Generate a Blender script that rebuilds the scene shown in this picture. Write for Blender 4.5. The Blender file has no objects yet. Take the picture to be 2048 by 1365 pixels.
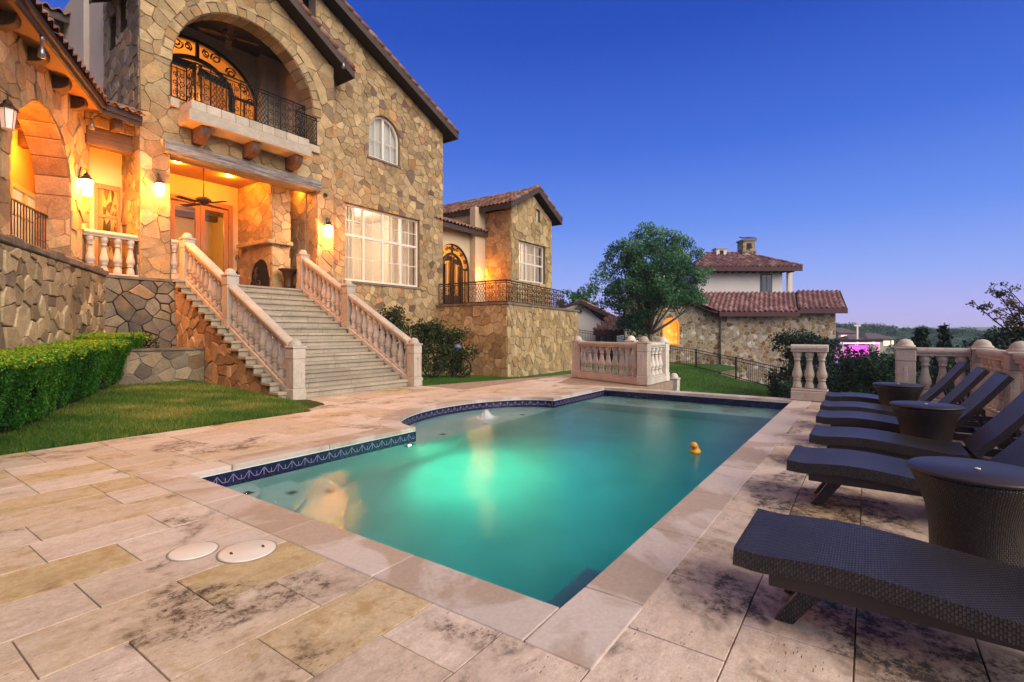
import bpy, math, random
import numpy as np
from mathutils import Vector, Matrix
from mathutils.geometry import tessellate_polygon
random.seed(7)
rng = np.random.default_rng(11)
SC = bpy.context.scene
COL = SC.collection
R = math.radians
PI = math.pi

# ------------------------------------------------------------------ objects
def link(o):
    COL.objects.link(o)
    return o

def wloc(o):
    p = Vector((0, 0, 0))
    while o is not None:
        p = p + o.location
        o = o.parent
    return p

def tag(o, label=None, cat=None, group=None, kind=None):
    if label: o['label'] = label
    if cat: o['category'] = cat
    if group: o['group'] = group
    if kind: o['kind'] = kind
    return o

def thing(name, label, cat, loc=(0, 0, 0), group=None, rz=0.0):
    o = link(bpy.data.objects.new(name, None))
    o.location = loc
    o.rotation_euler = (0, 0, rz)
    o.empty_display_size = 0.2
    return tag(o, label, cat, group)

def copy_tree(o, parent=None):
    c = o.copy()
    link(c)
    c.parent = parent
    for ch in [k for k in bpy.data.objects if k.parent == o]:
        copy_tree(ch, c)
    return c

class MB:
    """collects shapes, then links them as one mesh object"""
    def __init__(self):
        self.v, self.f, self.m, self.s, self.t = [], [], [], [], []
    def add(self, verts, faces, mi=0, smooth=False, tint=0.5):
        b = len(self.v)
        self.v.extend([tuple(p) for p in verts])
        for f in faces:
            self.f.append([i + b for i in f])
            self.m.append(mi); self.s.append(smooth); self.t.append(tint)
        return self
    def box(self, x0, x1, y0, y1, z0, z1, mi=0, tint=0.5):
        v = [(x0, y0, z0), (x1, y0, z0), (x1, y1, z0), (x0, y1, z0), (x0, y0, z1), (x1, y0, z1), (x1, y1, z1), (x0, y1, z1)]
        return self.add(v, [(0, 3, 2, 1), (4, 5, 6, 7), (0, 1, 5, 4), (1, 2, 6, 5), (2, 3, 7, 6), (3, 0, 4, 7)], mi, False, tint)
    def obox(self, c, ax, ay, az, hx, hy, hz, mi=0, tint=0.5):
        c, ax, ay, az = Vector(c), Vector(ax).normalized() * hx, Vector(ay).normalized() * hy, Vector(az).normalized() * hz
        v = [c + ax * i + ay * j + az * k for k in (-1, 1) for i, j in ((-1, -1), (1, -1), (1, 1), (-1, 1))]
        return self.add(v, [(0, 3, 2, 1), (4, 5, 6, 7), (0, 1, 5, 4), (1, 2, 6, 5), (2, 3, 7, 6), (3, 0, 4, 7)], mi, False, tint)
    def bar(self, a, b, w, h, up=(0, 0, 1), mi=0):
        a, b = Vector(a), Vector(b)
        d = (b - a); L = d.length; d.normalize()
        up = Vector(up)
        if abs(d.dot(up)) > 0.99: up = Vector((1, 0, 0))
        sx = d.cross(up).normalized(); uu = sx.cross(d).normalized()
        return self.obox((a + b) / 2, d, sx, uu, L / 2, w / 2, h / 2, mi)
    def extr(self, pts, vec, mi=0, tint=0.5):
        n = len(pts); vec = Vector(vec)
        v = [Vector(p) for p in pts] + [Vector(p) + vec for p in pts]
        fs = [tuple(range(n))[::-1], tuple(range(n, 2 * n))] + [(i, (i + 1) % n, n + (i + 1) % n, n + i) for i in range(n)]
        return self.add(v, fs, mi, False, tint)
    def prism(self, poly, z0, z1, mi=0, tint=0.5):
        return self.extr([(x, y, z0) for x, y in poly], (0, 0, z1 - z0), mi, tint)
    def plate(self, outer, holes, to3, vec, mi=0):
        """polygon with holes in 2-D, mapped by to3, thickened by vec"""
        loops = [outer] + holes
        flat = [p for l in loops for p in l]
        tris = tessellate_polygon([[Vector((p[0], p[1], 0)) for p in l] for l in loops])
        vec = Vector(vec); n = len(flat)
        a = [Vector(to3(*p)) for p in flat]
        v = a + [p + vec for p in a]
        fs = [tuple(t) for t in tris] + [(t[0] + n, t[2] + n, t[1] + n) for t in tris]
        b = 0
        for l in loops:
            k = len(l)
            for i in range(k):
                fs.append((b + i, b + (i + 1) % k, n + b + (i + 1) % k, n + b + i))
            b += k
        return self.add(v, fs, mi)
    def lathe(self, prof, c=(0, 0, 0), seg=20, mi=0, smooth=True, sx=1.0, sy=1.0, cap=True):
        v, f = [], []
        n = len(prof)
        for k in range(seg):
            a = 2 * PI * k / seg
            for r, z in prof:
                v.append((c[0] + r * math.cos(a) * sx, c[1] + r * math.sin(a) * sy, c[2] + z))
        for k in range(seg):
            k2 = (k + 1) % seg
            for i in range(n - 1):
                f.append((k * n + i, k2 * n + i, k2 * n + i + 1, k * n + i + 1))
        if cap:
            f.append(tuple(k * n for k in range(seg))[::-1])
            f.append(tuple(k * n + n - 1 for k in range(seg)))
        return self.add(v, f, mi, smooth)
    def tube(self, pts, rad, seg=6, mi=0, smooth=True):
        pts = [Vector(p) for p in pts]
        n = len(pts)
        rad = rad if hasattr(rad, '__len__') else [rad] * n
        v, f = [], []
        ref = None
        for i, p in enumerate(pts):
            d = (pts[min(i + 1, n - 1)] - pts[max(i - 1, 0)])
            if d.length < 1e-9: d = Vector((0, 0, 1))
            d.normalize()
            if ref is None:
                ref = Vector((0, 0, 1)) if abs(d.z) < 0.9 else Vector((1, 0, 0))
            s = d.cross(ref)
            if s.length < 1e-6: s = d.orthogonal()
            s.normalize(); u = s.cross(d).normalized(); ref = u
            for k in range(seg):
                a = 2 * PI * k / seg
                v.append(p + (s * math.cos(a) + u * math.sin(a)) * rad[i])
        for i in range(n - 1):
            for k in range(seg):
                k2 = (k + 1) % seg
                f.append((i * seg + k, i * seg + k2, (i + 1) * seg + k2, (i + 1) * seg + k))
        f.append(tuple(range(seg))[::-1]); f.append(tuple((n - 1) * seg + k for k in range(seg)))
        return self.add(v, f, mi, smooth)
    def ball(self, c, r, seg=12, rings=8, mi=0, sx=1, sy=1, sz=1):
        prof = [(max(1e-4, r * math.sin(PI * i / rings)), -r * math.cos(PI * i / rings) * sz) for i in range(rings + 1)]
        return self.lathe(prof, c, seg, mi, True, sx, sy, False)
    def build(self, name, mats, parent=None, label=None, bevel=0.0, seg=1):
        me = bpy.data.meshes.new(name)
        off = wloc(parent) if parent is not None else Vector((0, 0, 0))
        vs = [(p[0] - off.x, p[1] - off.y, p[2] - off.z) for p in self.v] if off.length > 0 else self.v
        me.from_pydata(vs, [], self.f)
        if not isinstance(mats, (list, tuple)): mats = [mats]
        for m in mats: me.materials.append(m)
        me.polygons.foreach_set('material_index', self.m)
        me.polygons.foreach_set('use_smooth', self.s)
        at = me.attributes.new('tint', 'FLOAT', 'FACE')
        at.data.foreach_set('value', self.t)
        me.update()
        o = link(bpy.data.objects.new(name, me))
        if parent is not None: o.parent = parent
        if label: o['label'] = label
        if bevel > 0:
            b = o.modifiers.new('bevel', 'BEVEL'); b.width = bevel; b.segments = seg; b.limit_method = 'ANGLE'; b.angle_limit = R(40)
        return o

def np_mesh(name, V, k, mat, tint=None, parent=None, smooth=False):
    """V: (N*k,3) vertices, every k of them one face"""
    V = np.asarray(V, dtype=np.float32).reshape(-1, 3)
    n = len(V) // k
    if parent is not None:
        V = V - np.array(wloc(parent), dtype=np.float32)
    me = bpy.data.meshes.new(name)
    me.vertices.add(len(V)); me.vertices.foreach_set('co', V.ravel())
    me.loops.add(len(V)); me.loops.foreach_set('vertex_index', np.arange(len(V), dtype=np.int32))
    me.polygons.add(n)
    me.polygons.foreach_set('loop_start', np.arange(n, dtype=np.int32) * k)
    me.polygons.foreach_set('loop_total', np.full(n, k, dtype=np.int32))
    me.update(calc_edges=True)
    me.materials.append(mat)
    at = me.attributes.new('tint', 'FLOAT', 'FACE')
    at.data.foreach_set('value', (tint if tint is not None else rng.random(n)).astype(np.float32))
    o = link(bpy.data.objects.new(name, me))
    if parent is not None: o.parent = parent
    return o

def unit(a):
    return a / np.maximum(1e-9, np.linalg.norm(a, axis=1, keepdims=True))

def leaf_quads(C, size, aspect=0.55, nrm=None, jitter=1.0):
    """diamond leaves around centres C"""
    n = len(C)
    d = unit(rng.normal(size=(n, 3)))
    if nrm is not None:
        d = unit(d - nrm * np.sum(d * nrm, 1, keepdims=True) * (1 - 0.4 * jitter) )
    e = unit(np.cross(d, unit(rng.normal(size=(n, 3)))))
    s = (size * rng.uniform(0.6, 1.35, size=(n, 1)))
    V = np.empty((n, 4, 3))
    V[:, 0] = C - d * s; V[:, 1] = C + e * s * aspect; V[:, 2] = C + d * s; V[:, 3] = C - e * s * aspect
    return V.reshape(-1, 3)

# ------------------------------------------------------------------ materials
class NT:
    def __init__(self, name):
        self.m = bpy.data.materials.new(name); self.m.use_nodes = True
        self.t = self.m.node_tree; self.b = self.t.nodes['Principled BSDF']; self.o = self.t.nodes['Material Output']
    def n(self, typ, ins=None, **kw):
        nd = self.t.nodes.new(typ)
        for k, v in kw.items(): setattr(nd, k, v)
        for k, v in (ins or {}).items():
            self.put(nd.inputs[k], v)
        return nd
    def put(self, sock, v):
        if isinstance(v, bpy.types.NodeSocket): self.t.links.new(v, sock)
        elif isinstance(v, bpy.types.Node): self.t.links.new(v.outputs[0], sock)
        else:
            if sock.type == 'RGBA' and len(v) == 3: v = tuple(v) + (1,)
            sock.default_value = v
    def set(self, **kw):
        for k, v in kw.items(): self.put(self.b.inputs[k.replace('_', ' ')], v)
        return self
    def obj(self, scale=(1, 1, 1), loc=(0, 0, 0)):
        tc = self.n('ShaderNodeTexCoord')
        return self.n('ShaderNodeMapping', {'Vector': tc.outputs['Object'], 'Scale': scale, 'Location': loc}).outputs[0]
    def noise(self, vec, scale, detail=4, rough=0.55, out=0, dist=0.0):
        return self.n('ShaderNodeTexNoise', {'Vector': vec, 'Scale': scale, 'Detail': detail, 'Roughness': rough, 'Distortion': dist}).outputs[out]
    def ramp(self, fac, stops, interp='LINEAR'):
        r = self.n('ShaderNodeValToRGB', {'Fac': fac})
        cr = r.color_ramp; cr.interpolation = interp
        while len(cr.elements) < len(stops): cr.elements.new(0.5)
        for e, (p, c) in zip(cr.elements, stops):
            e.position = p; e.color = (c if len(c) == 4 else tuple(c) + (1,)) if hasattr(c, '__len__') else (c, c, c, 1)
        return r.outputs[0]
    def mix(self, fac, a, b, mode='MIX'):
        x = self.n('ShaderNodeMix', None, data_type='RGBA', blend_type=mode)
        self.put(x.inputs['Factor'], fac); self.put(x.inputs['A'], a); self.put(x.inputs['B'], b)
        return x.outputs['Result']
    def math(self, op, a, b=0.0, c=None, clamp=False):
        x = self.n('ShaderNodeMath', None, operation=op, use_clamp=clamp)
        self.put(x.inputs[0], a); self.put(x.inputs[1], b)
        if c is not None: self.put(x.inputs[2], c)
        return x.outputs[0]
    def bump(self, h, strength=0.5, dist=0.02, normal=None):
        x = self.n('ShaderNodeBump', {'Height': h, 'Strength': strength, 'Distance': dist})
        if normal is not None: self.put(x.inputs['Normal'], normal)
        return x.outputs[0]
    def attr(self, name='tint'):
        return self.n('ShaderNodeAttribute', None, attribute_name=name).outputs['Fac']

def plain(name, col, rough=0.6, metal=0.0, vary=0.12, scale=6.0, bump=0.0, bscale=40.0, spec=0.4):
    t = NT(name); v = t.obj()
    nz = t.noise(v, scale, 5)
    f = t.ramp(nz, [(0.3, 1 - vary), (0.7, 1 + vary)])
    t.set(Base_Color=t.mix(1.0, tuple(col), f, 'MULTIPLY'), Roughness=rough, Metallic=metal)
    t.b.inputs['Specular IOR Level'].default_value = spec
    if bump > 0: t.set(Normal=t.bump(t.noise(v, bscale, 4), bump, 0.01))
    return t.m

def rubble(name, palette, mortar, scale=(2.5, 2.5, 3.1), mw=0.03, rnd=0.95, bump=0.9, warp=0.22, stain=0.0, stain_col=(0.05, 0.045, 0.04), fine=0.25, depth=0.05, edge_dark=0.0):
    t = NT(name); v = t.obj(scale)
    w = t.n('ShaderNodeTexNoise', {'Vector': v, 'Scale': 1.9, 'Detail': 4.0}).outputs['Color']
    w = t.n('ShaderNodeVectorMath', {0: w, 1: (0.5, 0.5, 0.5)}, operation='SUBTRACT').outputs[0]
    w = t.n('ShaderNodeVectorMath', {0: w, 'Scale': warp * 2}, operation='SCALE').outputs[0]
    p = t.n('ShaderNodeVectorMath', {0: v, 1: w}, operation='ADD').outputs[0]
    vc = t.n('ShaderNodeTexVoronoi', {'Vector': p, 'Scale': 1.0, 'Randomness': rnd}, voronoi_dimensions='3D', feature='F1')
    ve = t.n('ShaderNodeTexVoronoi', {'Vector': p, 'Scale': 1.0, 'Randomness': rnd}, voronoi_dimensions='3D', feature='DISTANCE_TO_EDGE')
    sep = t.n('ShaderNodeSeparateColor', {'Color': vc.outputs['Color']})
    base = t.ramp(sep.outputs[0], palette, 'CONSTANT')
    vo = t.obj()
    n1 = t.noise(vo, 5.0, 6, 0.65); n2 = t.noise(vo, 32.0, 5, 0.6)
    base = t.mix(1.0, base, t.ramp(n1, [(0.25, 0.68), (0.75, 1.3)]), 'MULTIPLY')
    base = t.mix(1.0, base, t.ramp(n2, [(0.3, 1 - fine), (0.7, 1 + fine)]), 'MULTIPLY')
    base = t.mix(1.0, base, t.ramp(sep.outputs[1], [(0.0, 0.82), (1.0, 1.15)]), 'MULTIPLY')
    mk = t.ramp(t.math('ADD', ve.outputs['Distance'], t.math('MULTIPLY', t.math('SUBTRACT', n2, 0.5), 0.05)), [(mw * 0.5, 1.0), (mw, 0.0)])
    col = t.mix(mk, base, mortar)
    if stain > 0:
        sn = t.noise(vo, 0.55, 5, 0.7)
        sk = t.ramp(sn, [(0.52, 0.0), (0.68, stain)])
        col = t.mix(sk, col, stain_col)
    t.set(Base_Color=col, Roughness=0.85)
    t.b.inputs['Specular IOR Level'].default_value = 0.25
    # every stone at its own height, rounded at the joint
    h = t.ramp(ve.outputs['Distance'], [(0.0, 0.0), (mw, 0.6), (0.07, 0.9), (0.25, 1.0)])
    h = t.math('ADD', h, t.math('MULTIPLY', sep.outputs[2], 0.6))
    h = t.math('ADD', h, t.math('MULTIPLY', n1, 0.55))
    h = t.math('ADD', h, t.math('MULTIPLY', n2, 0.3))
    t.set(Normal=t.bump(h, bump, depth))
    return t.m

def leafmat(name, dark, mid, light, trans=0.25):
    t = NT(name)
    c = t.ramp(t.attr(), [(0.0, dark), (0.55, mid), (1.0, light)])
    t.set(Base_Color=c, Roughness=0.55)
    t.b.inputs['Specular IOR Level'].default_value = 0.3
    tr = t.n('ShaderNodeBsdfTranslucent', {'Color': c})
    mx = t.n('ShaderNodeMixShader', {0: trans, 1: t.b.outputs[0], 2: tr.outputs[0]})
    t.t.links.new(mx.outputs[0], t.o.inputs[0])
    return t.m

def emit(name, col, strength, base=(0.8, 0.8, 0.8)):
    t = NT(name)
    t.set(Base_Color=base, Roughness=0.4, Emission_Color=col, Emission_Strength=strength)
    return t.m

def glassmat(name, tint=(0.97, 0.98, 0.98), rough=0.02):
    t = NT(name)
    tr = t.n('ShaderNodeBsdfTransparent', {'Color': tint})
    gl = t.n('ShaderNodeBsdfGlossy', {'Roughness': rough})
    fc = t.n('ShaderNodeLayerWeight', {'Blend': 0.5}).outputs['Facing']
    fr = t.math('MULTIPLY_ADD', t.math('POWER', fc, 5.0), 0.5, 0.03)
    mx = t.n('ShaderNodeMixShader', {0: fr, 1: tr.outputs[0], 2: gl.outputs[0]})
    t.t.links.new(mx.outputs[0], t.o.inputs[0])
    return t.m
# ------------------------------------------------------------------ palette of materials
TAN = [(0.0, (0.335, 0.235, 0.122)), (0.14, (0.388, 0.277, 0.147)), (0.28, (0.306, 0.216, 0.118)), (0.42, (0.417, 0.305, 0.168)), (0.56, (0.349, 0.259, 0.147)), (0.68, (0.286, 0.211, 0.126)), (0.77, (0.398, 0.226, 0.097)), (0.83, (0.373, 0.282, 0.172)), (0.91, (0.165, 0.108, 0.080)), (0.96, (0.242, 0.160, 0.101))]
BIGTAN = [(0.0, (0.364, 0.263, 0.143)), (0.2, (0.407, 0.296, 0.164)), (0.4, (0.335, 0.240, 0.130)), (0.6, (0.436, 0.320, 0.181)), (0.78, (0.378, 0.244, 0.122)), (0.9, (0.281, 0.193, 0.113)), (0.96, (0.388, 0.235, 0.113))]
GREYTAN = [(0.0, (0.349, 0.273, 0.155)), (0.2, (0.446, 0.348, 0.197)), (0.38, (0.291, 0.221, 0.130)), (0.55, (0.475, 0.367, 0.202)), (0.7, (0.252, 0.197, 0.122)), (0.82, (0.369, 0.254, 0.130)), (0.92, (0.184, 0.146, 0.101))]
DARKST = [(0.0, (0.25, 0.195, 0.135)), (0.2, (0.18, 0.145, 0.11)), (0.38, (0.32, 0.25, 0.165)), (0.55, (0.145, 0.115, 0.095)), (0.7, (0.29, 0.19, 0.105)), (0.85, (0.215, 0.17, 0.135)), (0.94, (0.35, 0.265, 0.17))]
TERST = [(0.0, (0.349, 0.254, 0.130)), (0.2, (0.407, 0.296, 0.151)), (0.4, (0.301, 0.221, 0.118)), (0.6, (0.378, 0.287, 0.168)), (0.78, (0.335, 0.221, 0.105)), (0.9, (0.436, 0.338, 0.197)), (0.96, (0.242, 0.164, 0.097))]
NEIST = [(0.0, (0.25, 0.205, 0.145)), (0.22, (0.32, 0.27, 0.20)), (0.42, (0.17, 0.10, 0.055)), (0.53, (0.29, 0.245, 0.185)), (0.68, (0.24, 0.155, 0.08)), (0.80, (0.36, 0.32, 0.26)), (0.90, (0.50, 0.47, 0.42))]
M = {}
M['stone_gable'] = rubble('tan_rubble_stone', TAN, (0.23, 0.175, 0.105), (2.8, 2.8, 3.9), 0.02, warp=0.24, rnd=0.78, depth=0.035)
M['stone_tower'] = rubble('large_tan_stone', BIGTAN, (0.27, 0.205, 0.125), (1.85, 1.85, 2.7), 0.014, warp=0.26, rnd=0.70, depth=0.035)
M['stone_side'] = rubble('grey_tan_stone', DARKST, (0.07, 0.06, 0.045), (2.6, 2.6, 2.8), 0.025)
M['stone_retaining'] = rubble('pale_retaining_stone', GREYTAN, (0.12, 0.10, 0.07), (2.6, 2.6, 2.0), 0.034, stain=0.75, warp=0.22)
M['stone_dark'] = rubble('dark_mossy_stone', DARKST, (0.06, 0.05, 0.04), (1.8, 1.8, 2.0), 0.04, stain=0.8)
M['stone_planter'] = rubble('planter_stone', DARKST, (0.25, 0.22, 0.18), (2.0, 2.0, 2.2), 0.04)
M['stone_stair'] = rubble('stair_side_stone', [(0.0, (0.46, 0.29, 0.155)), (0.3, (0.36, 0.215, 0.105)), (0.6, (0.50, 0.33, 0.18)), (0.85, (0.27, 0.17, 0.10))], (0.30, 0.20, 0.12), (2.4, 2.4, 2.2), 0.035)
M['stone_terrace'] = rubble('terrace_stone', TERST, (0.15, 0.115, 0.07), (2.5, 2.5, 3.0), 0.022, warp=0.24, rnd=0.85, depth=0.04)
M['stone_neighbour'] = rubble('squared_neighbour_stone', NEIST, (0.40, 0.34, 0.24), (2.2, 2.2, 3.5), 0.07, rnd=0.6, warp=0.1, bump=0.5)
M['coping_stone'] = plain('dark_coping_stone', (0.16, 0.125, 0.09), 0.9, vary=0.4, scale=3, bump=0.5)
M['stucco'] = plain('warm_grey_stucco', (0.42, 0.37, 0.33), 0.9, vary=0.06, scale=2, bump=0.15, bscale=60)
M['stucco_cream'] = plain('cream_stucco', (0.56, 0.44, 0.30), 0.9, vary=0.05, scale=2, bump=0.1, bscale=60)
M['stucco_white'] = plain('white_stucco', (0.68, 0.64, 0.58), 0.9, vary=0.05, scale=1, bump=0.1)
M['room'] = plain('interior_plaster', (0.62, 0.55, 0.44), 0.9, vary=0.03)

def limestone(name, base, pit=(0.22, 0.16, 0.11), dirt=0.35):
    t = NT(name); v0 = t.obj(); rd = t.n('ShaderNodeObjectInfo').outputs['Random']
    v = t.n('ShaderNodeVectorMath', {0: v0, 1: t.n('ShaderNodeCombineXYZ', {0: t.math('MULTIPLY', rd, 31.0), 1: t.math('MULTIPLY', rd, 17.0), 2: t.math('MULTIPLY', rd, 53.0)}).outputs[0]}, operation='ADD').outputs[0]
    n1 = t.noise(v, 2.2, 6, 0.65); n2 = t.noise(v, 26, 5, 0.65)
    base = t.mix(1.0, tuple(base), t.ramp(rd, [(0.0, 0.86), (1.0, 1.12)]), 'MULTIPLY')
    base = t.mix(1.0, base, t.ramp(t.attr(), [(0.0, 0.84), (0.5, 1.0), (1.0, 1.12)]), 'MULTIPLY')
    c = t.mix(1.0, base, t.ramp(n1, [(0.25, 0.78), (0.75, 1.18)]), 'MULTIPLY')
    c = t.mix(1.0, c, t.ramp(n2, [(0.3, 0.86), (0.7, 1.1)]), 'MULTIPLY')
    c = t.mix(t.ramp(t.noise(v, 5.5, 7, 0.75), [(0.57, 0.0), (0.72, dirt)]), c, (0.13, 0.10, 0.085))
    vo = t.n('ShaderNodeTexVoronoi', {'Vector': v, 'Scale': 38.0}, feature='F1')
    pits = t.ramp(vo.outputs['Distance'], [(0.08, 1.0), (0.16, 0.0)])
    pm = t.math('MULTIPLY', pits, t.ramp(t.noise(v, 9, 3), [(0.52, 0.0), (0.62, 1.0)]))
    c = t.mix(pm, c, pit)
    t.set(Base_Color=c, Roughness=0.82)
    t.b.inputs['Specular IOR Level'].default_value = 0.3
    h = t.math('SUBTRACT', t.math('ADD', t.math('MULTIPLY', n1, 0.4), t.math('MULTIPLY', n2, 0.35)), pm)
    t.set(Normal=t.bump(h, 0.35, 0.012))
    return t.m
M['cast'] = limestone('cast_limestone', (0.46, 0.405, 0.345), dirt=0.6)
M['cast_pale'] = limestone('pale_limestone', (0.62, 0.57, 0.51), dirt=0.2)
M['step'] = limestone('step_limestone', (0.36, 0.32, 0.255), dirt=0.4)
M['ledge'] = limestone('ledge_limestone', (0.50, 0.42, 0.34), dirt=0.3)

def paver():
    t = NT('travertine_pavers'); v = t.obj()
    a = t.attr()
    base = t.ramp(a, [(0.0, (0.62, 0.49, 0.41)), (0.20, (0.55, 0.43, 0.345)), (0.38, (0.66, 0.53, 0.45)), (0.55, (0.57, 0.44, 0.325)), (0.74, (0.54, 0.41, 0.26)), (0.88, (0.51, 0.385, 0.215))], 'CONSTANT')
    # every slab gets its own piece of the pattern
    off = t.n('ShaderNodeCombineXYZ', {0: t.math('MULTIPLY', a, 37.0), 1: t.math('MULTIPLY', a, 91.0), 2: 0.0})
    p = t.n('ShaderNodeVectorMath', {0: v, 1: off.outputs[0]}, operation='ADD').outputs[0]
    pst = t.n('ShaderNodeMapping', {'Vector': p, 'Scale': (0.7, 2.2, 1.0)}).outputs[0]
    n1 = t.noise(pst, 2.4, 8, 0.72); n2 = t.noise(v, 70, 5, 0.65); n3 = t.noise(p, 6.0, 8, 0.75); n4 = t.noise(p, 22.0, 6, 0.7)
    c = t.mix(1.0, base, t.ramp(n1, [(0.30, 0.74), (0.5, 1.0), (0.70, 1.15)]), 'MULTIPLY')
    c = t.mix(1.0, c, t.ramp(n4, [(0.30, 0.82), (0.7, 1.13)]), 'MULTIPLY')
    c = t.mix(1.0, c, t.ramp(n2, [(0.3, 0.84), (0.7, 1.08)]), 'MULTIPLY')
    # ochre and rust veins, strongest on the tan slabs
    c = t.mix(t.math('MULTIPLY', t.ramp(n3, [(0.50, 0.0), (0.62, 0.8)]), t.ramp(a, [(0.3, 0.12), (0.8, 0.9)])), c, (0.36, 0.225, 0.085))
    c = t.mix(t.ramp(t.noise(v, 0.9, 6, 0.65), [(0.52, 0.0), (0.66, 0.45)]), c, (0.63, 0.56, 0.53))
    # black lichen: ragged speckle gathered in zones, thickest on the damp side next to the balustrade
    sx = t.n('ShaderNodeSeparateXYZ', {'Vector': v})
    damp = t.n('ShaderNodeMapRange', {'Value': sx.outputs['Y'], 'From Min': 1.5, 'From Max': 0.5, 'To Min': 0.0, 'To Max': 0.055}).outputs[0]
    zone = t.ramp(t.math('ADD', t.noise(v, 1.15, 4, 0.55, dist=0.6), damp), [(0.545, 0.0), (0.615, 1.0)])
    rag = t.math('ADD', t.math('MULTIPLY', n3, 0.55), t.math('ADD', t.math('MULTIPLY', n4, 0.35), t.math('MULTIPLY', n2, 0.20)))
    rag = t.math('ADD', rag, t.math('MULTIPLY', damp, 0.5))
    lm = t.math('MAXIMUM', t.math('MULTIPLY', zone, t.ramp(rag, [(0.535, 0.0), (0.62, 0.95)])), t.ramp(rag, [(0.70, 0.0), (0.76, 0.7)]))
    c = t.mix(lm, c, (0.035, 0.029, 0.030))
    # brown grime halo round it
    c = t.mix(t.math('MULTIPLY', t.math('MULTIPLY', zone, t.ramp(rag, [(0.47, 0.0), (0.60, 0.5)])), t.math('SUBTRACT', 1.0, lm)), c, (0.22, 0.14, 0.085))
    pits = t.n('ShaderNodeTexVoronoi', {'Vector': pst, 'Scale': 26.0}, feature='F1')
    pm = t.math('MULTIPLY', t.ramp(pits.outputs['Distance'], [(0.10, 1.0), (0.22, 0.0)]), t.ramp(t.noise(v, 5, 4), [(0.53, 0.0), (0.64, 1.0)]))
    c = t.mix(pm, c, (0.20, 0.13, 0.09))
    t.set(Base_Color=c, Roughness=t.ramp(n1, [(0.3, 0.55), (0.7, 0.8)]))
    t.b.inputs['Specular IOR Level'].default_value = 0.35
    h = t.math('SUBTRACT', t.math('ADD', t.math('ADD', t.math('MULTIPLY', n1, 0.8), t.math('MULTIPLY', n4, 0.5)), t.math('MULTIPLY', n2, 0.25)), t.math('MULTIPLY', pm, 0.8))
    t.set(Normal=t.bump(h, 0.5, 0.014))
    return t.m
M['paver'] = paver()
M['joint'] = plain('sandy_joint', (0.30, 0.215, 0.16), 0.95, vary=0.3, scale=9, bump=0.4)

def coping():
    t = NT('pool_coping'); v = t.obj()
    n1 = t.noise(v, 1.1, 5, 0.6, dist=0.8); n2 = t.noise(v, 45, 4, 0.6)
    c = t.mix(t.ramp(n1, [(0.46, 0.0), (0.53, 1.0)]), (0.40, 0.305, 0.245), (0.52, 0.44, 0.40))
    c = t.mix(1.0, c, t.ramp(n2, [(0.3, 0.90), (0.7, 1.08)]), 'MULTIPLY')
    c = t.mix(1.0, c, t.ramp(t.attr(), [(0.0, 0.88), (1.0, 1.10)]), 'MULTIPLY')
    c = t.mix(t.ramp(t.noise(v, 3.3, 6, 0.7), [(0.62, 0.0), (0.72, 0.4)]), c, (0.2, 0.15, 0.13))
    t.set(Base_Color=c, Roughness=0.6)
    t.b.inputs['Specular IOR Level'].default_value = 0.4
    t.set(Normal=t.bump(t.math('ADD', n1, t.math('MULTIPLY', n2, 0.35)), 0.2, 0.01))
    return t.m
M['coping'] = coping()

def tilemat():
    t = NT('clay_roof_tile'); v = t.obj()
    c = t.ramp(t.attr(), [(0.0, (0.17, 0.075, 0.05)), (0.25, (0.25, 0.115, 0.08)), (0.5, (0.13, 0.065, 0.055)), (0.7, (0.30, 0.165, 0.115)), (0.9, (0.22, 0.14, 0.115))], 'CONSTANT')
    c = t.mix(1.0, c, t.ramp(t.noise(v, 7, 5, 0.7), [(0.3, 0.6), (0.7, 1.4)]), 'MULTIPLY')
    t.set(Base_Color=c, Roughness=0.75, Normal=t.bump(t.noise(v, 25, 4), 0.3, 0.01))
    return t.m
M['tile'] = tilemat()
def tilemat2():
    t = NT('plum_roof_tile'); v = t.obj()
    c = t.ramp(t.attr(), [(0.0, (0.14, 0.055, 0.055)), (0.25, (0.20, 0.085, 0.08)), (0.5, (0.11, 0.045, 0.05)), (0.7, (0.27, 0.15, 0.145)), (0.9, (0.17, 0.08, 0.085))], 'CONSTANT')
    c = t.mix(1.0, c, t.ramp(t.noise(v, 3, 5, 0.7), [(0.3, 0.7), (0.7, 1.3)]), 'MULTIPLY')
    t.set(Base_Color=c, Roughness=0.7)
    return t.m
M['tile_plum'] = tilemat2()
M['fascia'] = plain('dark_brown_fascia', (0.05, 0.033, 0.03), 0.6, vary=0.25, scale=4)
M['fascia_plum'] = plain('plum_fascia', (0.055, 0.012, 0.018), 0.6, vary=0.1)
M['soffit'] = plain('dark_soffit', (0.014, 0.011, 0.010), 0.8)

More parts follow.
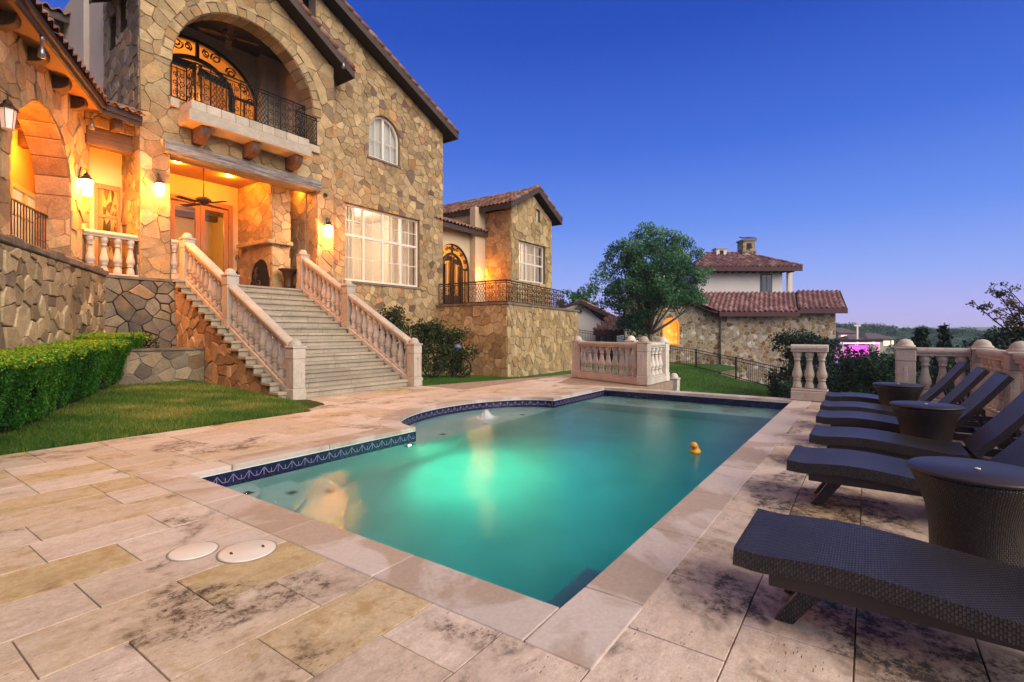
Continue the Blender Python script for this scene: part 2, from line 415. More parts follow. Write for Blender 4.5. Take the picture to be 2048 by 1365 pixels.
def woodmat(name, a, b, axis=(0.6, 9, 9), rough=0.8, bump=0.4):
    t = NT(name); v = t.obj(axis)
    n = t.noise(v, 2.2, 7, 0.7); n2 = t.noise(v, 9.0, 5, 0.7)
    c = t.ramp(t.math('ADD', t.math('MULTIPLY', n, 0.7), t.math('MULTIPLY', n2, 0.3)), [(0.36, a), (0.5, tuple((x + y) / 2 for x, y in zip(a, b))), (0.62, b)])
    t.set(Base_Color=c, Roughness=rough, Normal=t.bump(n, bump, 0.02))
    return t.m
M['beam_grey'] = woodmat('weathered_beam', (0.035, 0.028, 0.027), (0.33, 0.30, 0.285))
M['beam_brown'] = woodmat('brown_beam', (0.045, 0.026, 0.017), (0.16, 0.10, 0.065))
M['corbel'] = woodmat('corbel_wood', (0.05, 0.026, 0.016), (0.13, 0.07, 0.045), (4, 4, 4))
M['ceiling_wood'] = woodmat('ceiling_boards', (0.22, 0.11, 0.05), (0.34, 0.18, 0.08), (0.5, 10, 1), 0.5, 0.2)
M['door_wood'] = woodmat('stained_door_wood', (0.26, 0.12, 0.045), (0.38, 0.19, 0.07), (8, 8, 0.7), 0.45, 0.15)
M['iron'] = plain('black_wrought_iron', (0.018, 0.016, 0.017), 0.45, 0.6, vary=0.3, scale=12)
M['iron_rust'] = plain('dark_iron', (0.05, 0.028, 0.018), 0.6, 0.5, vary=0.3, scale=12)
M['bronze'] = plain('dark_bronze', (0.06, 0.035, 0.022), 0.45, 0.6, vary=0.2)
M['white_frame'] = plain('white_window_frame', (0.66, 0.63, 0.58), 0.45, vary=0.03)
M['blue_frame'] = plain('blue_grey_frame', (0.05, 0.075, 0.085), 0.5)
M['glass'] = glassmat('window_glass')
M['curtain'] = plain('cream_curtain', (0.70, 0.62, 0.50), 0.9, vary=0.05, scale=3)
M['lamp'] = emit('lantern_glow', (1.0, 0.46, 0.11), 110.0)
M['lamp_soft'] = emit('lantern_dim_glow', (1.0, 0.26, 0.09), 0.32)
M['can'] = emit('ceiling_lamp_glow', (1.0, 0.55, 0.18), 30.0)
M['pool_lamp'] = emit('pool_lamp_glow', (0.75, 1.0, 0.85), 40.0)
M['magenta'] = emit('magenta_glow', (0.95, 0.10, 0.72), 0.6, (0.5, 0.1, 0.4))
M['pink_white'] = emit('pink_strip_light', (1.0, 0.42, 0.8), 1.3)
M['far_light'] = emit('far_lit_window', (1.0, 0.60, 0.2), 1.3)
M['bark'] = woodmat('grey_bark', (0.045, 0.035, 0.028), (0.14, 0.115, 0.095), (7, 7, 1.2), 0.9, 0.8)
M['bark_dark'] = woodmat('dark_bark', (0.02, 0.015, 0.012), (0.07, 0.055, 0.045), (7, 7, 1.2), 0.9, 0.8)

def wicker():
    t = NT('dark_woven_resin')
    tc = t.n('ShaderNodeTexCoord'); sp = t.n('ShaderNodeSeparateXYZ', {'Vector': tc.outputs['UV']})
    # rows of oval strands, every other row shifted by half a strand
    A_, B_ = 0.024, 0.0115
    v_ = t.math('DIVIDE', sp.outputs['X'], B_); row = t.math('FLOOR', v_)
    u_ = t.math('ADD', t.math('DIVIDE', sp.outputs['Y'], A_), t.math('MULTIPLY', row, 0.5))
    hu = t.math('ABSOLUTE', t.math('SINE', t.math('MULTIPLY', u_, PI))); hv = t.math('ABSOLUTE', t.math('SINE', t.math('MULTIPLY', v_, PI)))
    h = t.math('POWER', t.math('MULTIPLY', hu, hv), 0.55)
    rn = t.n('ShaderNodeTexWhiteNoise', {'Vector': t.n('ShaderNodeCombineXYZ', {0: t.math('FLOOR', u_), 1: row}).outputs[0]}, noise_dimensions='3D').outputs['Value']
    c = t.mix(t.ramp(h, [(0.25, 0.0), (0.7, 1.0)]), (0.0015, 0.001, 0.001), (0.034, 0.026, 0.024))
    c = t.mix(1.0, c, t.ramp(rn, [(0.0, 0.6), (1.0, 1.35)]), 'MULTIPLY')
    c = t.mix(1.0, c, t.ramp(t.noise(t.obj(), 3, 4), [(0.3, 0.75), (0.7, 1.3)]), 'MULTIPLY')
    t.set(Base_Color=c, Roughness=0.36, Normal=t.bump(t.math('ADD', h, t.math('MULTIPLY', rn, 0.15)), 0.8, 0.004))
    t.b.inputs['Specular IOR Level'].default_value = 0.45
    return t.m
M['wicker'] = wicker()
M['resin'] = plain('dark_resin_frame', (0.022, 0.015, 0.015), 0.4, vary=0.15)
M['table_top'] = plain('dark_table_top', (0.026, 0.018, 0.018), 0.42, vary=0.12, bump=0.15, bscale=120)
M['white_plastic'] = plain('pale_plastic', (0.66, 0.60, 0.54), 0.5, vary=0.05)
M['navy_tile'] = plain('navy_glazed_tile', (0.006, 0.006, 0.040), 0.16, vary=0.35, scale=14, spec=0.6)
M['tile_line'] = plain('pale_tile_line', (0.22, 0.18, 0.30), 0.25, vary=0.1)
M['plaster'] = plain('pool_plaster', (0.74, 0.86, 0.85), 0.8, vary=0.12, scale=1.6)
M['spot_tile'] = plain('dark_step_tile', (0.012, 0.016, 0.022), 0.3)
M['duck'] = plain('orange_yellow_plastic', (0.72, 0.34, 0.03), 0.4, vary=0.1)
M['white_foam'] = plain('white_foam', (0.80, 0.80, 0.80), 0.5, vary=0.08, scale=30)
M['rubber'] = plain('black_rubber', (0.015, 0.015, 0.016), 0.6)
M['steel'] = plain('brushed_steel', (0.35, 0.36, 0.38), 0.35, 0.9)
M['helmet'] = plain('blue_helmet', (0.12, 0.14, 0.28), 0.35)
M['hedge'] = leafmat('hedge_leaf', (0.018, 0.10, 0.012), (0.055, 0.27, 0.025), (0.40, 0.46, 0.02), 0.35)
M['oak'] = leafmat('oak_leaf', (0.018, 0.075, 0.04), (0.06, 0.19, 0.085), (0.22, 0.38, 0.19), 0.4)
M['juniper'] = leafmat('juniper_leaf', (0.008, 0.026, 0.016), (0.017, 0.052, 0.028), (0.045, 0.095, 0.05))
M['shrub'] = leafmat('shrub_leaf', (0.010, 0.022, 0.008), (0.028, 0.052, 0.016), (0.07, 0.10, 0.035))
M['wood'] = leafmat('wooded_leaf', (0.018, 0.05, 0.04), (0.04, 0.10, 0.07), (0.09, 0.17, 0.11))
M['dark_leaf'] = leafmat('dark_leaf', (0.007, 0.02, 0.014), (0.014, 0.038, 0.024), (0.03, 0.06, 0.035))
M['golden_lit_leaf'] = leafmat('golden_lit_leaf', (0.02, 0.025, 0.012), (0.08, 0.06, 0.022), (0.26, 0.19, 0.07))  # golden tones stand for light caught by the upper leaves
M['grass'] = leafmat('grass_blade', (0.03, 0.11, 0.018), (0.12, 0.22, 0.022), (0.44, 0.33, 0.10), 0.3)
def groundmat(name, cols, scale=0.8):
    t = NT(name); v = t.obj()
    n = t.math('ADD', t.math('MULTIPLY', t.noise(v, scale, 6, 0.7), 0.65), t.math('MULTIPLY', t.noise(v, 25, 5, 0.7), 0.35))
    t.set(Base_Color=t.ramp(n, cols), Roughness=0.95, Normal=t.bump(t.noise(v, 60, 4), 0.8, 0.02))
    t.b.inputs['Specular IOR Level'].default_value = 0.1
    return t.m
M['soil'] = groundmat('lawn_soil', [(0.35, (0.030, 0.052, 0.014)), (0.5, (0.05, 0.075, 0.02)), (0.65, (0.12, 0.10, 0.045))])
M['lawn_far'] = groundmat('mown_lawn', [(0.35, (0.035, 0.10, 0.02)), (0.5, (0.05, 0.13, 0.026)), (0.65, (0.085, 0.14, 0.035))])
M['scrub'] = groundmat('scrub_ground', [(0.35, (0.016, 0.042, 0.03)), (0.5, (0.028, 0.06, 0.04)), (0.65, (0.045, 0.07, 0.045))], 0.1)
M['hill'] = groundmat('wooded_hill', [(0.35, (0.02, 0.055, 0.045)), (0.5, (0.035, 0.08, 0.06)), (0.65, (0.05, 0.10, 0.07))], 0.03)
# ------------------------------------------------------------------ ground, deck, pool
CT0, ST0 = math.cos(math.atan2(713.0, 1010.0)), math.sin(math.atan2(713.0, 1010.0))
def lawn_left_z(x, y):
    return 0.0 + 0.047 * max(0.0, y - 8.07) * min(1.0, max(0.0, (6.3 - x) / 0.9))
def lawn_right_z(x, y):
    a = -0.35 - 0.025 * (x - 14) + 0.13 * (min(y, 9.0) - 9.0)
    if y > 8.3:
        b = -0.33 * max(0.0, min(1.0, (x - 9.3) / 7.0))
        w = max(0.0, min(1.0, (x - 13.0) / 4.0))
        return b * (1 - w) + a * w
    return a

def grid_sheet(name, xs, ys, fz, mat, keep=None):
    mb = MB(); nx, ny = len(xs), len(ys)
    v = [(x, y, fz(x, y)) for x in xs for y in ys]
    f = []
    for i in range(nx - 1):
        for j in range(ny - 1):
            if keep is None or keep((xs[i] + xs[i + 1]) / 2, (ys[j] + ys[j + 1]) / 2):
                f.append((i * ny + j, (i + 1) * ny + j, (i + 1) * ny + j + 1, i * ny + j + 1))
    mb.add(v, f, 0, True)
    return tag(mb.build(name, mat), kind='structure')

def lin(a, b, n): return [a + (b - a) * i / (n - 1) for i in range(n)]

def terrain_z(x, y):
    if x < 13.2 and y > -2.6: return -2.2
    z = -1.2 if y > 0 else -1.2
    zz = lawn_right_z(x, y) - 0.35 if y > 1.5 else lawn_right_z(x, 1.5) - 0.35 - 0.32 * (1.5 - y)
    if x > 30: zz -= 0.07 * (x - 30)
    if x < 13.2 and y <= -2.6: zz = -2.2 - 0.3 * (-2.6 - y)
    if y > 12 and x < 40: zz = -1.2
    zz += 0.25 * math.sin(x * 0.21) * math.cos(y * 0.17)
    return max(zz, -9.0)
xs = sorted(set([round(v, 2) for v in lin(-80, 200, 113)])); ys = [round(v, 2) for v in lin(-140, 140, 113)]
def terr2(x, y):
    z = terrain_z(x, y)
    d = max(abs(x - 60) - 90, abs(y) - 100, 0)
    return z
grid_sheet('ground', [-2500, -900, -300] + xs + [320, 700, 1500, 3500], [-3500, -1500, -600, -250] + ys + [250, 600, 1500, 3000],
           lambda x, y: terr2(x, y) if (-80 <= x <= 200 and -140 <= y <= 140) else -9.5, M['scrub'])
grid_sheet('lawn', lin(-9, 6.3, 40), lin(8.0, 15.2, 26), lambda x, y: lawn_left_z(x, y) - 0.012, M['soil'])
LR = [(9.3, 9.62), (13.16, 8.62), (15.9, 8.0), (19, 7.6), (26, 9), (30, 16), (9.3, 16)]
grid_sheet('grass_terrace', lin(9.3, 40, 62), lin(7.4, 22, 36), lambda x, y: lawn_right_z(x, y) - 0.012, M['lawn_far'],
           keep=lambda x, y: (x > 13.8 or y > 9.5 - 0.24 * (x - 9.45)))
grid_sheet('lawn_slope', lin(12.1, 38, 60), lin(0.4, 13, 40), lambda x, y: lawn_right_z(x, y) - 0.004, M['lawn_far'], keep=lambda x, y: not (x < 15.5 and y > 4.6) and (CT0 * x + ST0 * y) < float(np.interp(ST0 * x - CT0 * y, [4.95, 7.5, 9.65, 11.62, 12.2, 13.15, 13.7, 14.6, 15.8], [38, 36.6, 34, 31.9, 27.5, 24.7, 22.2, 20.0, 18.6])))

PX0, PX1, PY0, PY1 = 2.23, 11.75, 1.27, 5.45
EC, EA, EB = (7.26, 5.45), 2.0, 1.25
def ell(a, da=0.0):
    return (EC[0] + (EA + da) * math.cos(a), EC[1] + (EB + da) * math.sin(a))
NARC = 36
def pool_outline(d=0.0):
    pts = [(PX0 - d, PY0 - d), (PX1 + d, PY0 - d), (PX1 + d, PY1 + d)]
    for i in range(NARC + 1):
        p = ell(PI * i / NARC, d)
        if p[1] >= PY1 + d - 1e-6 or d == 0: pts.append((p[0], max(p[1], PY1 + d)))
    pts.append((PX0 - d, PY1 + d))
    return pts

def clip(poly, a, b, c):
    """keep a*x+b*y<=c"""
    out = []
    n = len(poly)
    for i in range(n):
        p, q = poly[i], poly[(i + 1) % n]
        dp, dq = a * p[0] + b * p[1] - c, a * q[0] + b * q[1] - c
        if dp <= 0: out.append(p)
        if (dp < 0 < dq) or (dq < 0 < dp):
            t = dp / (dp - dq); out.append((p[0] + (q[0] - p[0]) * t, p[1] + (q[1] - p[1]) * t))
    return out
def clip_convex(poly, conv):
    n = len(conv)
    for i in range(n):
        (x0, y0), (x1, y1) = conv[i], conv[(i + 1) % n]
        a, b = (y1 - y0), -(x1 - x0)
        poly = clip(poly, a, b, a * x0 + b * y0)
        if len(poly) < 3: return []
    return poly
def area(p): return 0.5 * sum(p[i][0] * p[(i + 1) % len(p)][1] - p[(i + 1) % len(p)][0] * p[i][1] for i in range(len(p)))
def push_out(poly):
    a, b = EA + 0.17, EB + 0.17
    def ins(p): return ((p[0] - EC[0]) / a) ** 2 + ((p[1] - EC[1]) / b) ** 2 < 1 and p[1] > 5.2
    dense = []
    for i in range(len(poly)):
        p, q = poly[i], poly[(i + 1) % len(poly)]
        n = max(2, int(math.hypot(q[0] - p[0], q[1] - p[1]) / 0.04))
        dense += [(p[0] + (q[0] - p[0]) * k / n, p[1] + (q[1] - p[1]) * k / n) for k in range(n)]
    k = sum(ins(p) for p in dense)
    if k == 0: return poly
    if k == len(dense): return []
    out = []
    for p in dense:
        if ins(p):
            dx, dy = (p[0] - EC[0]) / a, (p[1] - EC[1]) / b
            r = max(1e-6, math.hypot(dx, dy)); p = (EC[0] + a * dx / r, EC[1] + b * dy / r)
        out.append(p)
    return out
REG = [[(-4.5, -2.0), (12.1, -2.0), (12.1, 8.07), (-4.5, 8.07)],
       [(5.25, 8.07), (13.9, 8.07), (13.16, 8.62), (9.4, 9.62), (9.4, 9.9), (5.85, 9.9)],
       [(12.1, 4.62), (14.75, 4.66), (14.75, 6.2), (14.2, 7.62), (15.9, 8.07), (12.1, 8.07)]]
ROW = 0.448; Y00 = 0.05
SEEN = {0: (1.9, 4.3, [1.96, 2.62, 3.28, 3.95]), 1: (1.9, 4.3, [1.62, 2.28, 2.93, 3.595, 4.25]), -1: (1.9, 4.3, [2.3, 2.966, 3.63, 4.29]), 2: (0.4, 1.9, [0.56, 1.22, 1.9]), 3: (0.4, 1.9, [0.88, 1.559]), 4: (0.4, 1.9, [0.55, 1.216]),
        5: (0.4, 1.9, [0.866, 1.55]), 6: (0.3, 1.9, [0.564, 1.234]), 7: (0.3, 1.9, [0.22, 0.893]), 8: (0.3, 1.9, [0.56, 1.22]), 9: (0.3, 1.9, [0.88, 1.55]), 10: (0.3, 1.9, [0.22, 0.95]), 11: (0.3, 1.9, [0.6, 1.54])}
TONE = {(6, 1.234): 0.95, (4, 1.216): 0.80, (8, 0.56): 0.9, (5, 0.866): 0.62, (7, 0.893): 0.3, (6, 0.564): 0.58, (9, 0.88): 0.1, (9, 1.55): 0.45, (3, 0.88): 0.22, (2, 1.22): 0.12, (3, 1.559): 0.4, (1, 2.28): 0.05, (0, 2.62): 0.55, (1, 2.93): 0.3, (-1, 2.966): 0.15, (0, 1.96): 0.42, (5, 1.55): 0.25, (10, 0.95): 0.7, (11, 0.6): 0.66}
dk = MB()
prng = random.Random(5)
def put_paver(poly, z, tint):
    if len(poly) < 3 or abs(area(poly)) < 0.004: return
    if area(poly) < 0: poly = poly[::-1]
    xs_, ys_ = [p[0] for p in poly], [p[1] for p in poly]
    cx, cy = (min(xs_) + max(xs_)) / 2, (min(ys_) + max(ys_)) / 2
    hw, hh = (max(xs_) - min(xs_)) / 2, (max(ys_) - min(ys_)) / 2
    def ring(j): return [(cx + (p[0] - cx) * max(0.2, 1 - j / hw), cy + (p[1] - cy) * max(0.2, 1 - j / hh)) for p in poly]
    n = len(poly); ra, rb, rc = ring(0.0028), ring(0.0032), ring(0.0055)
    v = [(x, y, -0.03) for x, y in ra] + [(x, y, z - 0.002) for x, y in rb] + [(x, y, z) for x, y in rc]
    f = [(i, (i + 1) % n, n + (i + 1) % n, n + i) for i in range(n)] + [(n + i, n + (i + 1) % n, 2 * n + (i + 1) % n, 2 * n + i) for i in range(n)] + [tuple(range(2 * n, 3 * n))]
    dk.add(v, f, 0, False, tint)
k = -5
while Y00 + k * ROW < 10.0:
    y0 = Y00 + k * ROW; y1 = y0 + ROW
    cuts = [-4.6 + prng.uniform(0, 0.5)]
    while cuts[-1] < 16:
        cuts.append(cuts[-1] + prng.choice([0.333, 0.666, 0.666, 0.666, 0.999, 0.666]))
    # line the joints up with a third-of-a-metre module
    cuts = [round((c - 0.885) / 0.333) * 0.333 + 0.885 for c in cuts]
    cuts = sorted(set(cuts))
    if k in SEEN:
        lo, hi, js = SEEN[k]
        cuts = sorted([c for c in cuts if c < lo - 0.25 or c > hi + 0.25] + js)
    if y1 > 0.95 and y0 < 5.8:
        cuts = sorted(set([c for c in cuts if abs(c - 1.9) > 0.2 and abs(c - 12.1) > 0.2] + [1.9, 12.1]))
    for x0, x1 in zip(cuts[:-1], cuts[1:]):
        tint = TONE.get((k, x0), prng.random() * 0.86); dz = prng.uniform(-0.0015, 0.0015)
        if y0 < 0.0 or (x0 > 4 and y0 < 0.9): tint = tint * 0.9
        for reg in REG:
            q = clip_convex([(x0, y0), (x1, y0), (x1, y1), (x0, y1)], reg)
            if len(q) < 3: continue
            H = (2.06, 11.92, 1.12, 5.6)
            if x1 > H[0] and x0 < H[1] and y1 > H[2] and y0 < H[3]:
                ps = [clip(q, 0, 1, H[2]), clip(q, 0, -1, -H[3])]
                mid = clip(clip(q, 0, -1, -H[2]), 0, 1, H[3])
                if len(mid) >= 3: ps += [clip(mid, 1, 0, H[0]), clip(mid, -1, 0, -H[1])]
            else: ps = [q]
            for pp in ps:
                if len(pp) < 3: continue
                pp = push_out(pp)
                put_paver(pp, dz, tint)
    k += 1
deck = dk.build('pool_deck', M['paver']); tag(deck, kind='structure')
jb = MB()
outer = [(-4.5, -2.0), (12.1, -2.0), (12.1, 4.62), (14.75, 4.66), (14.75, 6.2), (14.2, 7.62), (15.9, 8.07), (13.16, 8.62), (9.4, 9.62), (9.4, 9.9), (5.85, 9.9), (5.25, 8.07), (-4.5, 8.07)]
jb.plate(outer, [pool_outline(0.05)[::-1]], lambda x, y: (x, y, -0.012), (0, 0, -0.25))
tag(jb.build('deck_base', M['joint']), kind='structure')

# coping stones round the basin
cp = MB()
def cop(poly, z1=0.008):
    if area(poly) < 0: poly = poly[::-1]
    cp.prism(poly, -0.055, z1, 0, prng.random())
def run(a, b, w0, w1, horiz):
    n = max(1, round(abs(b - a) / 0.98)); g = 0.003
    for i in range(n):
        u0, u1 = a + (b - a) * i / n + g, a + (b - a) * (i + 1) / n - g
        cop([(u0, w0), (u1, w0), (u1, w1), (u0, w1)] if horiz else [(w0, u0), (w1, u0), (w1, u1), (w0, u1)])
CW = 0.335
cop([(PX0 - CW, PY0 - CW), (PX0 + 0.26, PY0 - CW), (PX0 + 0.26, PY0), (PX0, PY0), (PX0, PY0 + 0.0), (PX0 - CW, PY0 + 0.0)])
run(PX0 + 0.266, PX1, PY0 - CW, PY0, True)
cop([(PX1, PY0 - CW), (PX1 + CW, PY0 - CW), (PX1 + CW, PY0), (PX1, PY0)])
run(PY0 + 0.006, PY1, PX0 - CW, PX0, False)
run(PY0 + 0.006, PY1, PX1, PX1 + CW, False)
cop([(PX0 - CW, PY1), (PX0, PY1), (PX0 + 0.4, PY1), (PX0 + 0.4, PY1 + CW), (PX0 - CW, PY1 + CW)])
a_end = math.asin(CW / (EB + CW)); xe = EC[0] - (EA + CW) * math.cos(a_end)
run(PX0 + 0.406, xe, PY1, PY1 + CW, True)
xr = EC[0] + (EA + CW) * math.cos(a_end)
run(xr, PX1 - 0.3, PY1, PY1 + CW, True)
cop([(PX1 - 0.294, PY1), (PX1 + CW, PY1), (PX1 + CW, PY1 + CW), (PX1 - 0.294, PY1 + CW)])
NS = 8
for i in range(NS):
    a0, a1 = PI * i / NS, PI * (i + 1) / NS
    inn = [ell(a0 + (a1 - a0) * j / 8 + (0.0015 if j == 0 else -0.0015 if j == 8 else 0)) for j in range(9)]
    o0, o1 = max(a0, a_end), min(a1, PI - a_end)
    out = [ell(o0 + (o1 - o0) * j / 8, CW) for j in range(9)]
    out = [(x, max(y, PY1 + CW)) for x, y in out]
    inn = [(x, max(y, PY1)) for x, y in inn]
    if i == 0: inn = [(xr, PY1)] + inn
    if i == NS - 1: inn = inn + [(xe, PY1)]
    cop(inn + out[::-1])
tag(cp.build('pool_coping', M['coping'], bevel=0.007, seg=2), kind='structure')

# basin: walls, floor, shelf, bench, tile band
WZ, FZ = -0.20, -1.35
ol = pool_outline()
pb = MB()
n = len(ol)
v = [(x, y, -0.05) for x, y in ol] + [(x, y, FZ) for x, y in ol]
pb.add(v, [(i, n + i, n + (i + 1) % n, (i + 1) % n) for i in range(n)])
pb.add([(1.9, 0.9, FZ), (12.1, 0.9, FZ), (12.1, 7.2, FZ), (1.9, 7.2, FZ)], [(0, 1, 2, 3)])
arc = [ell(PI * i / NARC) for i in range(NARC + 1)]
pb.prism([(x, max(y, PY1 - 0.02) if 0 < i < NARC else PY1) for i, (x, y) in enumerate(arc)], FZ, -0.40)   # tanning ledge in the bay
pb.prism([(10.7, PY0), (PX1, PY0), (PX1, PY1), (10.7, PY1)], FZ, -0.45)                                    # shelf along the far end
for r, z in ((0.62, -0.36), (1.05, -0.58), (1.45, -0.80)):                                                 # rounded entry steps in the corner
    pts = [(PX0, PY1)] + [(PX0 + r * math.cos(-PI / 2 * i / 14) * 1.0, PY1 + r * math.sin(-PI / 2 * i / 14)) for i in range(15)]
    pb.prism(pts[::-1], FZ, z)
tag(pb.build('pool_basin', M['plaster']), kind='structure')
bn = MB(); bn.prism([(2.235, PY0 + 0.004), (3.35, PY0 + 0.004), (3.35, PY0 + 0.42), (2.235, PY0 + 0.42)], FZ + 0.004, -0.50)
tag(bn.build('pool_bench', plain('darkened_bench', (0.22, 0.33, 0.40), 0.7)), kind='structure')  # dark bench colour stands for shade against the glowing water
tb = MB()
ti = pool_outline(-0.004)
def inset_outline(d):
    pts = [(PX0 + d, PY0 + d), (PX1 - d, PY0 + d), (PX1 - d, PY1 - d), (EC[0] + EA - d, PY1 - d)]
    for i in range(1, NARC):
        x, y = ell(PI * i / NARC, -d)
        pts.append((x, max(y, PY1 - d)))
    pts += [(EC[0] - EA + d, PY1 - d), (PX0 + d, PY1 - d)]
    return pts
ti = inset_outline(0.004); n = len(ti)
v = [(x, y, -0.056) for x, y in ti] + [(x, y, -0.23) for x, y in ti]
tb.add(v, [(i, n + i, n + (i + 1) % n, (i + 1) % n) for i in range(n)])
# zigzag motif laid in thin pale lines
path = inset_outline(0.0075)[2:]
pts = []
for (x0, y0), (x1, y1) in zip(path[:-1], path[1:]):
    m = max(1, int(math.hypot(x1 - x0, y1 - y0) / 0.01))
    pts += [(x0 + (x1 - x0) * j / m, y0 + (y1 - y0) * j / m) for j in range(m)]
acc = [0.0]
for a, b in zip(pts[:-1], pts[1:]): acc.append(acc[-1] + math.hypot(b[0] - a[0], b[1] - a[1]))
acc = np.array(acc); pa = np.array(pts)
def at_s(s): return (float(np.interp(s, acc, pa[:, 0])), float(np.interp(s, acc, pa[:, 1])))
def seg(s0, z0, s1, z1, w=0.0035):
    (xa, ya), (xb, yb) = at_s(s0), at_s(s1)
    L = math.hypot(s1 - s0, z1 - z0); ns, nz = -(z1 - z0) / L * w, (s1 - s0) / L * w
    q = [at_s(s0 + ns) + (z0 + nz,), at_s(s1 + ns) + (z1 + nz,), at_s(s1 - ns) + (z1 - nz,), at_s(s0 - ns) + (z0 - nz,)]
    tb.add(q, [(0, 1, 2, 3)], 1)
s = 0.05; P = 0.165; zt, zb = -0.085, -0.155
while s + P < acc[-1] - 0.02:
    seg(s, zt, s + P * 0.32, zb); seg(s + P * 0.32, zb, s + P * 0.66, zb); seg(s + P * 0.66, zb, s + P * 0.98, zt)
    seg(s, zt, s, zb - 0.012); seg(s + P * 0.49, zb, s + P * 0.49, zb + 0.045)
    s += P
tag(tb.build('waterline_tiles', [M['navy_tile'], M['tile_line']]), kind='structure')
sp = MB()
for r, z, angs in ((0.50, -0.355, (0.35,)), (0.92, -0.575, (0.3, 0.85)), (1.32, -0.795, (0.25, 0.8))):
    for a in angs:
        x, y = PX0 + r * math.cos(-PI / 2 * a), PY1 + r * math.sin(-PI / 2 * a)
        sp.obox((x, y, z + 0.003), (1, 0.2, 0), (-0.2, 1, 0), (0, 0, 1), 0.05, 0.05, 0.004)
for x, y in ((6.0, 5.6), (8.3, 5.6), (7.1, 5.6)):
    sp.obox((x, y, -0.395), (1, 0.2, 0), (-0.2, 1, 0), (0, 0, 1), 0.045, 0.045, 0.004)
tag(sp.build('pool_step_markers', M['spot_tile']), kind='structure')
for i, (y, lab) in enumerate(((4.35, 'leftmost of three pale round discs on the underwater shelf'), (3.25, 'middle one of three pale round discs on the underwater shelf'), (2.25, 'rightmost of three pale round discs on the underwater shelf'))):
    m = MB(); m.lathe([(0.30, 0.0), (0.30, 0.03), (0.27, 0.045), (0.0001, 0.048)], (11.3, y, -0.45), 28)
    tag(m.build('pool_stool', M['cast_pale']), lab, 'pool stool', 'round discs on the underwater shelf')

# water
t = NT('pool_water'); v = t.obj()
big = t.noise(v, 4.0, 3, 0.5); sm = t.noise(t.obj((1, 1.4, 1)), 24.0, 4, 0.6)
h = t.math('ADD', t.math('MULTIPLY', big, 0.30), t.math('MULTIPLY', sm, 0.55))
nb = t.bump(h, 0.22, 0.03)
tr = t.n('ShaderNodeBsdfRefraction', {'Color': (0.96, 1.0, 0.99), 'IOR': 1.333, 'Roughness': 0.02, 'Normal': nb})
gl = t.n('ShaderNodeBsdfGlossy', {'Roughness': 0.05, 'Normal': nb})
fr = t.n('ShaderNodeFresnel', {'IOR': 1.333, 'Normal': nb})
mx = t.n('ShaderNodeMixShader', {0: fr.outputs[0], 1: tr.outputs[0], 2: gl.outputs[0]})
t.t.links.new(mx.outputs[0], t.o.inputs['Surface'])
vs = t.n('ShaderNodeVolumeScatter', {'Color': (0.35, 0.96, 0.90), 'Density': 0.055, 'Anisotropy': 0.0})
va = t.n('ShaderNodeVolumeAbsorption', {'Color': (0.02, 0.70, 0.74), 'Density': 0.85})
ad = t.n('ShaderNodeAddShader'); t.put(ad.inputs[0], vs.outputs[0]); t.put(ad.inputs[1], va.outputs[0])
t.t.links.new(ad.outputs[0], t.o.inputs['Volume'])
w = MB(); w.prism(pool_outline(0.012), -1.7, WZ)
water = tag(w.build('pool_water', t.m), kind='structure')
# ------------------------------------------------------------------ rubble facing built stone by stone
def stonemat(name, palette, fine=0.24, lichen=0.0, rough=0.88):
    t = NT(name); v = t.obj(); a = t.attr()
    base = t.ramp(a, palette, 'CONSTANT')
    off = t.n('ShaderNodeCombineXYZ', {0: t.math('MULTIPLY', a, 61.0), 1: t.math('MULTIPLY', a, 23.0), 2: t.math('MULTIPLY', a, 47.0)})
    p = t.n('ShaderNodeVectorMath', {0: v, 1: off.outputs[0]}, operation='ADD').outputs[0]
    n1 = t.noise(p, 3.2, 7, 0.68); n2 = t.noise(p, 28.0, 6, 0.65); n0 = t.noise(p, 1.1, 2)
    hue = t.math('FRACT', t.math('MULTIPLY', a, 173.0))
    c = t.mix(1.0, base, t.ramp(hue, [(0.0, 0.74), (1.0, 1.24)]), 'MULTIPLY')
    c = t.mix(1.0, c, t.ramp(n1, [(0.28, 0.64), (0.5, 1.0), (0.72, 1.26)]), 'MULTIPLY')
    c = t.mix(1.0, c, t.ramp(n2, [(0.3, 1 - fine), (0.7, 1 + fine * 0.8)]), 'MULTIPLY')
    c = t.mix(t.ramp(n0, [(0.55, 0.0), (0.7, 0.35)]), c, (0.40, 0.235, 0.10))
    if lichen > 0:
        k = t.ramp(t.math('ADD', t.math('MULTIPLY', t.noise(v, 0.7, 4, 0.6), 0.6), t.math('MULTIPLY', n1, 0.4)), [(0.50, 0.0), (0.62, lichen)])
        c = t.mix(k, c, (0.045, 0.042, 0.036))
    t.set(Base_Color=c, Roughness=rough)
    t.b.inputs['Specular IOR Level'].default_value = 0.25
    t.set(Normal=t.bump(t.math('ADD', t.math('MULTIPLY', n1, 1.0), t.math('MULTIPLY', n2, 0.35)), 0.7, 0.03))
    return t.m
def mortarmat(name, col):
    t = NT(name); v = t.obj(); n = t.noise(v, 18, 6, 0.7)
    t.set(Base_Color=t.mix(1.0, tuple(col), t.ramp(n, [(0.3, 0.6), (0.7, 1.25)]), 'MULTIPLY'), Roughness=0.95, Normal=t.bump(n, 0.8, 0.02))
    t.b.inputs['Specular IOR Level'].default_value = 0.1
    return t.m

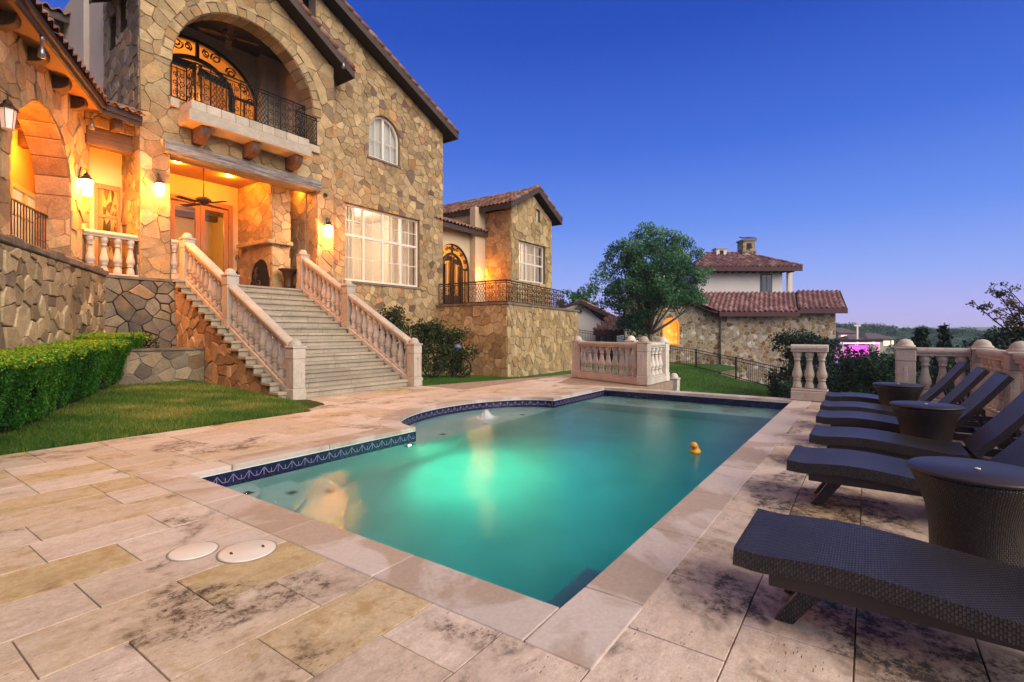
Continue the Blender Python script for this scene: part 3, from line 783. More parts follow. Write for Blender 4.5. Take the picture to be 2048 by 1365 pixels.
def sub_rect(poly, r):
    u0, u1, v0, v1 = r
    us, vs = [p[0] for p in poly], [p[1] for p in poly]
    if max(us) <= u0 or min(us) >= u1 or max(vs) <= v0 or min(vs) >= v1: return [poly]
    out = []
    for q in (clip(poly, 0, 1, v0), clip(poly, 0, -1, -v1)):
        if len(q) >= 3: out.append(q)
    mid = clip(clip(poly, 0, -1, -v0), 0, 1, v1)
    if len(mid) >= 3:
        for q in (clip(mid, 1, 0, u0), clip(mid, -1, 0, -u1)):
            if len(q) >= 3: out.append(q)
    return out
def sub_disc(poly, d):
    cu, cv, r, vmin = d
    def ins(p): return math.hypot(p[0] - cu, p[1] - cv) < r and p[1] >= vmin
    dense = []
    for i in range(len(poly)):
        p, q = poly[i], poly[(i + 1) % len(poly)]
        n = max(1, int(math.hypot(q[0] - p[0], q[1] - p[1]) / 0.05))
        dense += [(p[0] + (q[0] - p[0]) * k / n, p[1] + (q[1] - p[1]) * k / n) for k in range(n)]
    k = sum(ins(p) for p in dense)
    if k == 0: return [poly]
    if k >= len(dense) - 1: return []
    out = []
    for p in dense:
        if ins(p):
            m = max(1e-6, math.hypot(p[0] - cu, p[1] - cv)); p = (cu + (p[0] - cu) / m * r, cv + (p[1] - cv) / m * r)
        out.append(p)
    return [out]
def stones(mb, to3, nrm, bounds, wr, hr, seed, planes=(), rects=(), discs=(), gap=0.0025, dep=(0.008, 0.040), jag=0.010, mi=0, edge=0.007, blocky=0.75, mixy=1.0):
    """fills bounds=(u0,u1,v0,v1) with rough stones standing proud of the wall by dep metres"""
    q = random.Random(seed); u0, u1, v0, v1 = bounds; nrm = Vector(nrm).normalized()
    P = []
    v = v0 - hr[1]
    while v < v1 + hr[1]:
        h = q.uniform(*hr); u = u0 - wr[1] * q.uniform(0.5, 1.5)
        while u < u1 + wr[1]:
            w = wr[0] + (wr[1] - wr[0]) * q.random() ** 1.3 * (1.0 if q.random() > 0.12 else 1.5)
            if q.random() < 0.16 and h > hr[0] * 1.2:      # two thin stones in one course
                P.append((u + w / 2, v + h * 0.24)); P.append((u + w / 2 + q.uniform(-.1, .1) * w, v + h * 0.76))
            else: P.append((u + w / 2 + q.uniform(-.12, .12) * w, v + h / 2 + q.uniform(-.5, .5) * h * (1 - blocky)))
            u += w
        v += h
    P2 = []
    for (a, b) in P:
        r_ = q.random()
        if r_ < 0.13 * mixy: continue
        P2.append((a + q.uniform(-.14, .14) * wr[1] * mixy, b + q.uniform(-.14, .14) * hr[1] * mixy))
        if r_ > 1 - 0.24 * mixy: P2.append((a + q.choice((-1, 1)) * wr[0] * q.uniform(0.55, 0.8), b + q.choice((-1, 1)) * hr[0] * q.uniform(0.45, 0.8)))
    P = P2
    A = np.array(P); reach = max(wr[1], hr[1]) * 2.6
    for i, (pu, pv) in enumerate(P):
        if not (u0 - wr[1] < pu < u1 + wr[1] and v0 - hr[1] < pv < v1 + hr[1]): continue
        d2 = (A[:, 0] - pu) ** 2 + (A[:, 1] - pv) ** 2
        idx = np.argsort(d2)[1:22]
        poly = [(pu - reach, pv - reach), (pu + reach, pv - reach), (pu + reach, pv + reach), (pu - reach, pv + reach)]
        for j in idx:
            if d2[j] > (2 * reach) ** 2: break
            a, b = A[j, 0] - pu, A[j, 1] - pv
            poly = clip(poly, a, b, a * (pu + a / 2) + b * (pv + b / 2))
            if len(poly) < 3: break
        for (a, b, c) in ((-1, 0, -u0), (1, 0, u1), (0, -1, -v0), (0, 1, v1)) + tuple(planes):
            poly = clip(poly, a, b, c)
            if len(poly) < 3: break
        if len(poly) < 3: continue
        pieces = [poly]
        for r in rects: pieces = [x for p_ in pieces for x in sub_rect(p_, r)]
        for d in discs: pieces = [x for p_ in pieces for x in sub_disc(p_, d)]
        for pc in pieces:
            ar = area(pc)
            if ar < 0: pc = pc[::-1]; ar = -ar
            if ar < 0.004: continue
            us, vs = [p[0] for p in pc], [p[1] for p in pc]
            cu, cv = (min(us) + max(us)) / 2, (min(vs) + max(vs)) / 2; hw, hh = (max(us) - min(us)) / 2, (max(vs) - min(vs)) / 2
            if hw < 0.03 or hh < 0.03: continue
            rgh = []
            for k in range(len(pc)):
                a, b = pc[k], pc[(k + 1) % len(pc)]; L = math.hypot(b[0] - a[0], b[1] - a[1]); n = max(1, int(L / 0.11))
                for m in range(n):
                    f = m / n; s = 0.55 if m == 0 else 1.0
                    rgh.append((a[0] + (b[0] - a[0]) * f + q.uniform(-jag, jag) * s, a[1] + (b[1] - a[1]) * f + q.uniform(-jag, jag) * s))
            # soften the corners a little
            n = len(rgh)
            sm = [(0.92 * rgh[k][0] + 0.04 * (rgh[k - 1][0] + rgh[(k + 1) % n][0]), 0.92 * rgh[k][1] + 0.04 * (rgh[k - 1][1] + rgh[(k + 1) % n][1])) for k in range(n)]
            d = q.uniform(*dep); tu, tv = q.uniform(-.035, .035), q.uniform(-.05, .05); tint = q.random()
            def ring(ins, dd):
                o = []
                for x, y in sm:
                    x2 = cu + (x - cu) * max(0.25, 1 - ins / hw); y2 = cv + (y - cv) * max(0.25, 1 - ins / hh)
                    o.append(Vector(to3(x2, y2)) + nrm * max(0.003, dd + ((x2 - cu) * tu + (y2 - cv) * tv if dd > 0.005 else 0)))
                return o
            r0, r1, r2 = ring(gap, 0.001), ring(gap + 0.003, d * 0.72), ring(gap + edge, d)
            mb.add(r0 + r1 + r2, [(k, (k + 1) % n, n + (k + 1) % n, n + k) for k in range(n)] + [(n + k, n + (k + 1) % n, 2 * n + (k + 1) % n, 2 * n + k) for k in range(n)] + [tuple(range(2 * n, 3 * n))], mi, False, tint)
S = {}
S['gable'] = [stonemat('tan_wall_stones', TAN), mortarmat('tan_mortar', (0.24, 0.18, 0.105))]
S['tower'] = [stonemat('large_tan_stones', BIGTAN), mortarmat('pale_tan_mortar', (0.29, 0.22, 0.135))]
S['retaining'] = [stonemat('pale_garden_stones', GREYTAN, lichen=0.55), mortarmat('dark_joint', (0.11, 0.09, 0.06))]
S['dark'] = [stonemat('dark_garden_stones', DARKST, lichen=0.6), mortarmat('black_joint', (0.045, 0.038, 0.03))]
S['planter'] = [stonemat('planter_stones', DARKST, lichen=0.2), mortarmat('grey_joint', (0.25, 0.22, 0.18))]
S['terrace'] = [stonemat('terrace_stones', TERST), mortarmat('brown_joint', (0.17, 0.13, 0.08))]
S['neighbour'] = [stonemat('squared_stones', NEIST), mortarmat('cream_mortar', (0.46, 0.40, 0.29))]
S['stair'] = [stonemat('stair_stones', [(0.0, (0.46, 0.29, 0.155)), (0.3, (0.36, 0.215, 0.105)), (0.6, (0.50, 0.33, 0.18)), (0.85, (0.27, 0.17, 0.10))]), mortarmat('stair_joint', (0.28, 0.19, 0.11))]
# ------------------------------------------------------------------ main house
def arc2(cx, cz, r, a0, a1, n, rz=None):
    rz = rz or r
    return [(cx + r * math.cos(a0 + (a1 - a0) * i / n), cz + rz * math.sin(a0 + (a1 - a0) * i / n)) for i in range(n + 1)]

def tile_roof(mb, o, u, v, W, L, tw=0.24, cl=0.36, rad=0.06, mi=0, keep=None, seg=6):
    """barrel tiles on the plane o + u*s + v*t (u along the eave, v up the slope)"""
    o, u, v = Vector(o), Vector(u).normalized(), Vector(v).normalized()
    nrm = u.cross(v).normalized()
    if nrm.z < 0: nrm = -nrm
    nc, nr = max(1, int(round(W / tw))), max(1, int(round(L / cl)))
    tw, cl = W / nc, L / nr
    q = random.Random(3)
    for i in range(nc):
        for j in range(nr):
            c = o + u * (i + 0.5) * tw + v * (j + 0.5) * cl
            if keep is not None and not keep(c): continue
            jt = q.uniform(-0.012, 0.012); tint = q.random()
            vs = []
            for e, (tt, lift) in enumerate(((-0.04, 0.035 + jt), (cl + 0.02, 0.0))):
                for k in range(seg + 1):
                    a = k / seg
                    hgt = rad * math.sin(PI * min(1, max(0, (a - 0.08) / 0.66))) if a < 0.74 else -0.35 * rad * math.sin(PI * (a - 0.74) / 0.26)
                    vs.append(o + u * ((i + a) * tw) + v * (j * cl + tt) + nrm * (hgt + lift + 0.02))
            m = seg + 1
            fs = [(k, k + 1, m + k + 1, m + k) for k in range(seg)]
            b = [p - nrm * 0.03 for p in vs[:m]]
            vs2 = vs + b
            fs += [(k, 2 * m + k, 2 * m + k + 1, k + 1) for k in range(seg)]
            mb.add(vs2, fs, mi, True, tint)

house = thing('stone_house', 'large tan rubble stone house with tall arched balcony, lit porch and long tiled left wing', 'house', (7.0, 15.5, 0))
TY, GY = 14.9, 15.4
XL, XR = 4.95, 10.55
def f_tower(x, z): return (x, TY, z)
# tower front: porch opening below, great arch above
apx, apz, sl = 7.75, 12.05, 0.596
def rake_t(x): return apz - sl * abs(x - apx)
t_out = [(XL, -0.2), (5.66, -0.2), (5.66, 2.70), (5.62, 2.70), (5.62, 6.20), (9.93, 6.20), (9.93, -0.2), (XR, -0.2), (XR, rake_t(XR)), (apx, apz), (XL, rake_t(XL))]
arch = [(5.66, 7.50)] + [(9.81, 7.50)] + arc2(7.735, 8.5, 2.075, 0, PI, 40)
mb = MB(); mb.plate(t_out, [arch[::-1]], f_tower, (0, 0.55, 0))
mb.m = [1] * len(mb.m)
stones(mb, f_tower, (0, -1, 0), (XL, XR, -0.2, 12.0), (0.34, 0.72), (0.24, 0.46), 21,
       planes=((sl, 1, apz + sl * apx), (-sl, 1, apz - sl * apx)), rects=((5.66, 9.93, -0.3, 2.7), (5.62, 9.93, 2.69, 6.201), (5.66, 9.81, 7.50, 8.5)), discs=((7.735, 8.5, 2.335, 8.49),))
# reveals of the great arch and of the porch opening
for i in range(22):
    a0, a1 = PI * i / 22 + 0.004, PI * (i + 1) / 22 - 0.004
    p_ = [(7.735 + 2.07 * math.cos(a), 8.5 + 2.07 * math.sin(a)) for a in (a0, a1)]; p2 = [(7.735 + 2.055 * math.cos(a), 8.5 + 2.055 * math.sin(a)) for a in (a0 + .01, a1 - .01)]
    mb.add([(p_[0][0], TY, p_[0][1]), (p_[1][0], TY, p_[1][1]), (p_[1][0], TY + 0.54, p_[1][1]), (p_[0][0], TY + 0.54, p_[0][1]), (p2[0][0], TY + .01, p2[0][1]), (p2[1][0], TY + .01, p2[1][1]), (p2[1][0], TY + 0.53, p2[1][1]), (p2[0][0], TY + 0.53, p2[0][1])], [(4, 5, 6, 7), (0, 1, 5, 4), (1, 2, 6, 5), (2, 3, 7, 6), (3, 0, 4, 7)], 0, False, prng.random())
stones(mb, lambda y, z: (9.81, y, z), (-1, 0, 0), (TY, TY + 0.55, 7.5, 8.5), (0.3, 0.6), (0.3, 0.45), 22, dep=(0.008, 0.02))
stones(mb, lambda y, z: (9.93, y, z), (-1, 0, 0), (TY, TY + 0.55, 2.76, 6.2), (0.3, 0.6), (0.3, 0.45), 23, dep=(0.008, 0.03))
tower = mb.build('tower_wall', S['tower'], house)
# ring of voussoirs just proud of the wall
mb = MB()
for i in range(25):
    a0, a1 = PI * i / 25 + 0.004, PI * (i + 1) / 25 - 0.004
    r0, r1 = 2.075, 2.33 + 0.05 * math.sin(i * 2.7)
    pts = [(7.735 + r * math.cos(a), TY - 0.03, 8.5 + r * math.sin(a)) for r, a in ((r0, a0), (r0, a1), (r1, a1), (r1, a0))]
    mb.extr(pts, (0, 0.10, 0))
mb.t = [prng.random() for _ in range(len(mb.t) // 6) for k in range(6)]
mb.build('arch_stones', S['tower'], house, bevel=0.012)
mb = MB()
side = [(TY + 0.55, -0.2), (17.4, -0.2), (17.4, 13.0), (TY + 0.55, 13.0)]
mb.plate([(TY + 0.55, -0.2), (17.4, -0.2), (17.4, 11.2), (TY + 0.55, 11.2)],
         [[(15.75, 9.3), (16.15, 9.3), (16.15, 9.95)] + arc2(15.95, 9.95, 0.2, 0.2, PI - 0.2, 6) + [(15.75, 9.95)],
          [(16.5, 9.1), (16.9, 9.1), (16.9, 9.75)] + arc2(16.7, 9.75, 0.2, 0.2, PI - 0.2, 6) + [(16.5, 9.75)]],
         lambda y, z: (XL, y, z), (0.35, 0, 0))
mb.box(XL + 0.33, XL + 0.40, 15.55, 17.2, 8.9, 10.4)
mb.m = [1] * len(mb.m)
stones(mb, lambda y, z: (XL, y, z), (-1, 0, 0), (TY, 17.4, 2.7, 11.2), (0.22, 0.5), (0.18, 0.36), 24, rects=((15.72, 16.18, 9.27, 10.2), (16.47, 16.93, 9.07, 10.0)))
mb.build('tower_side_wall', S['dark'], house)
# gable wall with the two white windows
ga, gs = 13.15, 0.438
def rake_g(x): return 12.84 - gs * (x - 10.39)
WX0, WX1, WZ0, WZ1 = 11.38, 15.08, 3.28, 6.09
AX0, AX1, AZ0, AZs = 12.45, 13.98, 8.06, 9.02
g_out = [(10.2, -0.8), (16.50, -0.8), (16.50, rake_g(16.5)), (10.2, rake_g(10.2))]
awin = [(AX0, AZ0), (AX1, AZ0)] + arc2((AX0 + AX1) / 2, AZs, (AX1 - AX0) / 2, 0, PI, 20)
mb = MB(); mb.plate(g_out, [[(WX0, WZ0), (WX0, WZ1), (WX1, WZ1), (WX1, WZ0)], awin[::-1]], lambda x, z: (x, GY, z), (0, 0.4, 0))
mb.box(16.1, 16.5, GY + 0.4, 27, -0.8, 10.0)
mb.m = [1] * len(mb.m)
stones(mb, lambda x, z: (x, GY, z), (0, -1, 0), (10.2, 16.5, -0.8, 13.2), (0.20, 0.50), (0.17, 0.36), 31, planes=((gs, 1, 12.84 + gs * 10.39),),
       rects=((WX0, WX1, WZ0 - 0.09, WZ1), (AX0, AX1, AZ0 - 0.08, AZs)), discs=(((AX0 + AX1) / 2, AZs, (AX1 - AX0) / 2 + 0.005, AZs - 0.01),), dep=(0.006, 0.032))
mb.build('gable_wall', S['gable'], house)
mb = MB(); mb.box(WX0 - 0.06, WX1 + 0.06, GY - 0.05, GY + 0.1, WZ0 - 0.09, WZ0 - 0.004); mb.box(AX0 - 0.08, AX1 + 0.05, GY - 0.05, GY + 0.1, AZ0 - 0.08, AZ0 - 0.004)
mb.build('window_ledge', M['coping_stone'], house)

# roofs
def gable_slope(parent, name, x0, z0, x1, z1, yf, yb, tilemat, th=0.2, fas=0.24, tiles_depth=1.2):
    """one slope of a roof whose ridge runs along y; (x0,z0) ridge, (x1,z1) eave"""
    mb = MB(); d = Vector((x1 - x0, 0, z1 - z0)); L = d.length
    mb.extr([(x0, yf + 0.03, z0 - th), (x1, yf + 0.03, z1 - th), (x1, yf + 0.03, z1), (x0, yf + 0.03, z0)], (0, yb - yf, 0), 0)
    r = mb.build(name, [M['soffit']], parent)
    mb = MB()
    mb.extr([(x0, yf, z0 - fas), (x1, yf, z1 - fas), (x1, yf, z1 + 0.005), (x0, yf, z0 + 0.005)], (0, 0.028, 0))
    sg = 1 if x1 > x0 else -1
    mb.box(min(x1, x1 + sg * 0.028), max(x1, x1 + sg * 0.028), yf, yb, z1 - fas, z1 + 0.005)
    mb.build('fascia', M['fascia'], r)
    mb = MB()
    tile_roof(mb, (x1, yf - 0.03, z1), (0, 1, 0), (x0 - x1, 0, z0 - z1), yb - yf, L)
    # rake tiles along the gable edge
    n = int(L / 0.38)
    q = random.Random(8)
    for i in range(n):
        a = Vector((x1, yf + 0.05, z1 + 0.07)) + Vector((x0 - x1, 0, z0 - z1)) * (i / n)
        b = Vector((x1, yf + 0.05, z1 + 0.07)) + Vector((x0 - x1, 0, z0 - z1)) * ((i + 1.12) / n)
        m2 = MB(); m2.tube([a + Vector((0, 0, 0.03)), b], [0.11, 0.09], 8)
        mb.add(m2.v, m2.f, 0, True, q.random())
    mb.build('roof_tiles', tilemat, r)
    return r
gable_slope(house, 'tower_roof', apx, 12.05 + 0.25, 11.02, 12.3 - 0.596 * (11.02 - apx), 14.4, 16.9, M['tile'])
gable_slope(house, 'tower_roof', apx, 12.3, 4.5, 12.3 - 0.596 * (apx - 4.5), 14.4, 16.9, M['tile'])
gable_slope(house, 'gable_roof', 9.6, rake_g(9.6) + 0.25, 16.95, rake_g(16.95) + 0.25, 14.9, 22.0, M['tile'])

# weathered beam over the porch, with its rough checks
mb = MB()
nb_ = 26
vs, fs = [], []
q = random.Random(4)
for i in range(nb_ + 1):
    x = 5.46 + (10.02 - 5.46) * i / nb_
    w = lambda: q.uniform(-0.012, 0.012)
    vs += [(x, TY - 0.14 + w(), 6.05 + w()), (x, TY - 0.15 + w(), 6.22 + w()), (x, TY - 0.13 + w(), 6.38 + w()), (x, TY + 0.5, 6.39), (x, TY + 0.5, 6.05)]
for i in range(nb_):
    for k in range(5):
        fs.append((i * 5 + k, i * 5 + (k + 1) % 5, (i + 1) * 5 + (k + 1) % 5, (i + 1) * 5 + k))
fs += [(4, 3, 2, 1, 0), tuple(nb_ * 5 + k for k in range(5))]
mb.add(vs, fs)
mb.build('porch_beam', M['beam_grey'], house, bevel=0.01)

# porch room
mb = MB()
mb.box(5.0, 10.5, TY + 0.0, 17.6, 2.50, 2.755)
mb.build('porch_floor', M['step'], house)
mb = MB()
DX0, DX1, DZ0, DZ1 = 6.62, 8.36, 2.76, 5.52
mb.plate([(5.0, 2.755), (10.5, 2.755), (10.5, 7.2), (5.0, 7.2)], [[(DX0, DZ0 + 0.001), (DX0, DZ1), (DX1, DZ1), (DX1, DZ0 + 0.001)]], lambda x, z: (x, 17.58, z), (0, 0.25, 0))
mb.box(5.35, 5.60, 15.46, 17.57, 2.756, 6.29)
mb.build('porch_wall', M['stucco_cream'], house)
mb = MB(); mb.box(5.3, 10.5, 15.455, 17.575, 6.30, 6.42)
mb.build('porch_ceiling', M['ceiling_wood'], house)
mb = MB()
mb.prism([(8.68, 17.575), (8.70, 15.46), (9.30, 15.48), (9.9, 16.4), (10.45, 16.4), (10.45, 17.575)], 2.757, 6.297)
mb.box(9.9, 10.5, 15.455, 16.39, 2.757, 6.297)
mb.m = [1] * len(mb.m)
stones(mb, lambda y, z: (8.70, y, z), (-1, 0, 0), (15.46, 17.575, 2.757, 6.297), (0.25, 0.55), (0.2, 0.4), 33, rects=((15.55, 16.72, 2.7, 3.15),), discs=((16.135, 3.15, 0.58, 3.14),), dep=(0.008, 0.03), blocky=0.2)
stones(mb, lambda x, z: (x, 15.455, z), (0, -1, 0), (8.69, 9.32, 2.757, 6.297), (0.25, 0.55), (0.2, 0.4), 34, dep=(0.008, 0.03), blocky=0.2)
stones(mb, lambda y, z: (9.9, y, z), (-1, 0, 0), (15.46, 16.39, 2.757, 6.297), (0.25, 0.55), (0.2, 0.4), 35, dep=(0.008, 0.03), blocky=0.2)
chim = mb.build('chimney_breast', S['tower'], house)
mb = MB()
mb.box(8.45, 8.72, 15.30, 17.25, 4.20, 4.33); mb.box(8.72, 9.32, 15.28, 15.46, 4.20, 4.33)
mb.build('mantel', M['stone_tower'], chim, bevel=0.02)
mb = MB()
fp = [(16.72, 2.76), (15.55, 2.76), (15.55, 3.1)] + arc2(16.135, 3.1, 0.585, PI, 0, 14, 0.62)[1:]
fp = [(y, z) for y, z in [(15.6, 2.762), (16.67, 2.762)] + arc2(16.135, 3.15, 0.535, 0, PI, 14, 0.62)]
mb.extr([(8.678, y, z) for y, z in fp], (0.01, 0, 0))
mb.build('firebox', plain('black_firebox', (0.012, 0.009, 0.008), 0.95), chim)  # flat near-black sheet in place of the fire opening
# porch doors
def leaf_door(parent, x0, x1, y, z0, z1, mat, fr=0.14):
    mb = MB(); mb.box(x0, x0 + fr, y, y + 0.06, z0, z1); mb.box(x1 - fr, x1, y, y + 0.06, z0, z1)
    mb.box(x0 + fr, x1 - fr, y, y + 0.06, z1 - fr, z1); mb.box(x0 + fr, x1 - fr, y, y + 0.06, z0, z0 + fr * 1.6)
    d = mb.build('door', mat, parent)
    g = MB(); g.box(x0 + fr, x1 - fr, y + 0.025, y + 0.035, z0 + fr * 1.6, z1 - fr)
    g.build('pane', M['glass'], d)
    h = MB(); h.bar((x0 + fr / 2, y - 0.05, z0 + 1.0), (x0 + fr / 2, y - 0.05, z0 + 1.18), 0.02, 0.02); h.build('handle', M['bronze'], d)
    return d
mb = MB(); mb.box(DX0 - 0.12, DX0, 17.50, 17.66, DZ0, DZ1 + 0.14); mb.box(DX1, DX1 + 0.12, 17.50, 17.66, DZ0, DZ1 + 0.14); mb.box(DX0, DX1, 17.50, 17.66, DZ1, DZ1 + 0.14)
mb.build('door_frame', M['door_wood'], house)
leaf_door(house, DX0 + 0.003, 7.485, 17.56, DZ0 + 0.01, DZ1 - 0.004, M['door_wood'])
leaf_door(house, 7.495, DX1 - 0.003, 17.56, DZ0 + 0.01, DZ1 - 0.004, M['door_wood'])

def room(name, x0, x1, y0, y1, z0, z1, mat, parent):
    mb = MB()
    mb.add([(x0, y0, z0), (x1, y0, z0), (x1, y1, z0), (x0, y1, z0), (x0, y0, z1), (x1, y0, z1), (x1, y1, z1), (x0, y1, z1)],
           [(0, 1, 2, 3), (4, 7, 6, 5), (1, 5, 6, 2), (2, 6, 7, 3), (3, 7, 4, 0)])
    return mb.build(name, mat, parent)
rm = room('entry_room', 5.4, 9.6, 17.84, 21.5, 2.76, 6.1, M['room'], house)
mb = MB()
for yy in (18.6, 19.8, 21.0): mb.box(5.4, 9.6, yy, yy + 0.25, 5.75, 6.09)
mb.box(6.2, 6.9, 21.35, 21.45, 3.6, 5.0)
mb.build('room_beam', M['beam_brown'], rm)

def light(name, loc, col, power, parent, rad=0.06, kind='POINT', **kw):
    l = bpy.data.lights.new(name, kind); l.color = col; l.energy = power
    if kind in ('POINT', 'SPOT'): l.shadow_soft_size = rad
    for k, v in kw.items(): setattr(l, k, v)
    o = link(bpy.data.objects.new(name, l))
    o.location = Vector(loc) - (wloc(parent) if parent else Vector((0, 0, 0)))
    o.parent = parent
    return o
AMB = (1.0, 0.27, 0.012)
WARM = (1.0, 0.62, 0.30)
light('entry_room_lamp', (7.6, 19.4, 5.2), (1.0, 0.36, 0.03), 130, rm, 0.15)
can_spots = [(7.8, 16.35), (6.3, 16.2), (9.50, 15.72)]
for x, y in can_spots:
    mb = MB(); mb.lathe([(0.0001, 0.0), (0.085, 0.0), (0.10, -0.012), (0.10, 0.0)], (x, y, 6.288), 18)
    o = mb.build('ceiling_lamp', M['can'], house)
    light('ceiling_lamp_light', (x, y, 6.2), AMB, 150 if x < 9 else 60, o, 0.08)

# loggia behind the great arch
mb = MB()
mb.box(5.3, 10.3, 15.46, 17.6, 7.20, 7.50)
mb.plate([(5.3, 7.5), (10.5, 7.5), (10.5, 11.35), (5.3, 11.35)],
         [([(5.45, 7.501), (9.25, 7.501), (9.25, 9.15)] + arc2(7.35, 9.15, 1.9, 0, PI, 24, 1.5) + [(5.45, 9.15)])[::-1]], lambda x, z: (x, 17.5, z), (0, 0.2, 0))
mb.box(9.83, 10.0, 15.46, 17.49, 7.5, 11.3); mb.box(5.3, 5.5, 15.46, 17.49, 7.5, 11.3)
mb.box(9.25, 9.83, 17.1, 17.49, 7.5, 11.0)
mb.build('loggia_wall', plain('loggia_stucco', (0.34, 0.28, 0.22), 0.9), house)
mb = MB()
mb.extr([(5.3, 15.46, 11.35), (7.75, 15.46, 11.9), (10.2, 15.46, 10.95), (10.2, 15.46, 11.3), (7.75, 15.46, 12.02), (5.3, 15.46, 11.55)], (0, 2.0, 0))
mb.box(5.0, 10.4, 15.455, 17.49, 11.02, 11.10)
mb.build('loggia_ceiling', plain('dark_stained_boards', (0.035, 0.02, 0.014), 0.7), house)
lr = room('upper_room', 5.0, 9.8, 17.75, 21, 7.5, 11.2, M['room'], house)
light('upper_room_lamp', (7.0, 19.2, 9.6), (1.0, 0.29, 0.02), 210, lr, 0.2)
# arched iron door, drawn from frames and bars
def spiral(c, r, turns, a0, dirn=1, n=22, plane='xz', y=0.0):
    pts = []
    for i in range(n + 1):
        f = i / n
        a = a0 + dirn * turns * 2 * PI * f
        rr = r * (1 - 0.80 * f)
        pts.append((c[0] + rr * math.cos(a), c[1] + rr * math.sin(a)))
    return pts
def arched_iron_door(parent, y, xc, zf, zs, rx, rz, mat):
    """ellipse-headed double door: outer rim, inner arch, leaves and scrolls"""
    mb = MB()
    def rim(rx_, rz_, rad):
        pts = [(xc - rx_, y, zf)] + [(x, y, z) for x, z in arc2(xc, zs, rx_, PI, 0, 30, rz_)] + [(xc + rx_, y, zf)]
        mb.tube(pts, rad, 5)
    rim(rx, rz, 0.055)
    rim(rx * 0.58, rz * 0.62, 0.075)
    mb.bar((xc, y, zs + rz * 0.6), (xc, y, zs + rz * 0.99), 0.09, 0.09)
    for s in (-1, 1):
        mb.bar((xc + s * rx * 0.78, y, zf), (xc + s * rx * 0.78, y, zs + rz * 0.1), 0.05, 0.05)
        mb.bar((xc + s * rx * 0.6, y, zs + 0.1 * rz), (xc + s * rx, y, zs + 0.1 * rz), 0.05, 0.08)
    fr = mb.build('iron_door_frame', mat, parent)
    mb = MB()
    for s in (-1, 1):
        x0, x1 = (xc + s * 0.03, xc + s * rx * 0.54)
        mb.bar((x0 + s * 0.06, y, zf), (x0 + s * 0.06, y, zs + rz * 0.52), 0.14, 0.06)
        mb.bar((x1 - s * 0.08, y, zf), (x1 - s * 0.08, y, zs + rz * 0.2), 0.2, 0.06)
        mb.bar((min(x0, x1), y, zf + 0.25), (max(x0, x1), y, zf + 0.25), 0.06, 0.5)
        mb.bar((min(x0, x1), y, zs + rz * 0.38), (max(x0, x1), y, zs + rz * 0.30 if s > 0 else zs + rz * 0.46), 0.05, 0.22)
        for k in range(1, 4):
            xx = x0 + (x1 - x0) * (0.15 + 0.2 * k); mb.bar((xx, y, zf + 0.5), (xx, y, zs + rz * 0.3), 0.018, 0.018)
    mb.build('iron_door_leaf', mat, fr)
    mb = MB()
    for s in (-1, 1):
        for (dx, dz, r, a0) in ((0.30, 0.80, 0.17, 0.5), (0.55, 0.62, 0.17, 0.2), (0.76, 0.38, 0.16, -0.2), (0.14, 0.82, 0.12, 2.0), (0.9, 0.12, 0.13, 0.0)):
            for dd in (1, -1):
                sp_ = spiral((xc + s * dx * rx, zs + dz * rz), r * rx * 0.55, 1.5, a0 + (PI if dd < 0 else 0), dd * s)
                mb.tube([(px, y, pz) for px, pz in sp_], 0.016, 4)
    mb.build('scrollwork', mat, fr)
    g = MB(); g.extr([(x, y + 0.05, z) for x, z in [(xc - rx, zf), (xc + rx, zf)] + arc2(xc, zs, rx, 0, PI, 30, rz)], (0, 0.01, 0))
    g.build('pane', M['glass'], fr)
    return fr
arched_iron_door(house, 17.45, 7.35, 7.5, 9.15, 1.9, 1.5, M['iron'])

# balcony shelf on corbels, stone blocks along its top
mb = MB(); mb.box(5.80, 9.28, 14.20, TY - 0.002, 6.86, 7.16)
bal = mb.build('balcony_shelf', M['ledge'], house, bevel=0.02)
mb = MB(); n = 9
for i in range(n):
    x0, x1 = 5.86 + 3.36 * i / n, 5.86 + 3.36 * (i + 1) / n - 0.008
    mb.box(x0, x1, 14.23, TY - 0.003, 7.163, 7.40, tint=prng.random())
mb.build('shelf_block', M['ledge'], bal, bevel=0.012)
mb = MB(); mb.box(5.60, 5.80, 14.78, 15.46, 7.30, 7.52); mb.box(9.285, 9.95, 14.78, 15.46, 7.30, 7.52)
mb.box(5.81, 9.28, 14.905, 15.46, 7.42, 7.52)
mb.build('arch_sill', M['ledge'], house)
for x in (6.24, 7.6, 8.92):
    mb = MB()
    pr = [(TY - 0.004, 6.857), (14.30, 6.857), (14.30, 6.74)] + [(14.30 + 0.33 * (1 - math.cos(a)) * 1.0, 6.74 - 0.26 * math.sin(a)) for a in [PI / 2 * k / 6 for k in range(1, 7)]] + [(TY - 0.004, 6.46)]
    mb.extr([(x - 0.12, y, z) for y, z in pr], (0.24, 0, 0))
    mb.build('corbel', M['corbel'], bal, bevel=0.012)

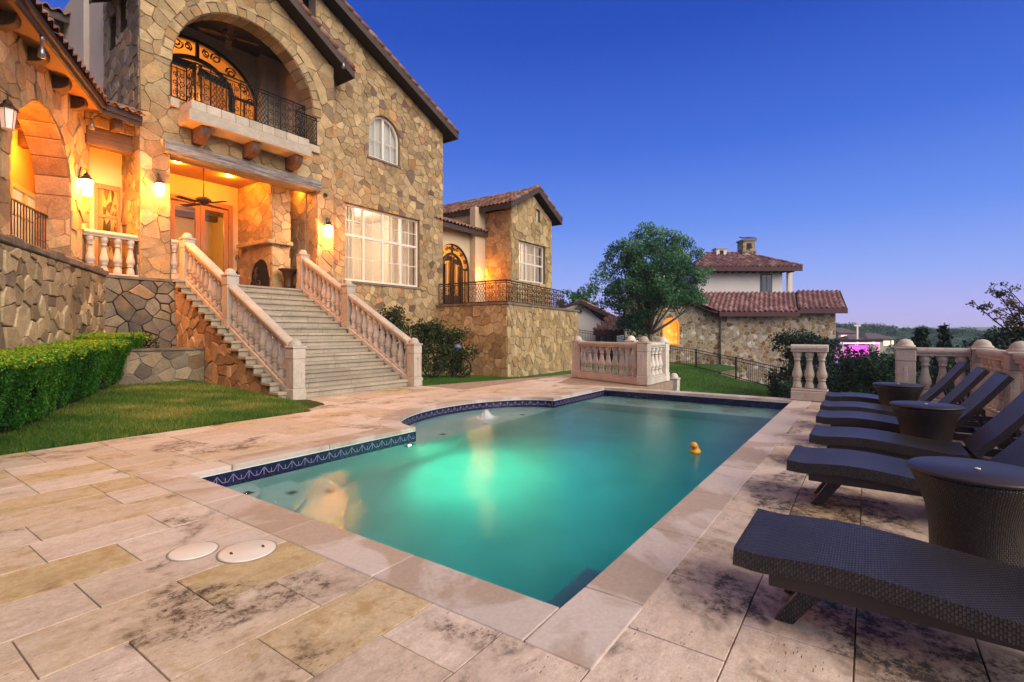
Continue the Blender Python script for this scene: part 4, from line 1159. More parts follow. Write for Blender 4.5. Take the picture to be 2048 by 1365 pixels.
# wrought-iron scroll railing panels
def scroll_panel(mb, P, s0, s1, z0, z1, rad=0.011, seg=4, cell=0.42, lattice=True):
    """P(s) -> (x,y); fills s0..s1, z0..z1 with scrolls"""
    n = max(1, round((s1 - s0) / cell)); c = (s1 - s0) / n; H = z1 - z0
    def tb_(pts, r=rad): mb.tube([P(s) + (z,) for s, z in pts], r, seg)
    tb_([(s0 + (s1 - s0) * i / 12, z1) for i in range(13)], rad * 1.9)
    tb_([(s0 + (s1 - s0) * i / 12, z1 - 0.09) for i in range(13)], rad * 1.1)
    tb_([(s0 + (s1 - s0) * i / 12, z0 + 0.03) for i in range(13)], rad * 1.5)
    for i in range(n + 1): tb_([(s0 + c * i, z0), (s0 + c * i, z1)], rad * 1.3)
    zt = z1 - 0.09
    for i in range(n):
        a = s0 + c * i; m = a + c / 2; h = zt - z0
        if i % 3 == 1 and lattice:
            for k in range(-3, 5):
                for sg in (1, -1):
                    p = []
                    for j in range(13):
                        zz = z0 + 0.03 + (h - 0.05) * j / 12; ss = m + sg * (zz - z0 - h / 2) * 0.62 + (k - 0.5) * c / 4
                        if a + 0.01 < ss < a + c - 0.01: p.append((ss, zz))
                    if len(p) > 2: tb_(p, rad * 0.75)
        else:
            for sg in (1, -1):
                r = c * 0.23
                for zc, a0, d in ((z0 + h * 0.22, PI / 2, sg), (z0 + h * 0.52, -PI / 2, -sg), (z0 + h * 0.80, -PI / 2, -sg)):
                    tb_(spiral((m + sg * c * 0.25, zc), r if zc < z0 + h * 0.7 else r * 0.75, 1.35, a0, d, 18), rad * 0.85)
                tb_([(m + sg * c * 0.04, z0 + h * (0.06 + 0.88 * j / 8)) if j % 2 == 0 else (m + sg * c * 0.11, z0 + h * (0.06 + 0.88 * j / 8)) for j in range(9)], rad * 0.75)
def polyP(pts):
    acc_ = [0.0]
    for a, b in zip(pts[:-1], pts[1:]): acc_.append(acc_[-1] + math.hypot(b[0] - a[0], b[1] - a[1]))
    def P(s):
        for i in range(len(pts) - 1):
            if s <= acc_[i + 1] or i == len(pts) - 2:
                f = (s - acc_[i]) / (acc_[i + 1] - acc_[i])
                return (pts[i][0] + (pts[i + 1][0] - pts[i][0]) * f, pts[i][1] + (pts[i + 1][1] - pts[i][1]) * f)
    return P, acc_
r1 = thing('balcony_railing', 'black wrought iron scroll railing of the upper balcony inside the great arch', 'railing', (7.5, 14.3, 7.4))
for pts, zlow in (([(5.62, 14.82), (5.98, 14.82)], 7.52), ([(5.98, 14.82), (5.98, 14.33)], 7.41), ([(5.98, 14.33), (9.12, 14.33)], 7.41), ([(9.12, 14.33), (9.12, 14.82)], 7.41), ([(9.12, 14.82), (9.86, 14.82)], 7.52)):
    P, ac = polyP(pts); mb = MB(); scroll_panel(mb, P, 0, ac[-1], zlow, 8.42, 0.013, cell=0.40)
    mb.build('scroll_panel', M['iron'], r1)

# windows
def sash_window(name, parent, x0, x1, z0, z1, y, cols, rows, mat, fr=0.075, mun=0.026, depth=0.10, muntin=None):
    """cols/rows: inner split positions (fractions); muntin(ci,ri)->(nx,nz) light counts"""
    root_mb = MB()
    root_mb.box(x0, x0 + fr, y, y + depth, z0, z1); root_mb.box(x1 - fr, x1, y, y + depth, z0, z1)
    root_mb.box(x0 + fr, x1 - fr, y, y + depth, z0, z0 + fr); root_mb.box(x0 + fr, x1 - fr, y, y + depth, z1 - fr, z1)
    xsn = [x0 + fr * 0.5] + [x0 + (x1 - x0) * c for c in cols] + [x1 - fr * 0.5]
    zsn = [z0 + fr * 0.5] + [z0 + (z1 - z0) * c for c in rows] + [z1 - fr * 0.5]
    for c in xsn[1:-1]: root_mb.box(c - fr * 0.55, c + fr * 0.55, y + 0.003, y + depth - 0.003, z0 + fr, z1 - fr)
    for c in zsn[1:-1]: root_mb.box(x0 + fr, x1 - fr, y + 0.006, y + depth - 0.006, c - fr * 0.55, c + fr * 0.55)
    wn = root_mb.build(name, mat, parent)
    mm = MB()
    for i in range(len(xsn) - 1):
        for j in range(len(zsn) - 1):
            nx, nz = muntin(i, j)
            for k in range(1, nx):
                c = xsn[i] + (xsn[i + 1] - xsn[i]) * k / nx; mm.box(c - mun / 2, c + mun / 2, y + 0.03, y + 0.065, zsn[j] + fr * 0.5, zsn[j + 1] - fr * 0.5)
            for k in range(1, nz):
                c = zsn[j] + (zsn[j + 1] - zsn[j]) * k / nz; mm.box(xsn[i] + fr * 0.5, xsn[i + 1] - fr * 0.5, y + 0.033, y + 0.062, c - mun / 2, c + mun / 2)
    if mm.f: mm.build('muntin', mat, wn)
    g = MB(); g.box(x0 + fr, x1 - fr, y + 0.045, y + 0.05, z0 + fr, z1 - fr); g.build('pane', M['glass'], wn)
    return wn
wn = sash_window('picture_window', house, WX0 + 0.004, WX1 - 0.004, WZ0 + 0.004, WZ1 - 0.004, GY + 0.12, (0.25, 0.5, 0.75), (0.60,), M['white_frame'], muntin=lambda i, j: (2, 2))
def curtain(name, parent, x0, x1, y, z0, z1, mat, waves=7, amp=0.095):
    mb = MB(); n = waves * 8
    v = []
    for i in range(n + 1):
        x = x0 + (x1 - x0) * i / n; yy = y + amp * math.sin(2 * PI * waves * i / n) + 0.02 * math.sin(i * 1.7)
        v += [(x, yy, z0), (x, yy, z1)]
    mb.add(v, [(2 * i, 2 * i + 2, 2 * i + 3, 2 * i + 1) for i in range(n)], 0, True)
    return mb.build(name, mat, parent)
gr = room('sitting_room', 10.9, 15.9, GY + 0.41, GY + 4.6, 2.9, 6.6, M['room'], house)
t = NT('backlit_curtain'); c_ = (0.74, 0.66, 0.54)
t.set(Base_Color=c_, Roughness=0.9); tl = t.n('ShaderNodeBsdfTranslucent', {'Color': c_ + (1,)})
mx = t.n('ShaderNodeMixShader', {0: 0.55, 1: t.b.outputs[0], 2: tl.outputs[0]}); t.t.links.new(mx.outputs[0], t.o.inputs[0]); M['curtain_lit'] = t.m
curtain('curtain', gr, 11.35, 12.22, GY + 0.62, 2.95, 6.5, M['curtain_lit'], 7)
curtain('curtain', gr, 13.95, 15.88, GY + 0.62, 2.95, 6.5, M['curtain_lit'], 11)
mb = MB(); mb.box(12.4, 13.7, GY + 3.2, GY + 4.4, 2.91, 3.5); mb.box(12.4, 13.7, GY + 4.0, GY + 4.5, 3.5, 4.2)
mb.build('sofa', plain('sage_upholstery', (0.25, 0.32, 0.26), 0.9), gr)
mb = MB(); mb.lathe([(0.12, 0), (0.05, 0.1), (0.05, 0.5), (0.22, 0.5), (0.14, 0.85)], (12.1, GY + 1.5, 3.4), 16); mb.build('table_lamp', M['curtain_lit'], gr)
light('sitting_room_lamp', (13.2, GY + 2.2, 5.9), (1.0, 0.76, 0.54), 420, gr, 0.2)
light('table_lamp_light', (12.1, GY + 1.5, 4.1), (1.0, 0.66, 0.38), 20, gr, 0.1)
# arched window with louvred shutters
mb = MB(); y = GY + 0.1
xc = (AX0 + AX1) / 2; rr = (AX1 - AX0) / 2
ring_o = [(AX0 + 0.004, AZ0 + 0.004), (AX1 - 0.004, AZ0 + 0.004)] + arc2(xc, AZs, rr - 0.004, 0, PI, 20)
ring_i = [(AX0 + 0.075, AZ0 + 0.075), (AX1 - 0.075, AZ0 + 0.075)] + arc2(xc, AZs, rr - 0.075, 0, PI, 20)
mb.plate(ring_o, [ring_i[::-1]], lambda x, z: (x, y, z), (0, 0.1, 0))
mb.box(xc - 0.045, xc + 0.045, y + 0.003, y + 0.097, AZ0 + 0.076, AZs + rr - 0.08)
aw = mb.build('arched_window', M['white_frame'], house)
mb = MB()
for x in (xc - rr * 0.5, xc + rr * 0.5): mb.box(x - 0.013, x + 0.013, y + 0.03, y + 0.06, AZ0 + 0.07, AZs + rr * 0.83)
mb.box(AX0 + 0.07, AX1 - 0.07, y + 0.033, y + 0.058, AZ0 + 0.72, AZ0 + 0.746)
mb.build('muntin', M['white_frame'], aw)
g = MB(); g.extr([(x, y + 0.045, z) for x, z in ring_i], (0, 0.004, 0)); g.build('pane', M['glass'], aw)
mb = MB()
for k in range(25):
    z = AZ0 + 0.10 + k * 0.062
    hw = rr - 0.02 if z < AZs else max(0.05, math.sqrt(max(0.0, (rr - 0.02) ** 2 - (z - AZs) ** 2)))
    mb.obox((xc, y + 0.15, z), (1, 0, 0), (0, 0.5, 0.86), (0, -0.86, 0.5), hw, 0.040, 0.005)
mb.build('shutter', M['white_frame'], aw)
ar = room('upper_bedroom', 11.9, 14.6, GY + 0.41, GY + 2.5, 7.7, 10.3, M['room'], house)
light('bedroom_lamp', (13.2, GY + 1.6, 9.6), (1.0, 0.78, 0.56), 30, ar, 0.15)

# security camera
sc_ = thing('security_camera', 'small black dome security camera on stone beside the beam end', 'camera', (10.2, 14.86, 6.0))
mb = MB(); mb.lathe([(0.06, 0), (0.06, 0.03), (0.03, 0.05)], (10.2, 14.84, 6.0), 12); mb.ball((10.2, 14.80, 5.97), 0.055, 10, 6); mb.bar((10.2, 14.9, 6.0), (10.2, 14.80, 6.0), 0.04, 0.04)
mb.build('camera_body', M['rubber'], sc_)

# ---------------------------------------------------------------- left wing: local frame along D from the corner J
DA = R(60.6); DV = Vector((math.cos(DA), math.sin(DA), 0)); NV = Vector((DV.y, -DV.x, 0)); J = Vector((4.26, 14.9, 0))
def W3(L, off, z): return tuple(J + DV * L + NV * off + Vector((0, 0, z)))
wa_c, wa_r, wa_s = -2.18, 1.45, 4.40
a_out = [(-12, 2.6), (wa_c - wa_r, 2.6), (wa_c - wa_r, wa_s)] + arc2(wa_c, wa_s, wa_r, PI, 0, 26)[1:-1] + [(wa_c + wa_r, wa_s), (wa_c + wa_r, 2.6), (0.5, 2.6), (0.5, 6.75), (-12, 6.75)]
mb = MB(); mb.plate(a_out, [], lambda L, z: W3(L, -0.45, z), -NV * 0.6)
mb.m = [1] * len(mb.m)
stones(mb, lambda L, z: W3(L, -0.45, z), NV, (-9, 0.5, 2.85, 6.7), (0.3, 0.66), (0.22, 0.44), 41, rects=((wa_c - wa_r, wa_c + wa_r, 2.5, wa_s),), discs=((wa_c, wa_s, wa_r, wa_s - 0.01),))
stones(mb, lambda o, z: W3(wa_c + wa_r, -0.45 - o, z), -DV, (0, 0.6, 2.85, wa_s), (0.3, 0.62), (0.3, 0.5), 42, dep=(0.008, 0.025))
for i in range(11):
    a0, a1 = PI * i / 11 + 0.006, PI * (i + 1) / 11 - 0.006
    def pt(a, r, o): return W3(wa_c + r * math.cos(a), o, wa_s + r * math.sin(a))
    mb.add([pt(a0, wa_r, -0.45), pt(a1, wa_r, -0.45), pt(a1, wa_r, -1.05), pt(a0, wa_r, -1.05), pt(a0 + .012, wa_r - .02, -0.46), pt(a1 - .012, wa_r - .02, -0.46), pt(a1 - .012, wa_r - .02, -1.04), pt(a0 + .012, wa_r - .02, -1.04)], [(4, 5, 6, 7), (0, 1, 5, 4), (1, 2, 6, 5), (2, 3, 7, 6), (3, 0, 4, 7)], 0, False, prng.random())
mb.build('arcade_wall', S['tower'], house)
# beam and short wall between the wing and the tower
mb = MB(); mb.box(3.98, 4.94, 15.25, 15.55, 5.93, 6.36); mb.build('timber_beam', M['beam_brown'], house, bevel=0.015)
mb = MB(); mb.box(3.95, 4.945, 15.2, 15.6, 6.37, 6.75); mb.build('wall_band', M['stone_tower'], house)
# wing interior
mb = MB()
BO = -2.0
bk = [(-9, 2.86), (4.6, 2.86), (4.6, 6.3), (-9, 6.3)]
h1 = (0.72, 2.5, 2.9, 4.98)
mb.plate(bk, [[(h[0], h[2]), (h[0], h[3]), (h[1], h[3]), (h[1], h[2])] for h in (h1,)], lambda L, z: W3(L, BO, z), -NV * 0.2)
mb.build('wing_wall', M['stucco_cream'], house)
mb = MB(); mb.extr([W3(-9, -0.2, 2.6), W3(2.0, -0.2, 2.6), W3(4.5, -1.2, 2.6), W3(4.5, BO, 2.6), W3(-9, BO, 2.6)], (0, 0, 0.25)); mb.build('wing_floor', M['step'], house)
mb = MB(); mb.extr([W3(-9, -1.06, 6.32), W3(0.3, -1.06, 6.32), W3(4.5, -1.0, 6.32), W3(4.5, BO, 6.32), W3(-9, BO, 6.32)], (0, 0, 0.1)); mb.build('wing_ceiling', M['ceiling_wood'], house)
mb = MB()
for L in (-6.5, -5.0, -3.4, -1.9, -0.4, 1.2, 2.8): mb.bar(W3(L, -1.0, 6.12), W3(L + 0.1, BO + 0.02, 6.12), 0.24, 0.36)
mb.build('ceiling_beam', M['beam_brown'], house)
def wing_door(h, mat, cols):
    mb = MB(); L0, L1, z0, z1 = h; f = 0.11
    def bx(a, b, c, d, o0, o1): mb.extr([W3(a, o0, c), W3(b, o0, c), W3(b, o0, d), W3(a, o0, d)], NV * (o1 - o0))
    bx(L0, L0 + f, z0, z1, BO - 0.05, BO + 0.04); bx(L1 - f, L1, z0, z1, BO - 0.05, BO + 0.04); bx(L0 + f, L1 - f, z1 - f, z1, BO - 0.05, BO + 0.04); bx(L0 + f, L1 - f, z0, z0 + 0.2, BO - 0.05, BO + 0.04)
    for c in range(1, cols): x = L0 + (L1 - L0) * c / cols; bx(x - 0.04, x + 0.04, z0 + 0.2, z1 - f, BO - 0.045, BO + 0.03)
    bx(L0 + f, L1 - f, z1 - 0.75, z1 - 0.70, BO - 0.04, BO + 0.02)
    d = mb.build('glazed_door', mat, house)
    g = MB(); g.extr([W3(L0 + f, BO, z0 + 0.2), W3(L1 - f, BO, z0 + 0.2), W3(L1 - f, BO, z1 - f), W3(L0 + f, BO, z1 - f)], -NV * 0.01); g.build('pane', M['glass'], d)
wing_door(h1, M['white_frame'], 2)
mb = MB(); mb.plate([(3.55, 2.86), (4.94, 2.86), (4.94, 6.3), (3.55, 6.3)], [[(4.36, 2.861), (4.36, 5.2), (4.90, 5.2), (4.90, 2.861)]], lambda x, z: (x, 16.05, z), (0, 0.15, 0))
mb.build('lobby_wall', M['stucco_cream'], house)
mb = MB(); mb.box(4.36, 4.42, 16.02, 16.12, 2.87, 5.2); mb.box(4.84, 4.90, 16.02, 16.12, 2.87, 5.2); mb.box(4.42, 4.84, 16.02, 16.12, 5.08, 5.2); mb.box(4.42, 4.84, 16.03, 16.11, 4.35, 4.42); mb.box(4.42, 4.84, 16.03, 16.11, 2.87, 3.05); mb.build('glazed_door', M['door_wood'], house)
lb_ = room('lobby_room', 3.75, 4.93, 16.21, 17.9, 2.86, 5.9, M['room'], house)
light('lobby_lamp', (4.35, 17.2, 5.0), (1.0, 0.40, 0.06), 36, lb_, 0.12)
def bxw(L0, L1, o0, o1, z0, z1):
    v = [W3(L, o, z) for z in (z0, z1) for L, o in ((L0, o0), (L1, o0), (L1, o1), (L0, o1))]
    return v, [(0, 1, 2, 3), (4, 7, 6, 5), (1, 2, 6, 5), (2, 3, 7, 6), (3, 0, 4, 7)]
mb = MB(); v_, f_ = bxw(0.2, 3.4, BO - 0.21, BO - 2.6, 2.87, 6.1); mb.add(v_, f_)
wr = mb.build('wing_room', M['room'], house)
light('wing_room_lamp', W3(1.8, BO - 1.3, 5.2), (1.0, 0.70, 0.42), 120, wr, 0.2)
for L, o, pw in ((-2.5, -1.5, 170), (0.75, -1.35, 110)):
    mb = MB(); p = W3(L, o, 6.30); mb.lathe([(0.0001, 0.0), (0.085, 0.0), (0.10, -0.012), (0.10, 0.0)], p, 16); ob = mb.build('ceiling_lamp', M['can'], house)
    light('wing_ceiling_light', W3(L, o, 5.7), (1.0, 0.22, 0.006), pw * 1.5, ob, 0.1)
# wing roof: eave at off -0.2, plus the short return to the tower
rs = 0.37; ZE = 6.62; EO = -0.02
mb = MB()
mb.extr([W3(-12, EO, ZE - 0.02), W3(-0.28, EO, ZE - 0.02), W3(-0.05, EO - 0.55, ZE - 0.02 + 0.02), W3(-12, EO - 0.55, ZE)], (0, 0, 0.05))
mb.extr([W3(-12, EO, ZE + 0.03), W3(-0.28, EO, ZE + 0.03), W3(6.0, EO - 4.2, ZE + rs * 4.2), W3(-12, EO - 4.2, ZE + rs * 4.2)], (0, 0, 0.04))
wroof = mb.build('wing_roof', M['ceiling_wood'], house)
mb = MB()
c0 = Vector(W3(-0.28, EO, 0))
c0 = Vector((c0.x, c0.y, 0))
mb.extr([W3(-12, EO, ZE - 0.10), W3(-0.28, EO, ZE - 0.10), W3(-0.28, EO, ZE + 0.12), W3(-12, EO, ZE + 0.12)], NV * 0.05)
mb.extr([W3(-12, EO + 0.051, ZE + 0.0), W3(-0.28, EO + 0.051, ZE), W3(-0.28, EO + 0.051, ZE + 0.13), W3(-12, EO + 0.051, ZE + 0.13)], NV * 0.05)
mb.extr([(c0.x, c0.y, ZE - 0.10), (4.945, c0.y + 0.12, ZE - 0.10), (4.945, c0.y + 0.12, ZE + 0.12), (c0.x, c0.y, ZE + 0.12)], (0, -0.05, 0))
mb.extr([(c0.x, c0.y - 0.051, ZE), (4.945, c0.y + 0.069, ZE), (4.945, c0.y + 0.069, ZE + 0.13), (c0.x, c0.y - 0.051, ZE + 0.13)], (0, -0.05, 0))
mb.build('fascia', M['fascia'], wroof)
mb = MB()
tile_roof(mb, W3(-12, EO + 0.12, ZE + 0.10), DV, -NV + Vector((0, 0, rs)), 17, 4.6, rad=0.07,
          keep=lambda c: (Vector((c.x, c.y, 0)) - c0).dot(DV) < 0.0 + 0.52 * max(0, -(Vector((c.x, c.y, 0)) - c0).dot(NV)) and c.x < 4.9)
tile_roof(mb, (c0.x - 0.6, c0.y - 0.10, ZE + 0.10), (1, 0, 0.0), (0, 1, rs), 4.95 - c0.x + 0.6, 2.6, rad=0.07,
          keep=lambda c: c.x < 4.93 and (Vector((c.x, c.y, 0)) - c0).dot(DV) > 0.52 * max(0, -(Vector((c.x, c.y, 0)) - c0).dot(NV)) - 0.12)
mb.build('roof_tiles', M['tile'], wroof)
for L in (-10.1, -8.9, -7.7, -6.5, -5.3, -4.1, -2.9, -1.75, -0.75):
    mb = MB(); pr = [(-0.452, ZE - 0.03), (-0.16, ZE - 0.03), (-0.16, ZE - 0.12)] + [(-0.16 - 0.28 * (1 - math.cos(a)), ZE - 0.12 - 0.16 * math.sin(a)) for a in (0.4, 0.8, 1.2, 1.55)] + [(-0.452, ZE - 0.36)]
    mb.extr([W3(L - 0.1, o, z) for o, z in pr], DV * 0.2); mb.build('corbel', M['corbel'], wroof, bevel=0.01)
mb = MB(); mb.box(4.42, 4.58, 14.85, 15.2, ZE - 0.3, ZE - 0.04); mb.build('corbel', M['corbel'], wroof)
# stucco block and eave rising behind the wing roof
mb = MB(); mb.box(4.95, 5.25, 17.41, 20.5, 2.8, 11.5); mb.box(0.5, 4.95, 20.6, 24, 2.8, 11.06); mb.box(4.80, 4.94, 18.6, 20.5, 7.0, 11.5)
mb.box(-6.0, 4.9, 24.1, 26, 2.8, 15.5)
mb.build('upper_wall', M['stucco'], house)
mb = MB(); mb.extr([(0.0, 19.95, 10.85), (5.0, 19.95, 10.85), (5.0, 24, 12.3), (0.0, 24, 12.3)], (0, 0, 0.12))
rb = mb.build('upper_roof', M['soffit'], house)
mb = MB(); mb.box(0.0, 5.02, 19.90, 19.95, 10.80, 11.02); mb.build('fascia', M['fascia'], rb)
mb = MB(); tile_roof(mb, (0.0, 19.85, 11.0), (1, 0, 0), (0, 4.05, 1.45), 5.0, 4.2, tw=0.3, rad=0.09); mb.build('roof_tiles', M['tile'], rb)

# ---------------------------------------------------------------- right wing on its terrace
rw = house
wx0, wx1, wy = 19.75, 23.53, 14.0
zf = 2.62
mb = MB()
wax = (wx0 + wx1) / 2
mb.plate([(wx0, 2.0), (wx1, 2.0), (wx1, 7.35), (wax, 8.42), (wx0, 7.35)], [[(20.40, 3.95), (20.40, 5.92), (22.86, 5.92), (22.86, 3.95)], [(21.95, 7.1), (21.95, 7.75), (22.35, 7.75), (22.35, 7.1)]], lambda x, z: (x, wy, z), (0, 0.4, 0))
mb.box(wx0, wx0 + 0.4, wy + 0.4, 15.54, 2.0, 7.3); mb.box(wx1 - 0.4, wx1, wy + 0.4, 24, 2.0, 7.3)
mb.m = [1] * len(mb.m)
stones(mb, lambda x, z: (x, wy, z), (0, -1, 0), (wx0, wx1, 2.5, 8.45), (0.28, 0.6), (0.22, 0.44), 51, planes=((0.566, 1, 8.42 + 0.566 * wax), (-0.566, 1, 8.42 - 0.566 * wax)), rects=((20.40, 22.86, 3.95, 5.92), (21.95, 22.35, 7.1, 7.75)))
stones(mb, lambda y, z: (wx0, y, z), (-1, 0, 0), (wy, 15.54, 2.5, 7.3), (0.28, 0.6), (0.22, 0.44), 52)
mb.build('wing_stone_wall', S['terrace'], rw)
mb = MB(); mb.box(18.95, 19.76, 15.55, 15.89, 2.0, 7.5); mb.box(19.3, 19.7, 15.6, 25, 2.0, 7.3)
mb.box(16.5, 18.9, 19.0, 19.3, 6.0, 8.0)
mb.build('wing_stucco_wall', M['stucco_cream'], rw)
# door wall
mb = MB()
dc, dr, dz = 17.75, 1.19, 4.3
mb.plate([(16.51, 2.0), (19.35, 2.0), (19.35, 6.2), (16.51, 6.2)], [([(dc - dr, 2.63), (dc + dr, 2.63)] + arc2(dc, dz, dr, 0, PI, 20, 1.25))[::-1]], lambda x, z: (x, 15.9, z), (0, 0.3, 0))
mb.build('door_wall', M['stucco_cream'], rw)
arched_iron_door(rw, 15.98, dc, 2.63, dz, dr, 1.25, M['bronze'])
dr_ = room('hall_room', 16.52, 19.0, 16.21, 18.6, 2.63, 5.9, M['room'], rw)
light('hall_lamp', (17.2, 17.3, 5.2), (1.0, 0.40, 0.05), 130, dr_, 0.15)
mb = MB(); mb.extr([(15.9, 15.45, 6.22), (19.95, 15.45, 6.22), (19.95, 17.6, 7.0), (15.9, 17.6, 7.0)], (0, 0, 0.1)); lrf = mb.build('low_roof', M['soffit'], rw)
mb = MB(); mb.box(15.9, 19.98, 15.40, 15.45, 6.10, 6.32); mb.build('fascia', M['fascia'], lrf)
mb = MB(); tile_roof(mb, (15.9, 15.36, 6.33), (1, 0, 0), (0, 2.2, 0.8), 4.06, 2.2, rad=0.075); mb.build('roof_tiles', M['tile'], lrf)
gable_slope(rw, 'wing_roof', wax, 8.72, 23.98, 7.48, 13.6, 24, M['tile'])
gable_slope(rw, 'wing_roof', wax, 8.72, 19.25, 7.47, 13.6, 24, M['tile'])
wn2 = sash_window('wing_window', rw, 20.404, 22.856, 3.954, 5.916, wy + 0.12, (0.333, 0.667), (0.46,), M['white_frame'], fr=0.07, muntin=lambda i, j: (2, 2) if j else (2, 1))
wr2 = room('wing_room', 20.2, 23.1, wy + 0.41, wy + 3.4, 2.7, 6.4, M['room'], rw)
curtain('curtain', wr2, 20.22, 23.08, wy + 0.62, 2.8, 6.2, M['curtain_lit'], 13)
light('wing_lamp', (21.2, wy + 2.0, 5.6), (1.0, 0.80, 0.66), 150, wr2, 0.2)
mb = MB(); mb.box(21.954, 22.346, wy + 0.12, wy + 0.2, 7.104, 7.746); aw2 = mb.build('attic_vent', M['white_frame'], rw)
mb = MB()
for k in range(6): mb.box(21.99, 22.31, wy + 0.105, wy + 0.119, 7.16 + k * 0.095, 7.21 + k * 0.095)
mb.build('louvre', M['stucco'], aw2)
# ------------------------------------------------------------------ walls in the garden
rwall = thing('retaining_wall', 'pale dry stacked retaining wall behind the clipped hedge under the arcade', 'retaining wall', W3(-4, 0, 0))
mb = MB(); mb.extr([W3(-12, 0, -0.5), W3(-0.0, 0, -0.5), W3(-0.0, 0, 2.72), W3(-12, 0, 2.72)], -NV * 0.5)
mb.m = [1] * len(mb.m)
stones(mb, lambda L, z: W3(L, 0, z), NV, (-8.5, 0.0, -0.1, 2.715), (0.20, 0.46), (0.20, 0.46), 61, gap=0.007, dep=(0.015, 0.055), edge=0.016, blocky=0.45)
mb.build('wall', S['retaining'], rwall)
mb = MB(); q = random.Random(6); L = -12.0
while L < -0.1:
    l2 = min(L + q.uniform(0.35, 0.8), 0.02); z = q.uniform(2.83, 2.90)
    mb.extr([W3(L + 0.006, 0.06 + q.uniform(-0.02, 0.02), 2.723), W3(l2 - 0.006, 0.06 + q.uniform(-0.02, 0.02), 2.723), W3(l2 - 0.006, -0.5, 2.723), W3(L + 0.006, -0.5, 2.723)], (0, 0, z - 2.723)); L = l2
mb.build('coping', M['coping_stone'], rwall, bevel=0.02)
bw = thing('porch_base_wall', 'dark mossy rubble wall between the stairs and the pale retaining wall', 'stone wall', (4.9, 14.8, 0))
mb = MB(); mb.box(4.0, 5.9, 14.78, 15.2, -0.3, 2.70, 1)
stones(mb, lambda x, z: (x, 14.78, z), (0, -1, 0), (4.0, 5.9, 0.0, 2.70), (0.2, 0.55), (0.2, 0.42), 62, gap=0.009, dep=(0.015, 0.06), edge=0.018, blocky=0.25)
mb.build('wall', S['dark'], bw)
mb = MB(); mb.box(3.95, 5.95, 14.74, 15.2, 2.703, 2.77); mb.build('coping', M['coping_stone'], bw)
pl = thing('stone_planter', 'low dark stone planter wall at the foot of the stair side', 'planter', (4.9, 13.9, 0.2))
mb = MB(); mb.box(3.6, 5.72, 13.2, 13.5, -0.2, 0.98); mb.box(3.6, 3.9, 13.5, 14.78, -0.2, 0.98)
mb.m = [1] * len(mb.m)
stones(mb, lambda x, z: (x, 13.2, z), (0, -1, 0), (3.6, 5.72, -0.1, 0.98), (0.25, 0.55), (0.25, 0.45), 63, gap=0.009, dep=(0.01, 0.035), edge=0.014, blocky=0.2)
mb.build('wall', S['planter'], pl)
mb = MB(); mb.box(3.55, 5.725, 13.15, 13.53, 0.983, 1.03); mb.build('coping', M['coping_stone'], pl)
mb = MB(); mb.box(3.91, 5.7, 13.51, 14.77, 0.3, 0.9); mb.build('soil', M['soil'], pl)
tw_ = thing('terrace_wall', 'tall tan stone terrace wall below the wing with the iron scroll railing', 'terrace', (20, 13, 0))
T1, T2 = (16.1, 11.6), (24.6, 12.95)
mb = MB(); mb.prism([T1, T2, (26, 24), (16.1, 24), (16.1, 15.8)], -2.0, 2.50, 1)
tv = Vector((T2[0] - T1[0], T2[1] - T1[1], 0)); tl_ = tv.length; tv.normalize()
stones(mb, lambda u, z: (T1[0] + tv.x * u, T1[1] + tv.y * u, z), (tv.y, -tv.x, 0), (0, tl_, -1.6, 2.495), (0.24, 0.52), (0.22, 0.44), 64, gap=0.005, dep=(0.012, 0.045), edge=0.010, blocky=0.55)
stones(mb, lambda y, z: (16.1, y, z), (-1, 0, 0), (T1[1], 15.4, -1.2, 2.495), (0.28, 0.6), (0.24, 0.46), 65, gap=0.005, dep=(0.012, 0.045), edge=0.010, blocky=0.55)
mb.build('wall', S['terrace'], tw_)
mb = MB(); mb.prism([(16.04, 11.53), (24.68, 12.88), (26.1, 24), (16.04, 24)], 2.503, 2.60); mb.build('coping', M['coping_stone'], tw_)
r2 = thing('terrace_railing', 'long black wrought iron scroll railing along the edge of the side terrace', 'railing', (18, 12, 2.6))
P, ac = polyP([(16.16, 15.3), (16.16, 11.68)]); mb = MB(); scroll_panel(mb, P, 0, ac[-1], 2.60, 3.47, 0.015, cell=0.5); mb.build('scroll_panel', M['iron_rust'], r2)
P, ac = polyP([(16.16, 11.68), (22.6, 12.70)]); mb = MB(); scroll_panel(mb, P, 0, ac[-1], 2.60, 3.47, 0.015, cell=0.5); mb.build('scroll_panel', M['iron_rust'], r2)

# ------------------------------------------------------------------ balusters, posts, rails
BP = [(0.0, .95), (.05, .92), (.12, .80), (.19, .62), (.22, .60), (.225, .78), (.25, .78), (.26, .62), (.30, .88), (.36, 1.0), (.42, .95), (.55, .68), (.70, .52), (.76, .50), (.765, .68), (.79, .68), (.80, .58), (.84, .62), (.88, .80), (.93, .90), (1.0, .86)]
def baluster_mesh(h, r, mat, name='baluster'):
    mb = MB(); mb.lathe([(r * b, h * a) for a, b in BP], (0, 0, 0), 16)
    o = mb.build(name, mat); me = o.data; bpy.data.objects.remove(o); return me
BM = baluster_mesh(0.76, 0.096, M['cast']); BMP = baluster_mesh(0.76, 0.096, M['cast_pale'])
def add_baluster(parent, x, y, z, me=None, sz=1.0):
    o = link(bpy.data.objects.new('baluster', me or BM)); o.parent = parent
    o.location = Vector((x, y, z)) - wloc(parent); o.scale = (1, 1, sz); o.rotation_euler = (0, 0, prng.uniform(0, 6)); return o
